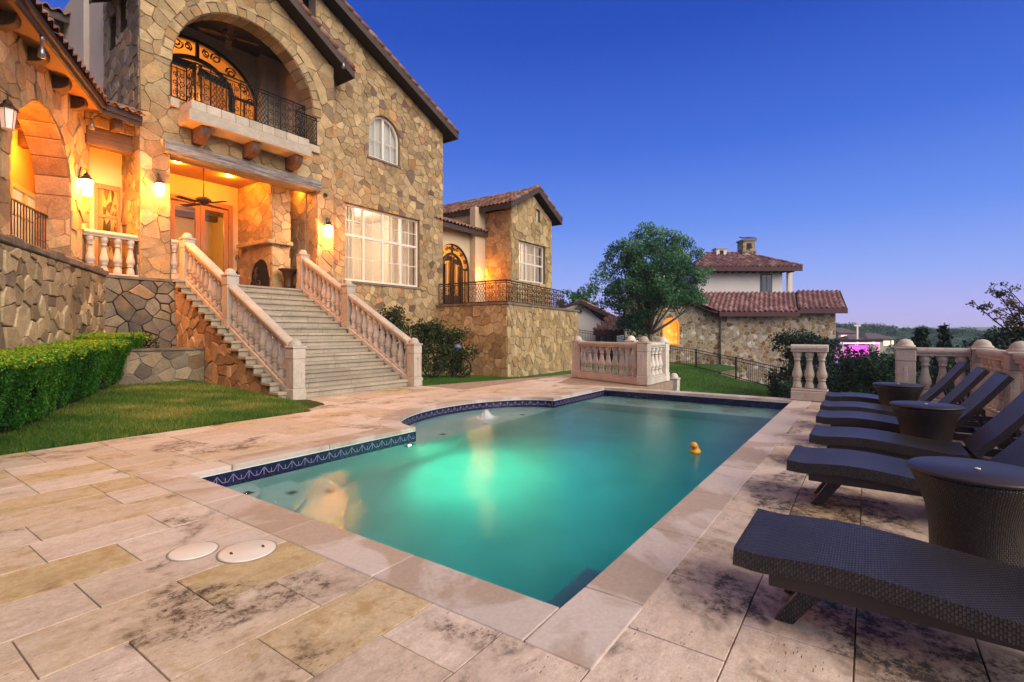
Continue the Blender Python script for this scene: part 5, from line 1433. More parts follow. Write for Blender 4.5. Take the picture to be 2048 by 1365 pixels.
def post(parent, x, y, z0, h, w=0.28, ang=0.0, mat=None, panel=True):
    """square post with base block, cap and low dome"""
    mb = MB(); ca, sa = math.cos(ang), math.sin(ang); ax, ay = (ca, sa, 0), (-sa, ca, 0); az = (0, 0, 1)
    def blk(za, zb, ww): mb.obox((x, y, (za + zb) / 2), ax, ay, az, ww / 2, ww / 2, (zb - za) / 2)
    hd = h - 0.15
    blk(z0, z0 + 0.24, w + 0.03); blk(z0 + 0.241, z0 + hd - 0.26, w); blk(z0 + hd - 0.259, z0 + hd - 0.04, w + 0.012); blk(z0 + hd - 0.039, z0 + hd, w + 0.05)
    p = mb.build('post', mat or M['cast'], parent, bevel=0.012, seg=2)
    d = MB(); prof = [(w * 0.52, 0.0), (w * 0.52, 0.025), (w * 0.43, 0.04), (w * 0.43, 0.055), (w * 0.36, 0.10), (w * 0.22, 0.135), (0.0001, 0.15)]
    d.lathe(prof, (x, y, z0 + hd + 0.001), 20); d.build('cap', mat or M['cast'], p)
    if panel:
        for sx, sy in ((-1, 0), (0, -1)):
            q_ = MB()
            cx, cy = x + (ca * sx - sa * sy) * w / 2, y + (sa * sx + ca * sy) * w / 2
            nx, ny = (ca * sx - sa * sy), (sa * sx + ca * sy)
            q_.obox((cx, cy, z0 + 0.565), (-ny, nx, 0), (nx, ny, 0), az, 0.028, 0.005, 0.20)
            q_.build('relief', mat or M['cast'], p, bevel=0.006)
    return p
def rail_run(parent, a, b, z0, hrail=1.12, n=None, mat=None, bm=None, plinth=0.2, w=0.24):
    mat = mat or M['cast']
    a, b = Vector((a[0], a[1], 0)), Vector((b[0], b[1], 0)); d = b - a; L = d.length; ang = math.atan2(d.y, d.x)
    ax = d.normalized(); ay = Vector((-ax.y, ax.x, 0)); c = (a + b) / 2
    mb = MB(); mb.obox((c.x, c.y, z0 + plinth * 0.4), ax, ay, (0, 0, 1), L / 2, w / 2 + 0.02, plinth * 0.4); mb.obox((c.x, c.y, z0 + plinth * 0.9), ax, ay, (0, 0, 1), L / 2, w / 2, plinth * 0.1 - 0.001)
    mb.build('plinth', mat, parent, bevel=0.012)
    rp = [(-w * 0.42, 0.0), (-w * 0.42, 0.035), (-w / 2, 0.05), (-w / 2 - 0.01, 0.085), (-w / 2, 0.12), (-w * 0.36, 0.145), (w * 0.36, 0.145), (w / 2, 0.12), (w / 2 + 0.01, 0.085), (w / 2, 0.05), (w * 0.42, 0.035), (w * 0.42, 0.0)]
    mb = MB(); zb = z0 + hrail - 0.145
    mb.extr([(a.x + ay.x * s, a.y + ay.y * s, zb + z) for s, z in rp], d); mb.build('handrail', mat, parent)
    n = n or max(1, round(L / 0.265))
    hb = zb - (z0 + plinth)
    for i in range(n):
        p = a + d * ((i + 0.5) / n); add_baluster(parent, p.x, p.y, z0 + plinth, bm or BM, hb / 0.76)

b1 = thing('stone_balustrade', 'cast stone balustrade with nine balusters turning the corner at the far end of the pool', 'balustrade', (13.5, 6, 0))
pA, pB, pC = (12.95, 4.86), (14.08, 7.42), (14.45, 4.86)
a1 = math.atan2(pB[1] - pA[1], pB[0] - pA[0])
post(b1, *pA, 0.008, 1.29); post(b1, *pB, 0.0, 1.29, ang=0.0); post(b1, pC[0], pC[1], 0.0, 1.27, mat=M['cast_pale']); post(b1, 14.9, 6.0, 0.0, 1.30, mat=M['cast_pale'], panel=False)
rail_run(b1, (pA[0] + 0.06, pA[1] + 0.13), (pB[0] - 0.06, pB[1] - 0.13), 0.0, n=9)
rail_run(b1, (pA[0] + 0.16, pA[1]), (pC[0] - 0.15, pC[1]), 0.0, n=4, mat=M['cast_pale'], bm=BMP)
rail_run(b1, (pC[0] + 0.03, pC[1] + 0.15), (14.87, 5.86), 0.0, n=3, mat=M['cast_pale'], bm=BMP)
sp_ = thing('stub_post', 'short capped stone post standing in the grass behind the corner balustrade', 'post', (15.3, 4.75, -0.9))
post(sp_, 15.3, 4.80, -0.95, 1.12, 0.26, mat=M['cast_pale'], panel=False)
b2 = thing('stone_balustrade', 'short free standing section of three stone balusters beside the far pool corner', 'balustrade', (11.95, 1.0, 0))
rail_run(b2, (11.93, 1.31), (11.93, 0.66), 0.009, hrail=1.14, n=3, plinth=0.24, w=0.26)
b3 = thing('stone_balustrade', 'weathered stone balustrade with capped posts behind the row of loungers', 'balustrade', (11, -1.4, 0))
qA, qB, qC, qD = (11.9, -0.56), (11.9, -1.62), (9.85, -1.74), (7.0, -1.90)
for pq, w in ((qA, 0.29), (qB, 0.29), (qC, 0.29), (qD, 0.29)): post(b3, pq[0], pq[1], 0.0, 1.28, w)
rail_run(b3, (11.9, -0.72), (11.9, -1.46), 0.0, n=3); rail_run(b3, (11.74, -1.63), (10.01, -1.73), 0.0, n=7); rail_run(b3, (9.69, -1.75), (7.16, -1.89), 0.0, n=10)
qE = (4.3, -2.05); post(b3, qE[0], qE[1], 0, 1.28, 0.29); rail_run(b3, (6.84, -1.91), (4.46, -2.04), 0.0, n=9)
b4 = thing('stone_balustrade', 'short lit balustrade between the arcade pier and the tall stone tower', 'balustrade', (4.4, 15.0, 2.8))
rail_run(b4, (3.86, 15.02), (4.93, 15.02), 2.775, hrail=1.05, n=4, plinth=0.05, w=0.2)
b5 = thing('stone_balustrade', 'single baluster piece of stone rail joining the tower pier to the stair head', 'balustrade', (5.75, 14.95, 2.8))
rail_run(b5, (5.64, 14.96), (5.83, 14.96), 2.78, hrail=1.05, n=1, plinth=0.14, w=0.2)

# ------------------------------------------------------------------ stairs
st = thing('staircase', 'wide limestone staircase rising from the pool deck to the lit porch', 'staircase', (7.6, 10.0, 0))
NSTEP, RISE, TREAD, Y0S = 16, 2.757 / 16, 0.3205, 9.76
mb = MB()
prof = [(Y0S + 0.05, -0.3)]
for i in range(NSTEP):
    prof += [(Y0S + 0.05 + i * TREAD, i * RISE + (-0.3 if i == 0 else -0.06)), (Y0S + 0.05 + i * TREAD, (i + 1) * RISE - 0.06)]
prof = [(Y0S + 0.05, -0.3)] + [(y, z) for i in range(NSTEP) for y, z in (((Y0S + 0.05 + i * TREAD), max(-0.29, i * RISE - 0.06)), ((Y0S + 0.05 + i * TREAD), (i + 1) * RISE - 0.06))][1:] + [(14.89, NSTEP * RISE - 0.06), (14.89, -0.3)]
mb.extr([(5.74, y, z) for y, z in prof], (3.86, 0, 0), 1)
sl_ = RISE / TREAD
stones(mb, lambda y, z: (5.74, y, z), (-1, 0, 0), (9.9, 14.85, -0.1, 2.6), (0.22, 0.5), (0.22, 0.42), 66, planes=((-sl_, 1, -0.09 - sl_ * (Y0S + 0.05)),), gap=0.008, dep=(0.015, 0.05), edge=0.018, blocky=0.3)
mb.build('stair_body', S['stair'], st)
for i in range(NSTEP):
    mb = MB(); y = Y0S + i * TREAD; z = (i + 1) * RISE; yb = y + TREAD + 0.045 if i < NSTEP - 1 else 14.895
    x = 5.62
    cuts = sorted([5.62, 9.70] + [x + prng.uniform(0.9, 1.3) * k for k in (1, 2, 3)])
    for xa, xb in zip(cuts[:-1], cuts[1:]):
        mb.box(xa + 0.002, xb - 0.002, y, yb, z - 0.058, z, 0, prng.random())
        mb.box(xa + 0.002 + (0.03 if xa == 5.62 else 0), xb - 0.002 - (0.03 if xb == 9.70 else 0), y + 0.035, y + 0.09, z - RISE + 0.0005, z - 0.0585, 0)
    mb.build('step', M['step'], st, bevel=0.006)
def stair_balustrade(x, label):
    b = thing('stair_balustrade', label, 'balustrade', (x, 9.7, 0))
    SL = RISE / TREAD
    def nose(y): return RISE + (y - Y0S) * SL
    ys = [9.69, 12.42, 14.72]
    for k, y in enumerate(ys):
        zb = 0.0 if k == 0 else nose(y) - 0.12
        hh = {0: 1.26, 1: 1.44, 2: 1.31}[k]
        post(b, x, y, zb, hh, 0.27)
    w = 0.22
    for y0, y1, n in ((ys[0] + 0.14, ys[1] - 0.14, 10), (ys[1] + 0.14, ys[2] - 0.14, 9)):
        mb = MB(); z0, z1 = nose(y0) - RISE * 0.75, nose(y1) - RISE * 0.75
        sec = [(-w / 2, 0.0), (-w / 2, 0.14), (-w / 2 + 0.03, 0.16), (-w / 2 + 0.03, 0.215), (w / 2 - 0.03, 0.215), (w / 2 - 0.03, 0.16), (w / 2, 0.14), (w / 2, 0.0)]
        mb.extr([(x + s, y0, z0 + zz) for s, zz in sec], (0, y1 - y0, z1 - z0)); mb.build('stringer', M['cast'], b)
        top = 0.86
        rp = [(-w * 0.42, 0.0), (-w * 0.42, 0.03), (-w / 2, 0.05), (-w / 2 - 0.01, 0.085), (-w / 2, 0.12), (-w * 0.36, 0.145), (w * 0.36, 0.145), (w / 2, 0.12), (w / 2 + 0.01, 0.085), (w / 2, 0.05), (w * 0.42, 0.03), (w * 0.42, 0.0)]
        mb = MB(); mb.extr([(x + s, y0, z0 + 0.12 + top + zz) for s, zz in rp], (0, y1 - y0, z1 - z0)); mb.build('handrail', M['cast'], b)
        for i in range(n):
            f = (i + 0.5) / n; y = y0 + (y1 - y0) * f; add_baluster(b, x, y, z0 + (z1 - z0) * f + 0.17, BM, 0.86 / 0.76)
    return b
stair_balustrade(5.96, 'stone balustrade on the stair side nearer the hedge, sloping up to the tower pier')
stair_balustrade(9.30, 'stone balustrade on the stair side nearer the picture window, sloping up to the porch')

# ------------------------------------------------------------------ lanterns
def lantern(loc, out, label, s=1.0, mat=None, power=0.0, col=AMB):
    """out: unit vector away from the wall"""
    x, y, z = loc; ox, oy = out
    t_ = thing('wall_lantern', label, 'lantern', loc, 'wall lanterns on the house')
    c = (x + ox * 0.17, y + oy * 0.17)
    mb = MB(); h = 0.15 * s
    v = []
    for zz, w in ((-h, 0.075 * s), (h, 0.105 * s)):
        for k in range(6): v.append((c[0] + w * math.cos(PI / 3 * k), c[1] + w * math.sin(PI / 3 * k), z + zz))
    mb.add(v, [(k, (k + 1) % 6, 6 + (k + 1) % 6, 6 + k) for k in range(6)] + [(5, 4, 3, 2, 1, 0)]); mb.build('glass_shade', mat or M['lamp'], t_)
    mb = MB(); mb.lathe([(0.135 * s, h), (0.13 * s, h + 0.02), (0.06 * s, h + 0.09), (0.055 * s, h + 0.13), (0.012, h + 0.17), (0.012, h + 0.24)], (c[0], c[1], z), 6, smooth=False); mb.build('cap', M['iron_rust'], t_)
    mb = MB()
    for k in range(6):
        a = PI / 3 * k; mb.bar((c[0] + 0.077 * s * math.cos(a), c[1] + 0.077 * s * math.sin(a), z - h), (c[0] + 0.107 * s * math.cos(a), c[1] + 0.107 * s * math.sin(a), z + h), 0.008, 0.008)
    mb.build('frame', M['iron_rust'], t_)
    mb = MB(); mb.tube([(x, y, z + 0.1), (x + ox * 0.06, y + oy * 0.06, z + h + 0.30), (c[0], c[1], z + h + 0.24)], 0.012, 6); mb.obox((x, y, z + 0.1), (ox, oy, 0), (-oy, ox, 0), (0, 0, 1), 0.012, 0.05, 0.10); mb.build('bracket', M['iron_rust'], t_)
    if power: light('lantern_light', (c[0] + ox * 0.2, c[1] + oy * 0.2, z), col, power, t_, 0.09)
    return t_
NX, NY = NV.x, NV.y
lantern(W3(-4.15, -0.45, 4.86), (NX, NY), 'unlit looking reddish lantern on the arcade wall at the near side of the arch', 1.05, M['lamp_soft'])
lantern(W3(-0.28, -0.45, 4.75), (NX, NY), 'bright glowing lantern on the arcade pier above the short balustrade', 1.15, power=330)
lantern((5.33, 14.895, 5.02), (0, -1), 'bright glowing lantern on the tower pier at the hedge side of the porch', 1.0, power=130)
lantern((10.26, 14.895, 4.78), (0, -1), 'bright glowing lantern on the stone pier between the porch and the picture window', 1.15, power=210)
lantern((19.17, 15.895, 4.2), (0, -1), 'bright glowing lantern beside the arched iron door of the terrace', 1.15, power=210)
for loc, lab in ((W3(-3.7, 0.0, 6.42), 'small pale floodlight hanging under the wing eave near its near end'), ((3.98, 14.86, 6.42), 'small floodlight hanging under the corner of the wing eave by the tower'), ((10.6, 14.42, 10.55), 'small pale floodlight under the tower gable eave')):
    f_ = thing('eave_floodlight', lab, 'floodlight', loc, 'small floodlights under the eaves')
    mb = MB(); mb.lathe([(0.02, 0.0), (0.022, -0.1), (0.045, -0.13), (0.06, -0.27), (0.0001, -0.28)], loc, 10); mb.build('lamp_head', M['steel'], f_)
    mb = MB(); mb.lathe([(0.03, 0.12), (0.03, 0.0)], loc, 8); mb.build('mount', M['steel'], f_)

# ------------------------------------------------------------------ ceiling fans
def fan(loc, top, r, label, mat, ang=0.3, blade=4):
    x, y, z = loc; t_ = thing('ceiling_fan', label, 'ceiling fan', (x, y, top))
    mb = MB(); mb.tube([(x, y, top), (x, y, z)], 0.016, 8); mb.build('rod', mat, t_)
    mb = MB(); mb.lathe([(0.03, 0.06), (0.15, 0.05), (0.21, 0.0), (0.19, -0.07), (0.09, -0.13), (0.04, -0.17), (0.0001, -0.18)], (x, y, z), 20); mb.build('motor', mat, t_)
    for k in range(blade):
        a = ang + 2 * PI * k / blade; d = Vector((math.cos(a), math.sin(a), 0)); s_ = Vector((-d.y, d.x, 0.14))
        mb = MB(); mb.obox(Vector((x, y, z - 0.12)) + d * (0.22 + r / 2), d, s_, d.cross(s_), r / 2, 0.085, 0.008); mb.bar(Vector((x, y, z - 0.11)), Vector((x, y, z - 0.115)) + d * 0.3, 0.03, 0.02); mb.build('blade', mat, t_)
fan((7.0, 16.2, 5.36), 6.298, 0.62, 'brown ceiling fan on a long rod in the lit porch', M['bronze'])
fan((7.8, 16.3, 10.75), 11.75, 0.6, 'dark ceiling fan up in the shadow of the upper balcony', M['corbel'], 1.2)
# fire tools, andirons, pots on the porch
t_ = thing('iron_ornament', 'tall curly iron ornament standing by the fireplace in the lit porch', 'ornament', (8.35, 16.95, 2.757))
mb = MB(); x, y = 8.35, 16.95
mb.tube([(x, y, 2.76), (x, y, 3.75)], 0.014, 6)
for zc, r in ((3.85, 0.12), (3.35, 0.08), (3.12, 0.09)):
    mb.tube([(x, y + px, pz) for px, pz in spiral((0, zc), r, 1.6, -PI / 2, 1, 22)], 0.010, 5); mb.tube([(x, y - px, pz) for px, pz in spiral((0, zc), r, 1.6, -PI / 2, 1, 22)], 0.010, 5)
mb.lathe([(0.14, 0), (0.12, 0.03), (0.02, 0.05)], (x, y, 2.757), 14); mb.build('stand', M['iron_rust'], t_)
t_ = thing('andiron', 'dark curled iron andiron in front of the arched firebox', 'andiron', (8.5, 16.1, 2.757))
mb = MB(); x = 8.52
for s in (-1, 1): mb.tube([(x, 16.12 + s * px, pz) for px, pz in spiral((0.16, 2.95), 0.14, 1.3, -PI / 2, 1, 20)], 0.022, 6)
mb.tube([(x, 16.12, 2.76), (x, 16.12, 3.45)], 0.02, 6)
for zc in (3.2, 3.42):
    for s in (-1, 1): mb.tube([(x, 16.12 + s * px, pz) for px, pz in spiral((0.06, zc), 0.07, 1.3, PI / 2, -1, 16)], 0.013, 5)
mb.build('scroll', M['bronze'], t_)
t_ = thing('pot', 'dark flared pot on the porch beside the chimney breast', 'pot', (9.1, 15.05, 2.757))
mb = MB(); mb.lathe([(0.15, 0), (0.12, 0.12), (0.13, 0.35), (0.19, 0.55), (0.29, 0.62), (0.29, 0.65), (0.2, 0.64)], (9.02, 15.08, 2.757), 20); mb.build('bowl', M['bronze'], t_)
t_ = thing('wine_barrel', 'round barrel end standing on the porch behind the stair post', 'barrel', (9.42, 15.1, 2.757))
mb = MB(); mb.lathe([(0.19, 0), (0.24, 0.2), (0.25, 0.33), (0.24, 0.46), (0.19, 0.62)], (9.45, 15.1, 2.757), 18); mb.build('staves', M['door_wood'], t_)
mb = MB()
for z in (0.1, 0.52): mb.lathe([(0.226, z), (0.232, z + 0.03)], (9.45, 15.1, 2.757), 18, cap=False)
mb.build('hoop', M['iron_rust'], t_)
# arcade guard rail
t_ = thing('guard_rail', 'plain iron bar railing inside the lit arch of the arcade', 'railing', W3(-2.2, -1.2, 2.86))
mb = MB(); mb.bar(W3(-3.9, -0.85, 3.93), W3(-0.55, -0.85, 3.93), 0.045, 0.03); mb.bar(W3(-3.9, -0.85, 2.98), W3(-0.55, -0.85, 2.98), 0.03, 0.03); mb.build('rail', M['iron_rust'], t_)
mb = MB()
for k in range(26): mb.bar(W3(-3.88 + k * 0.133, -0.85, 2.86), W3(-3.88 + k * 0.133, -0.85, 3.92), 0.017, 0.017, (1, 0, 0))
mb.build('baluster_bars', M['iron_rust'], t_)

# ------------------------------------------------------------------ pool loungers and tables
def box_uv(o, scale=1.0):
    me = o.data; uv = me.uv_layers.new(name='UVMap')
    for p in me.polygons:
        n = p.normal; ax = max(range(3), key=lambda i: abs(n[i]))
        for li in p.loop_indices:
            c = me.vertices[me.loops[li].vertex_index].co
            uv.data[li].uv = (c.y, c.x) if ax == 2 else ((c.y, c.z) if ax == 0 else (c.x, c.z))
WL = 0.66
def seat_top(s):   # s: metres from the foot
    return 0.335 + 0.038 * math.exp(-((s - 0.42) / 0.34) ** 2) - 0.022 * math.exp(-((s - 1.10) / 0.22) ** 2) - 0.035 * math.exp(-((s - 0.0) / 0.10) ** 2) * 0 + 0.018 * math.exp(-((s) / 0.07) ** 2)
def slab_mesh(prof_top, th, x0, x1, dip=0.012, nx=8):
    """woven panel following prof_top [(y,z)], wrapped sides"""
    mb = MB(); n = len(prof_top)
    for i in range(n - 1): pass
    v = []
    for y, z in prof_top:
        for k in range(nx + 1):
            f = k / nx; v.append((x0 + (x1 - x0) * f, y, z - dip * math.sin(PI * f)))
    f = []
    for i in range(n - 1):
        for k in range(nx):
            f.append((i * (nx + 1) + k, i * (nx + 1) + k + 1, (i + 1) * (nx + 1) + k + 1, (i + 1) * (nx + 1) + k))
    mb.add(v, f, 0, True)
    # apron and underside
    d = [Vector((0, prof_top[min(i + 1, n - 1)][0] - prof_top[max(i - 1, 0)][0], prof_top[min(i + 1, n - 1)][1] - prof_top[max(i - 1, 0)][1])).normalized() for i in range(n)]
    nn = [Vector((0, q.z, -q.y)) if q.y > 0 else Vector((0, -q.z, q.y)) for q in d]
    nn = [q if q.z < 0 else -q for q in nn]
    lo = [(y + nn[i].y * th, z + nn[i].z * th) for i, (y, z) in enumerate(prof_top)]
    for x in (x0, x1):
        v = [(x, y, z) for y, z in prof_top] + [(x, y, z) for y, z in lo]
        mb.add(v, [(i, i + 1, n + i + 1, n + i) for i in range(n - 1)])
    v = [(x0, y, z) for y, z in lo] + [(x1, y, z) for y, z in lo]
    mb.add(v, [(i, i + 1, n + i + 1, n + i) for i in range(n - 1)])
    for i in (0, n - 1):
        mb.add([(x0, *prof_top[i]), (x1, *prof_top[i]), (x1, *lo[i]), (x0, *lo[i])], [(0, 1, 2, 3)])
    return mb
def make_lounger():
    root = thing('pool_lounger', 'x', 'lounger', (0, 0, 0), 'dark woven loungers in a row beside the pool')
    pr = [(-1.22 * i / 30, seat_top(1.22 * i / 30)) for i in range(31)]
    o = slab_mesh(pr, 0.084, 0, WL).build('seat', M['wicker'], root); box_uv(o)
    # raised back, gently bowed
    L = 0.80; a = R(52)
    bk_ = []
    for i in range(17):
        s = L * i / 16; bow = 0.03 * math.sin(PI * i / 16) + 0.02 * (i / 16) ** 4
        bk_.append((-1.235 - s * math.cos(a) - bow * math.sin(a) * 0 + bow * 0.0, 0.335 + s * math.sin(a) - bow))
    o = slab_mesh(bk_, 0.055, 0.01, WL - 0.01, 0.008).build('backrest', M['wicker'], root); box_uv(o)
    mb = MB()
    for x in (0.035, WL - 0.035): mb.bar((x, -0.15, 0.255), (x, -1.93, 0.255), 0.045, 0.075)
    for y in (-1.30, -1.55, -1.92): mb.bar((0.05, y, 0.255), (WL - 0.05, y, 0.255), 0.05, 0.06)
    mb.build('frame', M['resin'], root)
    mb = MB(); mb.bar((0.06, -1.62, 0.27), (0.06, -1.50, 0.62), 0.03, 0.03); mb.bar((WL - 0.06, -1.62, 0.27), (WL - 0.06, -1.50, 0.62), 0.03, 0.03); mb.bar((0.06, -1.5, 0.61), (WL - 0.06, -1.5, 0.61), 0.025, 0.025)
    mb.build('back_support', M['resin'], root)
    for x in (0.17, WL - 0.17):
        mb = MB(); mb.extr([(x - 0.03, -0.42, 0.26), (x - 0.03, -0.34, 0.29), (x - 0.03, -0.155, 0.0), (x - 0.03, -0.235, 0.0)], (0.06, 0, 0)); o = mb.build('leg', M['wicker'], root, bevel=0.004); box_uv(o)
        mb = MB(); mb.extr([(x - 0.03, -1.62, 0.26), (x - 0.03, -1.70, 0.26), (x - 0.03, -1.86, 0.0), (x - 0.03, -1.78, 0.0)], (0.06, 0, 0)); o = mb.build('leg', M['wicker'], root, bevel=0.004); box_uv(o)
    return root
proto = make_lounger()
LOUNG = [(2.60, 'dark woven lounger nearest the camera, cut off by the picture edge'), (4.63, 'dark woven lounger just behind the largest round side table, second from the camera'), (5.93, 'dark woven lounger third from the camera, its raised back cut by the picture edge'),
         (7.27, 'dark woven lounger right behind the middle side table'), (8.38, 'dark woven lounger just in front of the farthest side table'), (9.72, 'farthest dark woven lounger, beside the three baluster section')]
for i, (x, lab) in enumerate(LOUNG):
    o = proto if i == 0 else copy_tree(proto)
    o.location = (x, 0.53 + (0.0, 0.01, -0.04, 0.0, 0.03, 0.05)[i], 0.004); o.rotation_euler.z = R((0, 0.6, -0.5, 0.4, -0.4, 0.3)[i]); o['label'] = lab
def make_table():
    root = thing('side_table', 'x', 'side table', (0, 0, 0), 'round woven side tables between the loungers')
    mb = MB(); mb.lathe([(0.225, 0.0), (0.22, 0.04), (0.212, 0.16), (0.215, 0.28), (0.232, 0.40), (0.262, 0.50), (0.298, 0.58), (0.298, 0.60)], (0, 0, 0), 40)
    o = mb.build('body', M['wicker'], root)
    uv = o.data.uv_layers.new(name='UVMap')
    for p in o.data.polygons:
        aa = [math.atan2(o.data.vertices[o.data.loops[li].vertex_index].co.y, o.data.vertices[o.data.loops[li].vertex_index].co.x) for li in p.loop_indices]
        for li, a_ in zip(p.loop_indices, aa):
            if max(aa) - min(aa) > PI and a_ < 0: a_ += 2 * PI
            uv.data[li].uv = (a_ * 0.26, o.data.vertices[o.data.loops[li].vertex_index].co.z)
    mb = MB(); mb.lathe([(0.30, 0.601), (0.313, 0.605), (0.315, 0.618), (0.306, 0.626), (0.0001, 0.628)], (0, 0, 0), 48); mb.build('table_top', M['table_top'], root)
    mb = MB(); mb.lathe([(0.014, 0.6285), (0.014, 0.634), (0.009, 0.636), (0.0001, 0.636)], (0, 0, 0), 14); mb.build('hole_plug', M['white_plastic'], root)
    return root
tproto = make_table()
for i, (x, y, lab) in enumerate(((3.82, -0.50, 'largest round woven side table, behind the nearest lounger'), (6.95, -0.50, 'middle round woven side table, between the third and fourth loungers'), (9.45, -0.36, 'farthest round woven side table, in front of the farthest lounger'))):
    o = tproto if i == 0 else copy_tree(tproto)
    o.location = (x, y, 0.004); o.rotation_euler.z = 0.7 * i; o['label'] = lab

# ------------------------------------------------------------------ small things round the pool
for (x, y, r, lab, slots) in ((1.46, 3.52, 0.135, 'smaller plain white skimmer lid in the deck', False), (1.66, 3.24, 0.165, 'larger white skimmer lid with two dark slots in the deck', True)):
    t_ = thing('skimmer_lid', lab, 'skimmer lid', (x, y, 0))
    mb = MB(); mb.lathe([(r, 0.0), (r, 0.007), (r - 0.008, 0.010), (0.0001, 0.010)], (x, y, 0.001), 40); mb.build('lid', M['white_plastic'], t_)
    mb = MB(); mb.lathe([(r + 0.010, 0.0), (r + 0.010, 0.004), (r + 0.001, 0.004)], (x, y, 0.001), 40, cap=False); mb.build('rim', M['joint'], t_)
    if slots:
        mb = MB()
        for sx in (-1, 1): mb.obox((x + 0.115 * sx * 0.75, y + 0.115 * sx * -0.25, 0.0125), (0.3, 1, 0), (1, -0.3, 0), (0, 0, 1), 0.018, 0.007, 0.001)
        mb.build('slot', M['rubber'], t_)
pl_ = thing('pool_lamp', 'glowing round underwater lamp in the pool wall below the tile band', 'pool lamp', (5.12, 5.44, -0.36))
mb = MB(); mb.lathe([(0.0001, 0.0), (0.022, 0.0), (0.03, 0.006)], (0, 0, 0), 20)
mb.v = [(5.12 + a, 5.435 - c, -0.36 + b) for a, b, c in mb.v]; mb.build('lens', M['pool_lamp'], pl_)
mb = MB(); mb.lathe([(0.03, 0.0), (0.095, 0.004), (0.095, 0.012), (0.03, 0.012)], (0, 0, 0), 20, cap=False)
mb.v = [(5.12 + a, 5.44 - c, -0.36 + b) for a, b, c in mb.v]; mb.build('bezel', M['steel'], pl_)
sl = light('pool_lamp_light', (5.12, 5.36, -0.38), (0.45, 1.0, 0.50), 520, pl_, 0.12, 'SPOT', spot_size=R(150), spot_blend=1.0)
sl.rotation_euler = Vector((0.25, -1, -0.25)).to_track_quat('-Z', 'Y').to_euler()
dk_ = thing('toy_duck', 'small orange and yellow toy duck floating on the pool', 'toy duck', (6.88, 1.88, WZ))
mb = MB(); mb.ball((6.88, 1.88, WZ + 0.02), 0.075, 16, 10, sx=1.25, sy=0.95, sz=0.62); mb.lathe([(0.03, 0), (0.015, 0.05), (0.0001, 0.06)], (6.97, 1.88, WZ + 0.03), 8); mb.build('body', M['duck'], dk_)
mb = MB(); mb.ball((6.83, 1.88, WZ + 0.105), 0.048, 14, 9); mb.build('head', M['duck'], dk_)
mb = MB(); mb.lathe([(0.022, 0), (0.02, 0.02), (0.0001, 0.035)], (0, 0, 0), 10, sy=1.0, sx=0.5); mb.v = [(6.83 - 0.035 - c, 1.88 - 0.02 + b, WZ + 0.10 + a) for a, b, c in mb.v]; mb.build('bill', plain('orange_bill', (0.6, 0.13, 0.02)), dk_)
# bubbling jet on the ledge
jet = MB(); q = random.Random(9)
prof = [(0.11, 0.0), (0.095, 0.03), (0.075, 0.07), (0.055, 0.105), (0.035, 0.13), (0.0001, 0.145)]
jet.lathe(prof, (7.45, 5.85, WZ - 0.004), 26)
jet.v = [(x + q.uniform(-.016, .016), y + q.uniform(-.016, .016), z + q.uniform(-.012, .012)) for x, y, z in jet.v]
for k in range(520):
    a = q.uniform(0, 2 * PI); r = abs(q.gauss(0, 0.10)) + 0.01
    jet.ball((7.45 + r * math.cos(a), 5.85 + r * math.sin(a), WZ + q.uniform(0.0, max(0.003, 0.17 - r * 1.1))), q.uniform(0.003, 0.012), 5, 4)
for k in range(200):
    a = q.uniform(0, 2 * PI); r = q.uniform(0.12, 0.42)
    jet.ball((7.45 + r * math.cos(a) * 1.3, 5.85 + r * math.sin(a), WZ + 0.001), q.uniform(0.003, 0.009), 5, 3, sz=0.4)
t = NT('aerated_water'); t.set(Base_Color=(0.85, 0.88, 0.9), Roughness=0.35); tl = t.n('ShaderNodeBsdfTransparent'); mx = t.n('ShaderNodeMixShader', {0: 0.58, 1: t.b.outputs[0], 2: tl.outputs[0]}); t.t.links.new(mx.outputs[0], t.o.inputs[0])
tag(jet.build('water_jet', t.m), 'white bubbling water jet on the shallow ledge in the pool bay', 'water jet')

# ------------------------------------------------------------------ bicycle against the terrace wall
bc = thing('bicycle', 'dark bicycle with a bluish helmet on it leaning by the shrubs and terrace wall', 'bicycle', (12.75, 11.7, -0.15))
bo = Vector((12.75, 11.7, -0.14)); bd = Vector((0.55, -0.8, 0)).normalized(); bs = Vector((-bd.y, bd.x, 0))
def BP3(a, h, s=0.0): return tuple(bo + bd * a + Vector((0, 0, h)) + bs * s)
for a in (-0.5, 0.5):
    mb = MB(); mb.tube([BP3(a + 0.32 * math.cos(k * PI / 14), 0.34 + 0.32 * math.sin(k * PI / 14)) for k in range(29)], 0.02, 6); wl_ = mb.build('wheel', M['rubber'], bc)
    mb = MB()
    for k in range(10): mb.bar(BP3(a, 0.34), BP3(a + 0.31 * math.cos(k * PI / 5), 0.34 + 0.31 * math.sin(k * PI / 5)), 0.004, 0.004)
    mb.tube([BP3(a + 0.295 * math.cos(k * PI / 14), 0.34 + 0.295 * math.sin(k * PI / 14)) for k in range(29)], 0.009, 5); mb.build('rim', M['resin'], wl_)
mb = MB()
for p_, q_ in (((-0.5, 0.34), (-0.05, 0.32)), ((-0.05, 0.32), (-0.18, 0.85)), ((-0.5, 0.34), (-0.16, 0.75)), ((-0.05, 0.32), (0.36, 0.80)), ((-0.16, 0.75), (0.35, 0.85)), ((0.33, 0.92), (0.5, 0.34))): mb.tube([BP3(*p_), BP3(*q_)], 0.018, 6)
mb.build('frame', M['iron'], bc)
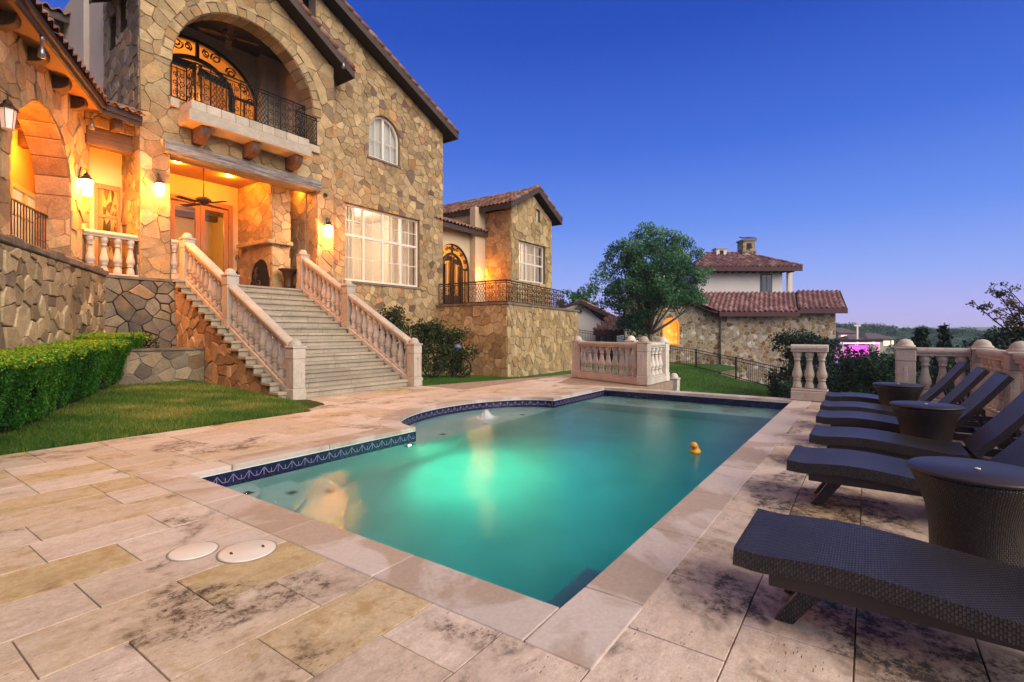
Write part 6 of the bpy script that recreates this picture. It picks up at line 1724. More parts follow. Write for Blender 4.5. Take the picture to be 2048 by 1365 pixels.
mb = MB(); mb.tube([BP3(0.30, 0.98, -0.28), BP3(0.33, 0.95, -0.1), BP3(0.33, 0.95, 0.1), BP3(0.30, 0.98, 0.28)], 0.014, 6); mb.build('handlebar', M['rubber'], bc)
mb = MB(); mb.obox(BP3(-0.19, 0.90), bd, bs, (0, 0, 1), 0.13, 0.06, 0.03); mb.build('saddle', M['rubber'], bc, bevel=0.02)
hm = MB(); hm.ball(BP3(0.36, 1.05, -0.1), 0.14, 14, 9, sz=0.7); tag(hm.build('bike_helmet', M['helmet']), 'bluish rounded helmet hung on the bicycle handlebar', 'helmet')
# ------------------------------------------------------------------ plants
TH = math.atan2(1737 - 1024, 1010.0); CT, ST = math.cos(TH), math.sin(TH)
def NB(lat, t, z=0.0):
    """a point lat metres to the right of and t metres along the viewing axis of the terrace"""
    return Vector((CT * t + ST * lat, ST * t - CT * lat, z))

def limb(mb, a, b, r0, r1, sag=0.15, n=6, seg=6):
    a, b = Vector(a), Vector(b); L = (b - a).length
    off = Vector((rng.uniform(-1, 1), rng.uniform(-1, 1), rng.uniform(-0.3, 0.6))) * L * sag
    pts = [a.lerp(b, i / n) + off * math.sin(PI * i / n) for i in range(n + 1)]
    mb.tube(pts, [r0 + (r1 - r0) * i / n for i in range(n + 1)], seg)

def foliage(clumps, per, size, flat=0.8):
    """clumps: (centre, radius); leaves gather near the outside of each clump, on short twigs"""
    V, T = [], []
    for c, r in clumps:
        n = max(8, int(per * (r ** 2)))
        d = unit(rng.normal(size=(n, 3))); rad = r * (rng.random((n, 1)) ** 0.45)
        C = np.array(c) + d * rad * np.array([1, 1, flat])
        C += rng.normal(size=(n, 3)) * 0.06 * r
        V.append(leaf_quads(C, size))
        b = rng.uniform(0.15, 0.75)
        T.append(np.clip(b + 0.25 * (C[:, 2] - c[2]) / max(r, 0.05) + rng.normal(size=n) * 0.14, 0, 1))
    return np.concatenate(V), np.concatenate(T)

def tree(name, label, base, fork, crown, nclump, crad, per, size, tr, leaf, bark, group=None, limbs=9, cat='tree', low=-0.9, shell=0.55, avoid=None):
    """base/fork points, crown=(centre, (rx,ry,rz))"""
    t_ = thing(name, label, cat, base, group)
    cc, rr = Vector(crown[0]), crown[1]
    cl = []
    while len(cl) < nclump:
        d = Vector(rng.normal(size=3)).normalized(); k = rng.uniform(shell, 1.0) ** 0.7 if rng.random() < 0.8 else rng.uniform(0.1, 0.6)
        if d.z < low: continue
        wob = 1 + 0.22 * math.sin(3 * d.x + 2.1 * d.y + 1.3) + 0.12 * math.sin(7 * d.z + 5 * d.x)
        p = cc + Vector((d.x * rr[0], d.y * rr[1], d.z * rr[2])) * k * wob
        if avoid is not None and avoid(p): continue
        cl.append((tuple(p), rng.uniform(*crad)))
    mb = MB(); n = 8
    b, f = Vector(base), Vector(fork)
    mb.tube([b.lerp(f, i / n) + Vector((0.05 * math.sin(i), 0.04 * math.cos(i * 1.3), 0)) * tr * 3 for i in range(n + 1)], [tr * (1.35 - 0.55 * (i / n) ** 0.6) for i in range(n + 1)], 10)
    order = sorted(cl, key=lambda q: rng.random())
    for i, (p, r) in enumerate(order[:limbs]):
        limb(mb, f - Vector((0, 0, tr)), p, tr * 0.55, tr * 0.08, 0.12)
        for (p2, r2) in order[limbs + i::limbs * 2][:3]:
            m = f.lerp(Vector(p), 0.55); limb(mb, m, p2, tr * 0.2, tr * 0.05, 0.15, 5, 5)
    mb.build('trunk', bark, t_)
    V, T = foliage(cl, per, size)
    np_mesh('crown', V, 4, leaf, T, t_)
    return t_

# clipped hedge
hg = thing('clipped_hedge', 'bright green clipped hedge with stepped top in front of the pale retaining wall', 'hedge', W3(-4, 0.5, 0.1))
def hedge_top(L):
    if L < -2.4: return 1.13 + 0.035 * (L + 5.0) + 0.012 * math.sin(L * 5)
    return 1.34
nh = 135000
L = rng.uniform(-8.2, -0.85, nh); zf_ = rng.random(nh); part_ = rng.random(nh)
base_z = 0.05 + 0.036 * (L + 7.0).clip(0)
top = np.array([hedge_top(v) for v in L]) + 0.03 * np.sin(L * 9) + 0.02 * np.sin(L * 23)
def front(L, f): return 0.52 + 0.42 * f + 0.05 * np.sin(L * 3.1 + f * 4) + 0.04 * np.sin(L * 11 + f * 9) - 0.10 * np.exp(-((L + 6.2) / 0.35) ** 2) * np.exp(-((f - 0.5) / 0.25) ** 2)
face = part_ < 0.52; topm = (part_ >= 0.52) & (part_ < 0.88); endm = part_ >= 0.88
off = np.where(face, front(L, zf_) - np.abs(rng.normal(size=nh)) * 0.055, 0.05 + zf_ * (front(L, np.ones(nh)) - 0.05))
zz = np.where(face, base_z + 0.06 + (top - base_z - 0.06) * zf_, top - np.abs(rng.normal(size=nh)) * 0.035)
Lc = np.where(endm, -0.88 - np.abs(rng.normal(size=nh)) * 0.05 + 0.25 * (zz - base_z) * 0, L)
u2 = rng.random(nh)
zz = np.where(endm, 0.26 + (1.34 - 0.26) * u2, zz); off = np.where(endm, 0.05 + zf_ * (0.47 + 0.42 * u2), off)
Lc = np.where(endm, -0.85 + 0.22 * u2 - np.abs(rng.normal(size=nh)) * 0.05, Lc + np.where((Lc > -1.0) & (zz > 0.6), 0.15, 0))
# thin holes where twigs show
hole = face & (np.exp(-((L + 6.1) / 0.45) ** 2 - ((zf_ - 0.45) / 0.22) ** 2) > rng.random(nh) * 1.1)
Jn, Dn, Nn_ = np.array(J), np.array(DV), np.array(NV)
C = Jn + Lc[:, None] * Dn + off[:, None] * Nn_ + np.array([0, 0, 1]) * zz[:, None]
C = C[~hole]; C += rng.normal(size=C.shape) * 0.012
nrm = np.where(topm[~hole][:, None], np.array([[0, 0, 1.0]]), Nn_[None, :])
T = np.clip(np.where(topm[~hole], 0.80 + rng.normal(size=len(C)) * 0.14, np.minimum(0.40 + 0.16 * np.sin(Lc[~hole] * 2.3 + zz[~hole] * 3) + rng.normal(size=len(C)) * 0.20, 0.66)), 0, 1)  # top leaves tinted yellow: lamplight put into the leaf colour
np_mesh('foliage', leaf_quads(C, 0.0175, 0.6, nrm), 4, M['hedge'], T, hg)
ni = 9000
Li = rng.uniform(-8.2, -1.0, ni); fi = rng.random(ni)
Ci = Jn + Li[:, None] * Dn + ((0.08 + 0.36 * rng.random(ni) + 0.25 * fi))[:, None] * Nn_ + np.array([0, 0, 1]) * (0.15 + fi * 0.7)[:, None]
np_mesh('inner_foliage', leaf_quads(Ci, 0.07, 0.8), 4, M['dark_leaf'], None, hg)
mb = MB()
for L_ in (-8.0, -7.4, -6.75, -6.5, -5.9, -5.2, -4.4, -3.5, -2.6, -1.7):
    for k in range(3):
        a = Vector(W3(L_ + rng.uniform(-0.1, 0.1), 0.36 + rng.uniform(-0.08, 0.1), 0.0)); b_ = Vector(W3(L_ + rng.uniform(-0.45, 0.45), 0.28 + rng.uniform(0, 0.25), rng.uniform(0.55, 0.9)))
        limb(mb, a, b_, 0.018, 0.005, 0.2, 6, 5)
mb.build('stem', M['bark'], hg)

# grass
def blades(n, sample, fz, h, w, name='grass'):
    P = sample(n); n = len(P)
    z = np.array([fz(x, y) for x, y in P])
    a = rng.uniform(0, 2 * PI, n); hh = h * rng.uniform(0.5, 1.3, n); lean = rng.normal(size=(n, 2)) * (h * 0.5)
    dx, dy = np.cos(a) * w / 2, np.sin(a) * w / 2
    V = np.empty((n, 3, 3))
    V[:, 0] = np.stack([P[:, 0] - dx, P[:, 1] - dy, z - 0.012], 1); V[:, 1] = np.stack([P[:, 0] + dx, P[:, 1] + dy, z - 0.012], 1)
    V[:, 2] = np.stack([P[:, 0] + lean[:, 0], P[:, 1] + lean[:, 1], z + hh], 1)
    pn = 0.5 + 0.25 * np.sin(P[:, 0] * 2.1 + 1.7 * np.sin(P[:, 1] * 1.3)) * np.cos(P[:, 1] * 1.9) + 0.12 * np.sin(P[:, 0] * 7.3 + P[:, 1] * 5.1)
    pq = np.random.default_rng(5); worn = np.zeros(n)
    for k in range(26):                                  # worn, straw-coloured patches
        cx_, cy_ = pq.uniform(P[:, 0].min(), P[:, 0].max()), pq.uniform(P[:, 1].min(), P[:, 1].max()); s_ = pq.uniform(0.15, 0.55)
        worn = np.maximum(worn, np.exp(-(((P[:, 0] - cx_) / (s_ * 1.5)) ** 2 + ((P[:, 1] - cy_) / s_) ** 2)) * pq.uniform(0.3, 0.65))
    T = np.clip(pn * 0.62 + worn + rng.normal(size=n) * 0.25, 0, 1)
    return V.reshape(-1, 3), T
def sample_left(n):
    P = np.stack([rng.uniform(-2.5, 6.0, n * 2), 8.075 + (rng.random(n * 2) ** 1.25) * 5.2], 1)
    off = (P[:, 0] - J.x) * NV.x + (P[:, 1] - J.y) * NV.y
    edge = np.minimum(5.25 + (P[:, 1] - 8.07) * 0.33, 5.66 + 0 * P[:, 1])
    keep = (off > 0.30) & (P[:, 0] < edge) & (P[:, 1] < 13.18)
    return P[keep][:n]
def sample_right(n):
    P = np.stack([rng.uniform(9.5, 17.5, n * 2), rng.uniform(7.9, 13.5, n * 2)], 1)
    lo = np.where(P[:, 0] < 13.16, 9.63 - 0.268 * (P[:, 0] - 9.4), 8.62 - 0.20 * (P[:, 0] - 13.16))
    keep = (P[:, 1] > lo) & ((P[:, 0] < 16.1) | (P[:, 1] < 11.6)) & ~((P[:, 0] > 15.3) & (P[:, 1] < 8.2))
    return P[keep][:n]
def sample_far(n):
    P = np.stack([rng.uniform(13, 34, n), rng.uniform(1.5, 10, n)], 1)
    la, tt = ST0 * P[:, 0] - CT0 * P[:, 1], CT0 * P[:, 0] + ST0 * P[:, 1]
    return P[(tt < np.interp(la, [4.95, 7.5, 9.65, 11.62, 12.2, 13.15, 13.7, 14.6, 15.8], [38, 36.6, 34, 31.9, 27.5, 24.7, 22.2, 20.0, 18.6]) - 0.1) & ~((P[:, 0] < 15.3) & (P[:, 1] > 4.7))]
V1, T1_ = blades(110000, sample_left, lawn_left_z, 0.050, 0.010)
tag(np_mesh('grass', V1, 3, M['grass'], T1_), kind='stuff')
V2, T2_ = blades(60000, sample_right, lawn_right_z, 0.045, 0.010)
tag(np_mesh('grass', V2, 3, M['grass'], T2_ * 0.55), kind='stuff')
V3, T3_ = blades(45000, sample_far, lawn_right_z, 0.06, 0.022)
tag(np_mesh('grass', V3, 3, M['grass'], T3_ * 0.6), kind='stuff')

# shrubs at the foot of the gable wall
def shrub(name, label, base, rx, ry, h, n, size, leaf, group=None, crad=(0.16, 0.3), per=1500, stems=7, cat='shrub', spiky=0.0):
    t_ = thing(name, label, cat, base, group)
    b = Vector(base); cl = []
    for i in range(n):
        f = rng.random() ** 0.8; a = rng.uniform(0, 2 * PI); k = rng.random() ** 0.5 * (1 - spiky * f)
        w = 0.55 + 0.45 * math.sin(PI * min(1, f * 1.1 + 0.12)) if spiky == 0 else 1.0
        cl.append(((b.x + math.cos(a) * rx * k * w, b.y + math.sin(a) * ry * k * w, b.z + 0.12 * h + 0.82 * h * f), rng.uniform(*crad)))
    mb = MB()
    for i in range(stems):
        p = cl[int(rng.integers(0, n))][0]; limb(mb, (b.x + rng.uniform(-.15, .15) * rx, b.y + rng.uniform(-.15, .15) * ry, b.z - 0.05), p, 0.02 * max(1, h / 2), 0.006, 0.12, 5, 5)
    mb.build('stem', M['bark_dark'], t_)
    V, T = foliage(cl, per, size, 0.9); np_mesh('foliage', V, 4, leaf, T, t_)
    return t_
for (lat, tt, h, rx, lab) in ((-3.95, 16.6, 2.2, 0.6, 'thin open shrub with warm lit leaves just behind the stair rail under the picture window'), (-3.25, 16.6, 1.75, 0.85, 'dark leafy shrub below the corner of the picture window'), (-2.6, 16.8, 1.75, 0.9, 'dense dark shrub where the house corner meets the terrace wall'), (-2.0, 17.3, 1.55, 0.7, 'dark shrub standing behind the bicycle')):
    p = NB(lat, tt); z = lawn_right_z(p.x, p.y) if p.x > 9.5 else 0.0
    shrub('shrub', lab, (p.x, p.y, z), rx, rx, h - z, 46, 0.045, M['shrub'], crad=(0.2, 0.34), per=900)
p = NB(-4.9, 15.9)
shrub('shrub', 'low creeping ivy plant in the stone planter', (4.6, 14.3, 0.85), 0.6, 0.3, 0.45, 10, 0.04, M['shrub'], per=700)

# oak beyond the iron fence
ob = NB(9.35, 34.0, -0.9)
cc = NB(9.55, 34.0, 4.75)
tree('oak_tree', 'large spreading green tree standing in front of the neighbouring stone house', ob, NB(9.25, 34, 1.4), (cc, (3.9, 3.3, 3.15)), 270, (0.32, 0.72), 560, 0.085, 0.17, M['oak'], M['bark'], limbs=18, low=-0.95, avoid=lambda p: (ST0 * p.x - CT0 * p.y > 9.55 and p.z < 3.35 + 0.0))
p = NB(5.6, 46, -1); tree('tree', 'small tree showing above the end of the terrace railing', p, NB(5.6, 46, 2.5), (NB(5.7, 46, 3.9), (1.5, 1.5, 1.3)), 24, (0.4, 0.7), 220, 0.14, 0.12, M['oak'], M['bark'], limbs=6)

# junipers and bushes on the slope to the right
for (lat, tt, zt, rx, nm, lab, leaf) in (
        (11.5, 20.0, 1.55, 1.25, 'juniper', 'dark juniper rising directly behind the three baluster section', 'juniper'),
        (12.9, 21.5, 1.15, 1.1, 'juniper', 'dark juniper at the right corner of the neighbouring stone house', 'juniper'),
        (12.3, 17.5, 0.95, 1.2, 'bush', 'low green bush below the magenta lit canopy', 'juniper'),
        (13.9, 18.5, 0.5, 1.0, 'bush', 'mid green bush beside the capped post at the opening in the balustrade', 'oak'),
        (10.6, 18.6, -0.35, 1.0, 'bush', 'low dark bush at the foot of the iron fence', 'juniper')):
    p = NB(lat, tt); b = (p.x, p.y, -3.6)
    shrub(nm, lab, b, rx, rx, zt + 3.6, 90, 0.06, M[leaf], crad=(0.22, 0.45), per=900, spiky=0.25, stems=9)
# row of trees beyond the balustrade
SP = [(20.6, 30, -0.2, 2.0, 'juniper'), (23.4, 32, -0.1, 2.4, 'dark_leaf'), (28.5, 36, 0.0, 2.2, 'juniper'), (29.5, 34, -0.2, 2.2, 'juniper'), (35.5, 38, 0.0, 2.6, 'dark_leaf'), (22.3, 27.5, 2.0, 0.75, 'dark_leaf'), (24.4, 28.5, 2.25, 0.7, 'dark_leaf')]
LB = ['rounded tree behind the capped post nearest the opening', 'dark tree behind the short balustrade run, left of the two spiky tops', 'soft green tree right of the two spiky tops', 'green tree behind the balustrade corner post',
      'dark broad tree under the hazy hill', 'spiky topped dark cedar left of its twin above the balustrade', 'spiky topped dark cedar with the taller tip above the balustrade']
for (lat, tt, zt, rx, leaf), lab in zip(SP, LB):
    p = NB(lat, tt); b = (p.x, p.y, -6.0)
    shrub('cedar_tree' if 'spiky' in lab else 'tree', lab, b, rx, rx, zt + 6.0, 90, 0.12, M[leaf], 'trees beyond the balustrade', crad=(0.14, 0.36) if 'spiky' in lab else (0.35, 0.75), per=700 if 'spiky' in lab else 300, spiky=0.88 if 'spiky' in lab else 0.3, cat='tree')
# big dark tree at the right edge
p = NB(14.9, 14.6, -3.0)
rt = tree('tree', 'dark tree with sparse golden upper branches at the right edge above the balustrade', p, NB(14.9, 14.6, 0.0), (NB(15.0, 14.6, 0.62), (1.75, 1.5, 0.85)), 75, (0.3, 0.5), 1100, 0.05, 0.14, M['dark_leaf'], M['bark_dark'], limbs=9)
cl = []; mb = MB()
for (la, zb) in ((13.55, 2.35), (13.9, 2.1), (14.2, 2.62), (14.5, 2.3), (14.75, 2.75), (14.9, 2.3), (15.2, 2.9), (15.4, 2.45), (14.05, 1.8), (15.0, 1.9), (13.8, 2.5), (15.3, 3.0), (15.7, 2.8)):
    e = NB(la, 14.6 + rng.uniform(-0.5, 0.5), zb); limb(mb, NB(15.3, 14.6, 0.8), e, 0.035, 0.008, 0.1, 6, 5)
    for k in range(7): cl.append((tuple(Vector(e) + (NB(15.3, 14.6, 0.9) - Vector(e)) * rng.uniform(-0.05, 0.35) + Vector(rng.normal(size=3)) * 0.10), rng.uniform(0.08, 0.16)))
mb.build('branch', M['bark_dark'], rt)
V, T = foliage(cl, 1800, 0.038); np_mesh('upper_foliage', V, 4, M['golden_lit_leaf'], T, rt)

# ------------------------------------------------------------------ iron fence on the lawn
FP = [(4.95, 38, 1.6), (7.5, 36.6, 1.2), (9.65, 34, 0.62), (11.62, 31.9, 0.29), (12.2, 27.5, 0.01), (13.15, 24.7, -0.34), (13.7, 22.2, -0.95), (14.6, 20.0, -1.55), (15.8, 18.6, -1.75)]
fn = thing('iron_fence', 'black iron picket fence running down the lawn below the neighbouring house', 'fence', NB(*FP[3][:2], -0.9))
for (l0, t0, z0), (l1, t1, z1) in zip(FP[:-1], FP[1:]):
    a, b = NB(l0, t0, z0), NB(l1, t1, z1); n = max(4, int((b - a).length / 0.125)); mb = MB()
    mb.bar(a, b, 0.035, 0.035); mb.bar(a - Vector((0, 0, 1.05)), b - Vector((0, 0, 1.05)), 0.035, 0.035); mb.bar(a - Vector((0, 0, 0.16)), b - Vector((0, 0, 0.16)), 0.03, 0.03)
    for k in range(1, n):
        q_ = a.lerp(b, k / n); mb.bar(q_ - Vector((0, 0, 1.15)), q_, 0.017, 0.017, (1, 0, 0))
    mb.build('picket_panel', M['iron'], fn)
for (l0, t0, z0) in FP:
    a = NB(l0, t0, z0); mb = MB(); mb.bar(a - Vector((0, 0, 1.6)), a + Vector((0, 0, 0.06)), 0.075, 0.075, (1, 0, 0)); mb.build('fence_post', M['iron'], fn)

# ------------------------------------------------------------------ neighbouring house, seen square on
nh_ = thing('neighbour_house', 'neighbouring stone and white stucco house with plum tiled roofs and two chimneys', 'house', NB(17, 44, -3))
RV, FV = NB(1, 0), NB(0, 1)
def nbox(mb, l0, l1, t0, t1, z0, z1, mi=0):
    v = [NB(l, t_, z) for z in (z0, z1) for l, t_ in ((l0, t0), (l1, t0), (l1, t1), (l0, t1))]
    mb.add(v, [(0, 3, 2, 1), (4, 5, 6, 7), (0, 1, 5, 4), (1, 2, 6, 5), (2, 3, 7, 6), (3, 0, 4, 7)], mi)
mb = MB()
wl0 = [(8.95, -4), (16.5, -4), (16.5, 2.85), (13.9, 4.3), (8.95, 4.3)]
nwin = [(11.95, 0.45), (13.2, 0.45), (13.2, 1.88)] + arc2(12.575, 1.88, 0.625, 0, PI, 14) + [(11.95, 1.88)]
mb.plate(wl0, [nwin[::-1]], lambda l, z: NB(l, 40, z), FV * 0.4)
nbox(mb, 16.45, 22.0, 39.75, 44, -4, 2.95); nbox(mb, 22.005, 25.6, 39.95, 44, -4, 3.2)
mb.m = [1] * len(mb.m)
fn_ = Vector((-CT, -ST, 0))
stones(mb, lambda l, z: NB(l, 40, z), fn_, (8.95, 16.45, -2.6, 4.3), (0.28, 0.62), (0.22, 0.34), 71, planes=((0.558, 1, 2.85 + 0.558 * 16.5),), rects=((11.95, 13.2, 0.45, 1.88),), discs=((12.575, 1.88, 0.63, 1.87),), gap=0.022, dep=(0.008, 0.03), edge=0.012, blocky=0.95, jag=0.012)
stones(mb, lambda l, z: NB(l, 39.75, z), fn_, (16.45, 22.0, -2.9, 2.95), (0.28, 0.62), (0.22, 0.34), 72, gap=0.022, dep=(0.008, 0.03), edge=0.012, blocky=0.95, jag=0.012)
stones(mb, lambda l, z: NB(l, 39.95, z), fn_, (22.005, 25.6, -3.4, 3.2), (0.28, 0.62), (0.22, 0.34), 73, gap=0.022, dep=(0.008, 0.03), edge=0.012, blocky=0.95, jag=0.012)
mb.build('stone_wall', S['neighbour'], nh_)
mb = MB(); mb.extr([NB(l, 40.36, z) for l, z in nwin], FV * 0.02)
t = NT('amber_stained_pane'); v = t.obj(); vo = t.n('ShaderNodeTexVoronoi', {'Vector': v, 'Scale': 2.2}, feature='F1')
cc_ = t.mix(t.ramp(vo.outputs['Distance'], [(0.15, 0.0), (0.5, 1.0)]), (1.0, 0.55, 0.12), (1.0, 0.26, 0.015)); t.set(Base_Color=(0.5, 0.25, 0.05), Emission_Color=cc_, Emission_Strength=1.25)
nw_ = mb.build('lit_window', t.m, nh_)
mb = MB(); mb.plate([(12.575 + (l - 12.575) * 1.08, 1.2 + (z - 1.2) * 1.05) for l, z in nwin], [[(12.575 + (l - 12.575) * 0.93, 1.2 + (z - 1.2) * 0.94) for l, z in nwin][::-1]], lambda l, z: NB(l, 39.95, z), FV * 0.3)
mb.build('frame', emit('amber_trim_glow', (1.0, 0.26, 0.02), 0.5, (0.5, 0.2, 0.05)), nw_)  # frame given a glow of its own round the lit pane
mb = MB(); nbox(mb, 17.6, 25.7, 48, 56, 2.5, 7.6); nbox(mb, 26.6, 27.0, 48.6, 49, 4.8, 7.6); nbox(mb, 25.7, 27.0, 50.5, 51, 4.8, 7.6)
nbox(mb, 4.5, 8.6, 45, 52, -3, 1.9); mb.extr([NB(4.5, 45, 1.9), NB(8.6, 45, 1.9), NB(6.2, 45, 3.9), NB(4.5, 45, 3.6)], FV * 6)
mb.build('stucco_wall', M['stucco_white'], nh_)
def nroof(name, pts, base_u, base_o, W, Ls, slopev, fas=None, tw=0.40, keep=None):
    mb = MB(); mb.extr([p - Vector((0, 0, 0.06)) for p in pts], (0, 0, 0.05)); r = mb.build(name, M['fascia_plum'], nh_)
    mb = MB(); tile_roof(mb, base_o, base_u, slopev, W, Ls, tw=tw, cl=0.46, rad=0.115, keep=keep, seg=6); mb.build('roof_tiles', M['tile_plum'], r)
    if fas:
        mb = MB(); (a, b, h) = fas; mb.extr([a, b, b + Vector((0, 0, h)), a + Vector((0, 0, h))], -FV * 0.06); mb.build('fascia', M['fascia_plum'], r)
    return r
# long low roof in two steps
nroof('low_roof', [NB(15.6, 39.0, 2.95), NB(22.2, 39.0, 2.95), NB(25.0, 44.5, 4.85), NB(13.0, 44.5, 4.85)], RV, NB(12.2, 39.0, 2.98), 10.0, 6.48, (FV * 5.5 + RV * 2.8 + Vector((0, 0, 1.9))), (NB(16.0, 38.98, 2.62), NB(22.2, 38.98, 2.62), 0.36), keep=lambda c: (c - NB(15.9, 39, 0)).dot(RV) > -0.5 * (c - NB(15.9, 39, 0)).dot(FV))
nroof('low_roof', [NB(22.2, 39.2, 3.2), NB(25.9, 39.2, 3.2), NB(28.8, 44.5, 5.0), NB(25.0, 44.5, 5.0)], RV, NB(22.2, 39.2, 3.24), 3.75, 6.3, (FV * 5.3 + RV * 2.9 + Vector((0, 0, 1.8))), (NB(22.3, 39.18, 2.86), NB(26.02, 39.18, 2.86), 0.4))
mb = MB(); mb.extr([NB(25.95, 39.2, 2.86), NB(28.85, 44.5, 4.6), NB(28.85, 44.5, 5.1), NB(25.95, 39.2, 3.3)], RV * 0.08); mb.build('fascia', M['fascia_plum'], nh_)
# mossy valley roof running up to the left
nroof('low_roof', [NB(16.4, 39.4, 2.7), NB(16.4, 44, 2.7), NB(11.0, 44, 5.0), NB(11.0, 39.4, 5.0)], -FV, NB(16.5, 44.0, 2.85), 4.7, 5.0, (RV * -5.0 + Vector((0, 0, 2.1))))
# hipped upper roof
e0, e1, tA, tB, ze, zr = 17.0, 26.9, 46.8, 55.5, 7.45, 9.25
A_, B_, C_, D_ = NB(e0, tA, ze), NB(e1, tA, ze), NB(e1, tB, ze), NB(e0, tB, ze); R0, R1 = NB(19.6, 51, zr), NB(23.6, 51, zr)
def infront(c):
    f = (c - A_).dot(FV) / 4.2; l = (c - A_).dot(RV); return f <= 1.0 and 2.6 * f < l < (e1 - e0) - 3.3 * f
nroof('hip_roof', [A_, B_, R1, R0], RV, A_ + Vector((0, 0, 0.03)), e1 - e0, 4.57, FV * 4.2 + Vector((0, 0, 1.8)), (A_ - Vector((0, 0, 0.38)), B_ - Vector((0, 0, 0.38)), 0.42), keep=infront)
mb = MB(); mb.add([B_, C_, R1], [(0, 1, 2)]); mb.add([D_, A_, R0], [(0, 1, 2)]); mb.add([C_, D_, R0, R1], [(0, 1, 2, 3)]); mb.add([A_ - Vector((0, 0, .1)), B_ - Vector((0, 0, .1)), C_ - Vector((0, 0, .1)), D_ - Vector((0, 0, .1))], [(0, 1, 2, 3)]); mb.build('hip_roof', M['fascia_plum'], nh_)
mb = MB()
for a, b in ((B_, R1), (R0, R1), (A_, R0)):
    n = int((b - a).length / 0.45)
    for i in range(n): m2 = MB(); m2.tube([a.lerp(b, i / n) + Vector((0, 0, 0.14)), a.lerp(b, (i + 1.15) / n) + Vector((0, 0, 0.10))], [0.16, 0.13], 7); mb.add(m2.v, m2.f, 0, True, rng.random())
mb.build('ridge_tiles', M['tile_plum'], nh_)
mb = MB()
for k in range(14): l = e0 + 0.6 + k * 0.66; mb.extr([NB(l - 0.07, 46.9, ze - 0.45), NB(l + 0.07, 46.9, ze - 0.45), NB(l + 0.07, 46.9, ze - 0.2), NB(l - 0.07, 46.9, ze - 0.2)], FV * 1.1)
mb.build('rafter_tails', M['fascia_plum'], nh_)
mb = MB(); nbox(mb, 23.62, 24.7, 47.93, 48.0, 3.9 + 1.05, 6.95); w_ = mb.build('window', M['blue_frame'], nh_)
mb = MB(); nbox(mb, 23.74, 24.13, 47.90, 47.925, 5.1, 6.82); nbox(mb, 24.19, 24.58, 47.90, 47.925, 5.1, 6.82); mb.build('pane', plain('dark_reflecting_glass', (0.03, 0.06, 0.08), 0.08, spec=0.8), w_)
mb = MB(); nbox(mb, 20.5, 21.5, 50.6, 51.6, 8.6, 9.75); c_ = mb.build('chimney', M['stucco_white'], nh_)
mb = MB(); nbox(mb, 20.42, 21.58, 50.5, 51.7, 9.752, 9.86); mb.build('cap', M['stucco'], c_); mb = MB(); nbox(mb, 20.82, 21.2, 50.58, 50.597, 9.05, 9.6); mb.build('opening', M['soffit'], c_)
mb = MB(); nbox(mb, 23.0, 24.4, 50.4, 51.8, 8.4, 9.55); nbox(mb, 23.08, 24.32, 50.48, 51.72, 9.551, 10.55); c_ = mb.build('chimney', M['stone_neighbour'], nh_)
mb = MB(); nbox(mb, 22.98, 24.42, 50.38, 51.82, 10.552, 10.68); mb.build('cap', M['stone_neighbour'], c_); mb = MB(); nbox(mb, 23.45, 23.95, 50.455, 50.478, 9.75, 10.3); mb.build('opening', M['soffit'], c_)
mb = MB(); tile_roof(mb, NB(22.95, 50.3, 10.69), RV, FV * 0.8 + Vector((0, 0, 0.25)), 1.5, 0.9, tw=0.3, rad=0.1); mb.build('cap_tiles', M['tile_plum'], c_)
# low gabled part and porch on the left
nroof('gable_roof', [NB(6.15, 44.5, 4.15), NB(10.6, 44.5, 1.95), NB(10.6, 52, 1.95), NB(6.15, 52, 4.15)], FV, NB(10.6, 44.5, 1.98), 7.5, 4.96, RV * -4.45 + Vector((0, 0, 2.2)))
mb = MB(); mb.extr([NB(6.15, 44.46, 3.85), NB(10.6, 44.46, 1.65), NB(10.6, 44.46, 2.0), NB(6.15, 44.46, 4.2)], -FV * 0.05); mb.extr([NB(4.0, 44.46, 3.3), NB(6.15, 44.46, 3.95), NB(6.15, 44.46, 4.2), NB(4.0, 44.46, 3.6)], -FV * 0.05); mb.build('fascia', M['fascia_plum'], nh_)
nroof('porch_roof', [NB(6.7, 41.6, 1.5), NB(10.2, 41.6, 1.5), NB(10.2, 44.4, 2.8), NB(8.6, 44.4, 2.8)], RV, NB(6.7, 41.6, 1.53), 3.4, 3.1, FV * 2.8 + Vector((0, 0, 1.25)), (NB(6.7, 41.58, 1.15), NB(10.2, 41.58, 1.15), 0.38), keep=lambda c: (c - NB(6.7, 41.6, 0)).dot(RV) > 0.62 * (c - NB(6.7, 41.6, 0)).dot(FV))
mb = MB(); nbox(mb, 7.2, 8.95, 43.2, 43.5, -2, 1.2); mb.build('stone_wall', M['stone_neighbour'], nh_)
mb = MB(); nbox(mb, 6.95, 7.3, 41.8, 42.1, -2, 1.14); nbox(mb, 8.55, 8.7, 43.1, 43.199, -1.2, 1.14); nbox(mb, 8.0, 8.12, 43.1, 43.199, -1.2, 1.14); mb.build('porch_post', M['fascia_plum'], nh_)
mb = MB(); nbox(mb, 8.122, 8.548, 43.12, 43.18, -1.2, 1.1); mb.build('pane', plain('dim_blue_glass', (0.05, 0.08, 0.09), 0.1), nh_)

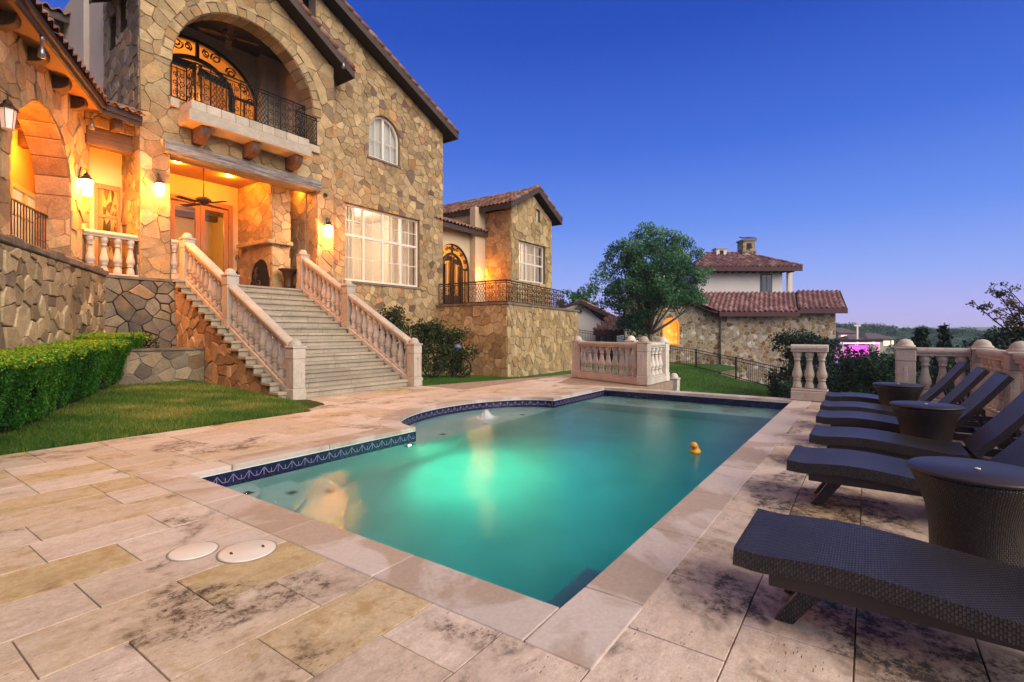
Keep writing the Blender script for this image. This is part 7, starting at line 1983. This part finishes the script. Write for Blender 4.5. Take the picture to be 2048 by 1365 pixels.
# ------------------------------------------------------------------ the magenta canopy, light pole, far houses
cn = thing('pavilion', 'flat roofed pavilion washed in magenta light behind the bushes', 'pavilion', NB(24.5, 37, -4))
def nb_part(name, mat, *boxes, parent=cn):
    mb = MB()
    for b in boxes: nbox(mb, *b)
    return mb.build(name, mat, parent)
nb_part('roof', M['soffit'], (23.6, 26.9, 36.6, 41, 0.72, 0.86)); nb_part('strip_light', M['pink_white'], (23.7, 26.6, 36.5, 36.58, 0.56, 0.65))
nb_part('lit_panel', M['magenta'], (25.0, 26.5, 37.5, 37.6, -0.45, 0.42), (23.9, 24.9, 37.6, 37.7, -0.5, 0.3)); nb_part('post', M['stucco_white'], (23.9, 24.1, 36.7, 36.9, -4, 0.7), (26.6, 26.75, 36.7, 36.9, -4, 0.7))  # panels, counter and floor carry the magenta light as their own glow
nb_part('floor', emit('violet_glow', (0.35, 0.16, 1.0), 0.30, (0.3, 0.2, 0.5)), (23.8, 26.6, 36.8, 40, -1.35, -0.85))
nb_part('counter', M['magenta'], (24.0, 26.6, 36.75, 37.0, -1.75, -1.5))
light('magenta_lamp', NB(25.6, 36.9, 0.1), (1.0, 0.15, 0.75), 60, cn, 0.2)
pg = thing('garden_pier', 'pale stone pier standing at the end of the fence under the bushes', 'pier', NB(12.0, 17.9, -3)); mb = MB(); nbox(mb, 11.95, 12.25, 18.0, 18.3, -3.5, -1.05); mb.build('shaft', M['cast_pale'], pg)
mb = MB(); nbox(mb, 11.9, 12.3, 17.95, 18.35, -1.049, -0.97); mb.build('cap', M['cast_pale'], pg)
lp = thing('light_pole', 'thin white light pole rising above the magenta pavilion', 'pole', NB(41, 60, -6)); mb = MB(); mb.tube([NB(41, 60, -6), NB(41, 60, 2.1)], 0.12, 8); mb.build('mast', M['white_plastic'], lp)
mb = MB(); nbox(mb, 40.6, 41.4, 59.9, 60.1, 2.1, 2.3); mb.build('lamp_head', M['white_plastic'], lp)
def far_house(lat, t_, z, w, label, lights, group='houses on the far hill'):
    h_ = thing('hill_house', label, 'house', NB(lat, t_, z - 4), group)
    mb = MB(); nbox(mb, lat - w / 2, lat + w / 2, t_, t_ + 8, z - 4, z); mb.build('wall', M['stucco'], h_)
    mb = MB(); a, b, c, d = NB(lat - w / 2 - .6, t_ - 1, z), NB(lat + w / 2 + .6, t_ - 1, z), NB(lat + w / 2 + .6, t_ + 9, z), NB(lat - w / 2 - .6, t_ + 9, z); r0, r1 = NB(lat - w / 5, t_ + 4, z + 1.5), NB(lat + w / 5, t_ + 4, z + 1.5)
    mb.add([a, b, c, d, r0, r1], [(0, 1, 5, 4), (1, 2, 5), (2, 3, 4, 5), (3, 0, 4), (3, 2, 1, 0)]); mb.build('roof', plain('grey_brown_shingle', (0.10, 0.075, 0.085), 0.8), h_)
    for (dx, dz, ww, hh) in lights:
        mb = MB(); nbox(mb, lat + dx - ww / 2, lat + dx + ww / 2, t_ - 0.12, t_ - 0.02, z - dz - hh, z - dz); mb.build('window', M['far_light'], h_)
far_house(98.5, 135, -0.3, 7, 'hill house with a brown hipped roof and yellow lit windows', ((1.6, 0.6, 1.6, 1.3), (3.2, 0.5, 0.5, 1.0), (-1.8, 0.9, 0.6, 0.6)))
far_house(93, 140, 1.2, 5, 'hill house half hidden by the stone house corner, with warm lights', ((-1, 0.6, 1.6, 0.7), (1.3, 0.9, 0.6, 0.6)))
far_house(91.5, 133, -1.0, 4.5, 'small lit house just behind the white light pole', ((0.3, 0.5, 3.0, 0.5),))

# hills
def hill(name, lat0, lat1, t_, zb, prof, depth, mat):
    """ridge seen from the terrace: prof = [(lat, z)]"""
    mb = MB(); n = 60; rows = 8; v = []
    pl_, pz = [p[0] for p in prof], [p[1] for p in prof]
    for i in range(n + 1):
        la = lat0 + (lat1 - lat0) * i / n; zt = float(np.interp(la, pl_, pz))
        for j in range(rows + 1):
            f = j / rows; zz_ = zb + (zt - zb) * math.sin(PI * f) ** 0.8
            v.append(NB(la, t_ + depth * (f - 0.5), zz_))
    mb.add(v, [(i * (rows + 1) + j, (i + 1) * (rows + 1) + j, (i + 1) * (rows + 1) + j + 1, i * (rows + 1) + j + 1) for i in range(n) for j in range(rows)], 0, True)
    return tag(mb.build(name, mat), kind='structure')
hill('hills', 70, 330, 190, -10, [(70, 1.5), (118, 2.6), (130, 3.0), (150, 1.2), (175, 0.2), (240, -0.5), (330, 0)], 120, M['hill'])
hill('hills', 900, 2600, 1500, -10, [(900, -5), (1220, 2), (1265, 15), (1400, 16.5), (1700, 15), (2600, 14)], 700, M['hill'])
hill('hills', -1200, 1200, 1800, -10, [(-1200, 8), (600, 8), (1200, 2)], 700, M['hill'])
# woods over the near hill: a mass nobody could count
cl = []
for i in range(520):
    la = rng.uniform(78, 260); tt = rng.uniform(118, 205)
    zr_ = float(np.interp(la * 190 / tt, [70, 118, 130, 150, 175, 240, 330], [1.2, 2.2, 2.6, 0.8, -0.2, -0.9, -0.4]))
    zz_ = -6.5 + (zr_ + 6.3) * math.sin(PI / 2 * min(1, (tt - 100) / 88)) ** 1.0
    r = rng.uniform(1.2, 2.6); cl.append((tuple(NB(la, tt, zz_ - 1.2 + (r * 0.2 if rng.random() < .7 else r * 0.6))), r))
for i in range(300):                                   # crowns along the ridge and down its visible side
    k = rng.uniform(0.60, 1.05); tt = 190 + rng.normal() * 12 if i % 2 else rng.uniform(120, 190); la = k * tt
    zr_ = float(np.interp(la * 190 / tt, [70, 118, 130, 150, 175, 240, 330], [1.5, 2.6, 3.0, 1.2, 0.2, -0.5, 0.0]))
    zz_ = -10 + (zr_ + 10) * math.sin(PI * min(0.5, max(0.02, (tt - 130) / 120))) ** 0.8
    r = rng.uniform(1.0, 2.4); cl.append((tuple(NB(la, tt, max(zz_, -6.0) + r * rng.uniform(0.0, 0.7))), r))
for i in range(150):
    la = rng.uniform(38, 110); tt = rng.uniform(50, 100)
    if la / tt > 1.15 or la / tt < 0.66: continue
    r = rng.uniform(1.2, 2.2); cl.append((tuple(NB(la, tt, -3.6 - 0.02 * tt + rng.uniform(0, 1.6))), r))
V, T = foliage(cl, 60, 0.26, 0.75)
tag(np_mesh('distant_wood', V, 4, M['wood'], T), kind='stuff')
# thin evening air between the terrace and the far hills
hz = NT('evening_air')
hz.t.nodes.remove(hz.b)
pv = hz.n('ShaderNodeVolumePrincipled', {'Color': (0.80, 0.86, 1.0), 'Density': 0.00035, 'Anisotropy': 0.0})
hz.t.links.new(pv.outputs[0], hz.o.inputs['Volume'])
mb = MB(); mb.box(-60, 2700, -1500, 2600, -11.0, 24.0)
tag(mb.build('haze', hz.m), kind='stuff')
# ------------------------------------------------------------------ light, sky, camera
SUN_EL, SUN_AZ = R(34), R(-98)      # afterglow behind the viewer's right shoulder
sd = Vector((math.cos(SUN_EL) * math.cos(SUN_AZ), math.cos(SUN_EL) * math.sin(SUN_AZ), math.sin(SUN_EL)))
l = bpy.data.lights.new('sun', 'SUN'); l.energy = 3.0; l.angle = R(50); l.color = (1.0, 0.89, 0.70)
so = link(bpy.data.objects.new('sun', l)); so.rotation_euler = (-sd).to_track_quat('-Z', 'Y').to_euler(); so.location = (0, -30, 40)

wd = bpy.data.worlds.new('World'); SC.world = wd; wd.use_nodes = True
nt = wd.node_tree; bg = nt.nodes['Background']
sky = nt.nodes.new('ShaderNodeTexSky'); sky.sky_type = 'NISHITA'; sky.sun_disc = False
sky.sun_elevation = R(3); sky.sun_rotation = PI / 2 - SUN_AZ; sky.ozone_density = 4.0; sky.air_density = 1.2
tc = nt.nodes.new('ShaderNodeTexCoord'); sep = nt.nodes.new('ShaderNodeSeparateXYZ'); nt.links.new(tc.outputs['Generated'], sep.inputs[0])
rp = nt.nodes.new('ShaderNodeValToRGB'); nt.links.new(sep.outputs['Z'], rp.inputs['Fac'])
stops = [(0.0, (0.50, 0.43, 0.80)), (0.035, (0.44, 0.42, 0.84)), (0.10, (0.27, 0.38, 0.86)), (0.20, (0.125, 0.26, 0.80)), (0.33, (0.055, 0.15, 0.66)), (0.50, (0.018, 0.075, 0.47)), (0.63, (0.011, 0.055, 0.40)), (0.74, (0.22, 0.22, 0.30)), (1.0, (0.46, 0.40, 0.38))]  # top stops brightened above the view, added as soft neutral overhead fill
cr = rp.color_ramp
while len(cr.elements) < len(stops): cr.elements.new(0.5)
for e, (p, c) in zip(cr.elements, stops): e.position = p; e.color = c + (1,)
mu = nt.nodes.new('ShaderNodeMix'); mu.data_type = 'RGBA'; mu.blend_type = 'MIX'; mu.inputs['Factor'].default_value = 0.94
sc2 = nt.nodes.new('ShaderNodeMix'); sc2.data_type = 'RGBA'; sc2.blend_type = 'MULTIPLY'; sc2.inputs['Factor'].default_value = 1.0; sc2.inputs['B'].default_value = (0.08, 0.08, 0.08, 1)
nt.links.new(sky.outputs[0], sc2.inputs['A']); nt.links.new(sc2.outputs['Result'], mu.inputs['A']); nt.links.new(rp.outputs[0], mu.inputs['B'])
# afterglow low in the sky on the sunset side, behind the viewer
gd = nt.nodes.new('ShaderNodeVectorMath'); gd.operation = 'DOT_PRODUCT'; nt.links.new(tc.outputs['Generated'], gd.inputs[0]); gd.inputs[1].default_value = (math.cos(SUN_AZ), math.sin(SUN_AZ), 0.12)
gr_ = nt.nodes.new('ShaderNodeValToRGB'); nt.links.new(gd.outputs['Value'], gr_.inputs['Fac'])
for e, (p, c) in zip(gr_.color_ramp.elements, ((0.2, (0, 0, 0)), (1.0, (1.15, 0.88, 0.52)))): e.position = p; e.color = c + (1,)
ag = nt.nodes.new('ShaderNodeMix'); ag.data_type = 'RGBA'; ag.blend_type = 'ADD'; ag.inputs['Factor'].default_value = 1.0
nt.links.new(mu.outputs['Result'], ag.inputs['A']); nt.links.new(gr_.outputs[0], ag.inputs['B'])
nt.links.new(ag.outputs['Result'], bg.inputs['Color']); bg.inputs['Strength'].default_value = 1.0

cd = bpy.data.cameras.new('camera'); cam = link(bpy.data.objects.new('camera', cd))
cam.location = (0, 0, 1.4)
cam.rotation_euler = (PI / 2, 0, -(PI / 2 - (PI / 2 - TH)) )
fw = Vector((CT, ST, 0)); cam.rotation_euler = fw.to_track_quat('-Z', 'Y').to_euler()
cd.sensor_width = 36; cd.lens = 1010 / 2048 * 36; cd.shift_y = -17.5 / 2048; cd.clip_start = 0.05; cd.clip_end = 6000
SC.camera = cam
SC.view_settings.view_transform = 'Standard'; SC.view_settings.look = 'None'; SC.view_settings.exposure = 0.2; SC.view_settings.gamma = 1.0
SC.render.engine = 'CYCLES'
cy = SC.cycles
cy.use_denoising = True
try: cy.denoiser = 'OPENIMAGEDENOISE'
except Exception: pass
cy.max_bounces = 10; cy.transmission_bounces = 6; cy.diffuse_bounces = 3; cy.glossy_bounces = 3; cy.transparent_max_bounces = 12; cy.volume_bounces = 2
cy.sample_clamp_indirect = 6.0; cy.caustics_reflective = False; cy.caustics_refractive = True
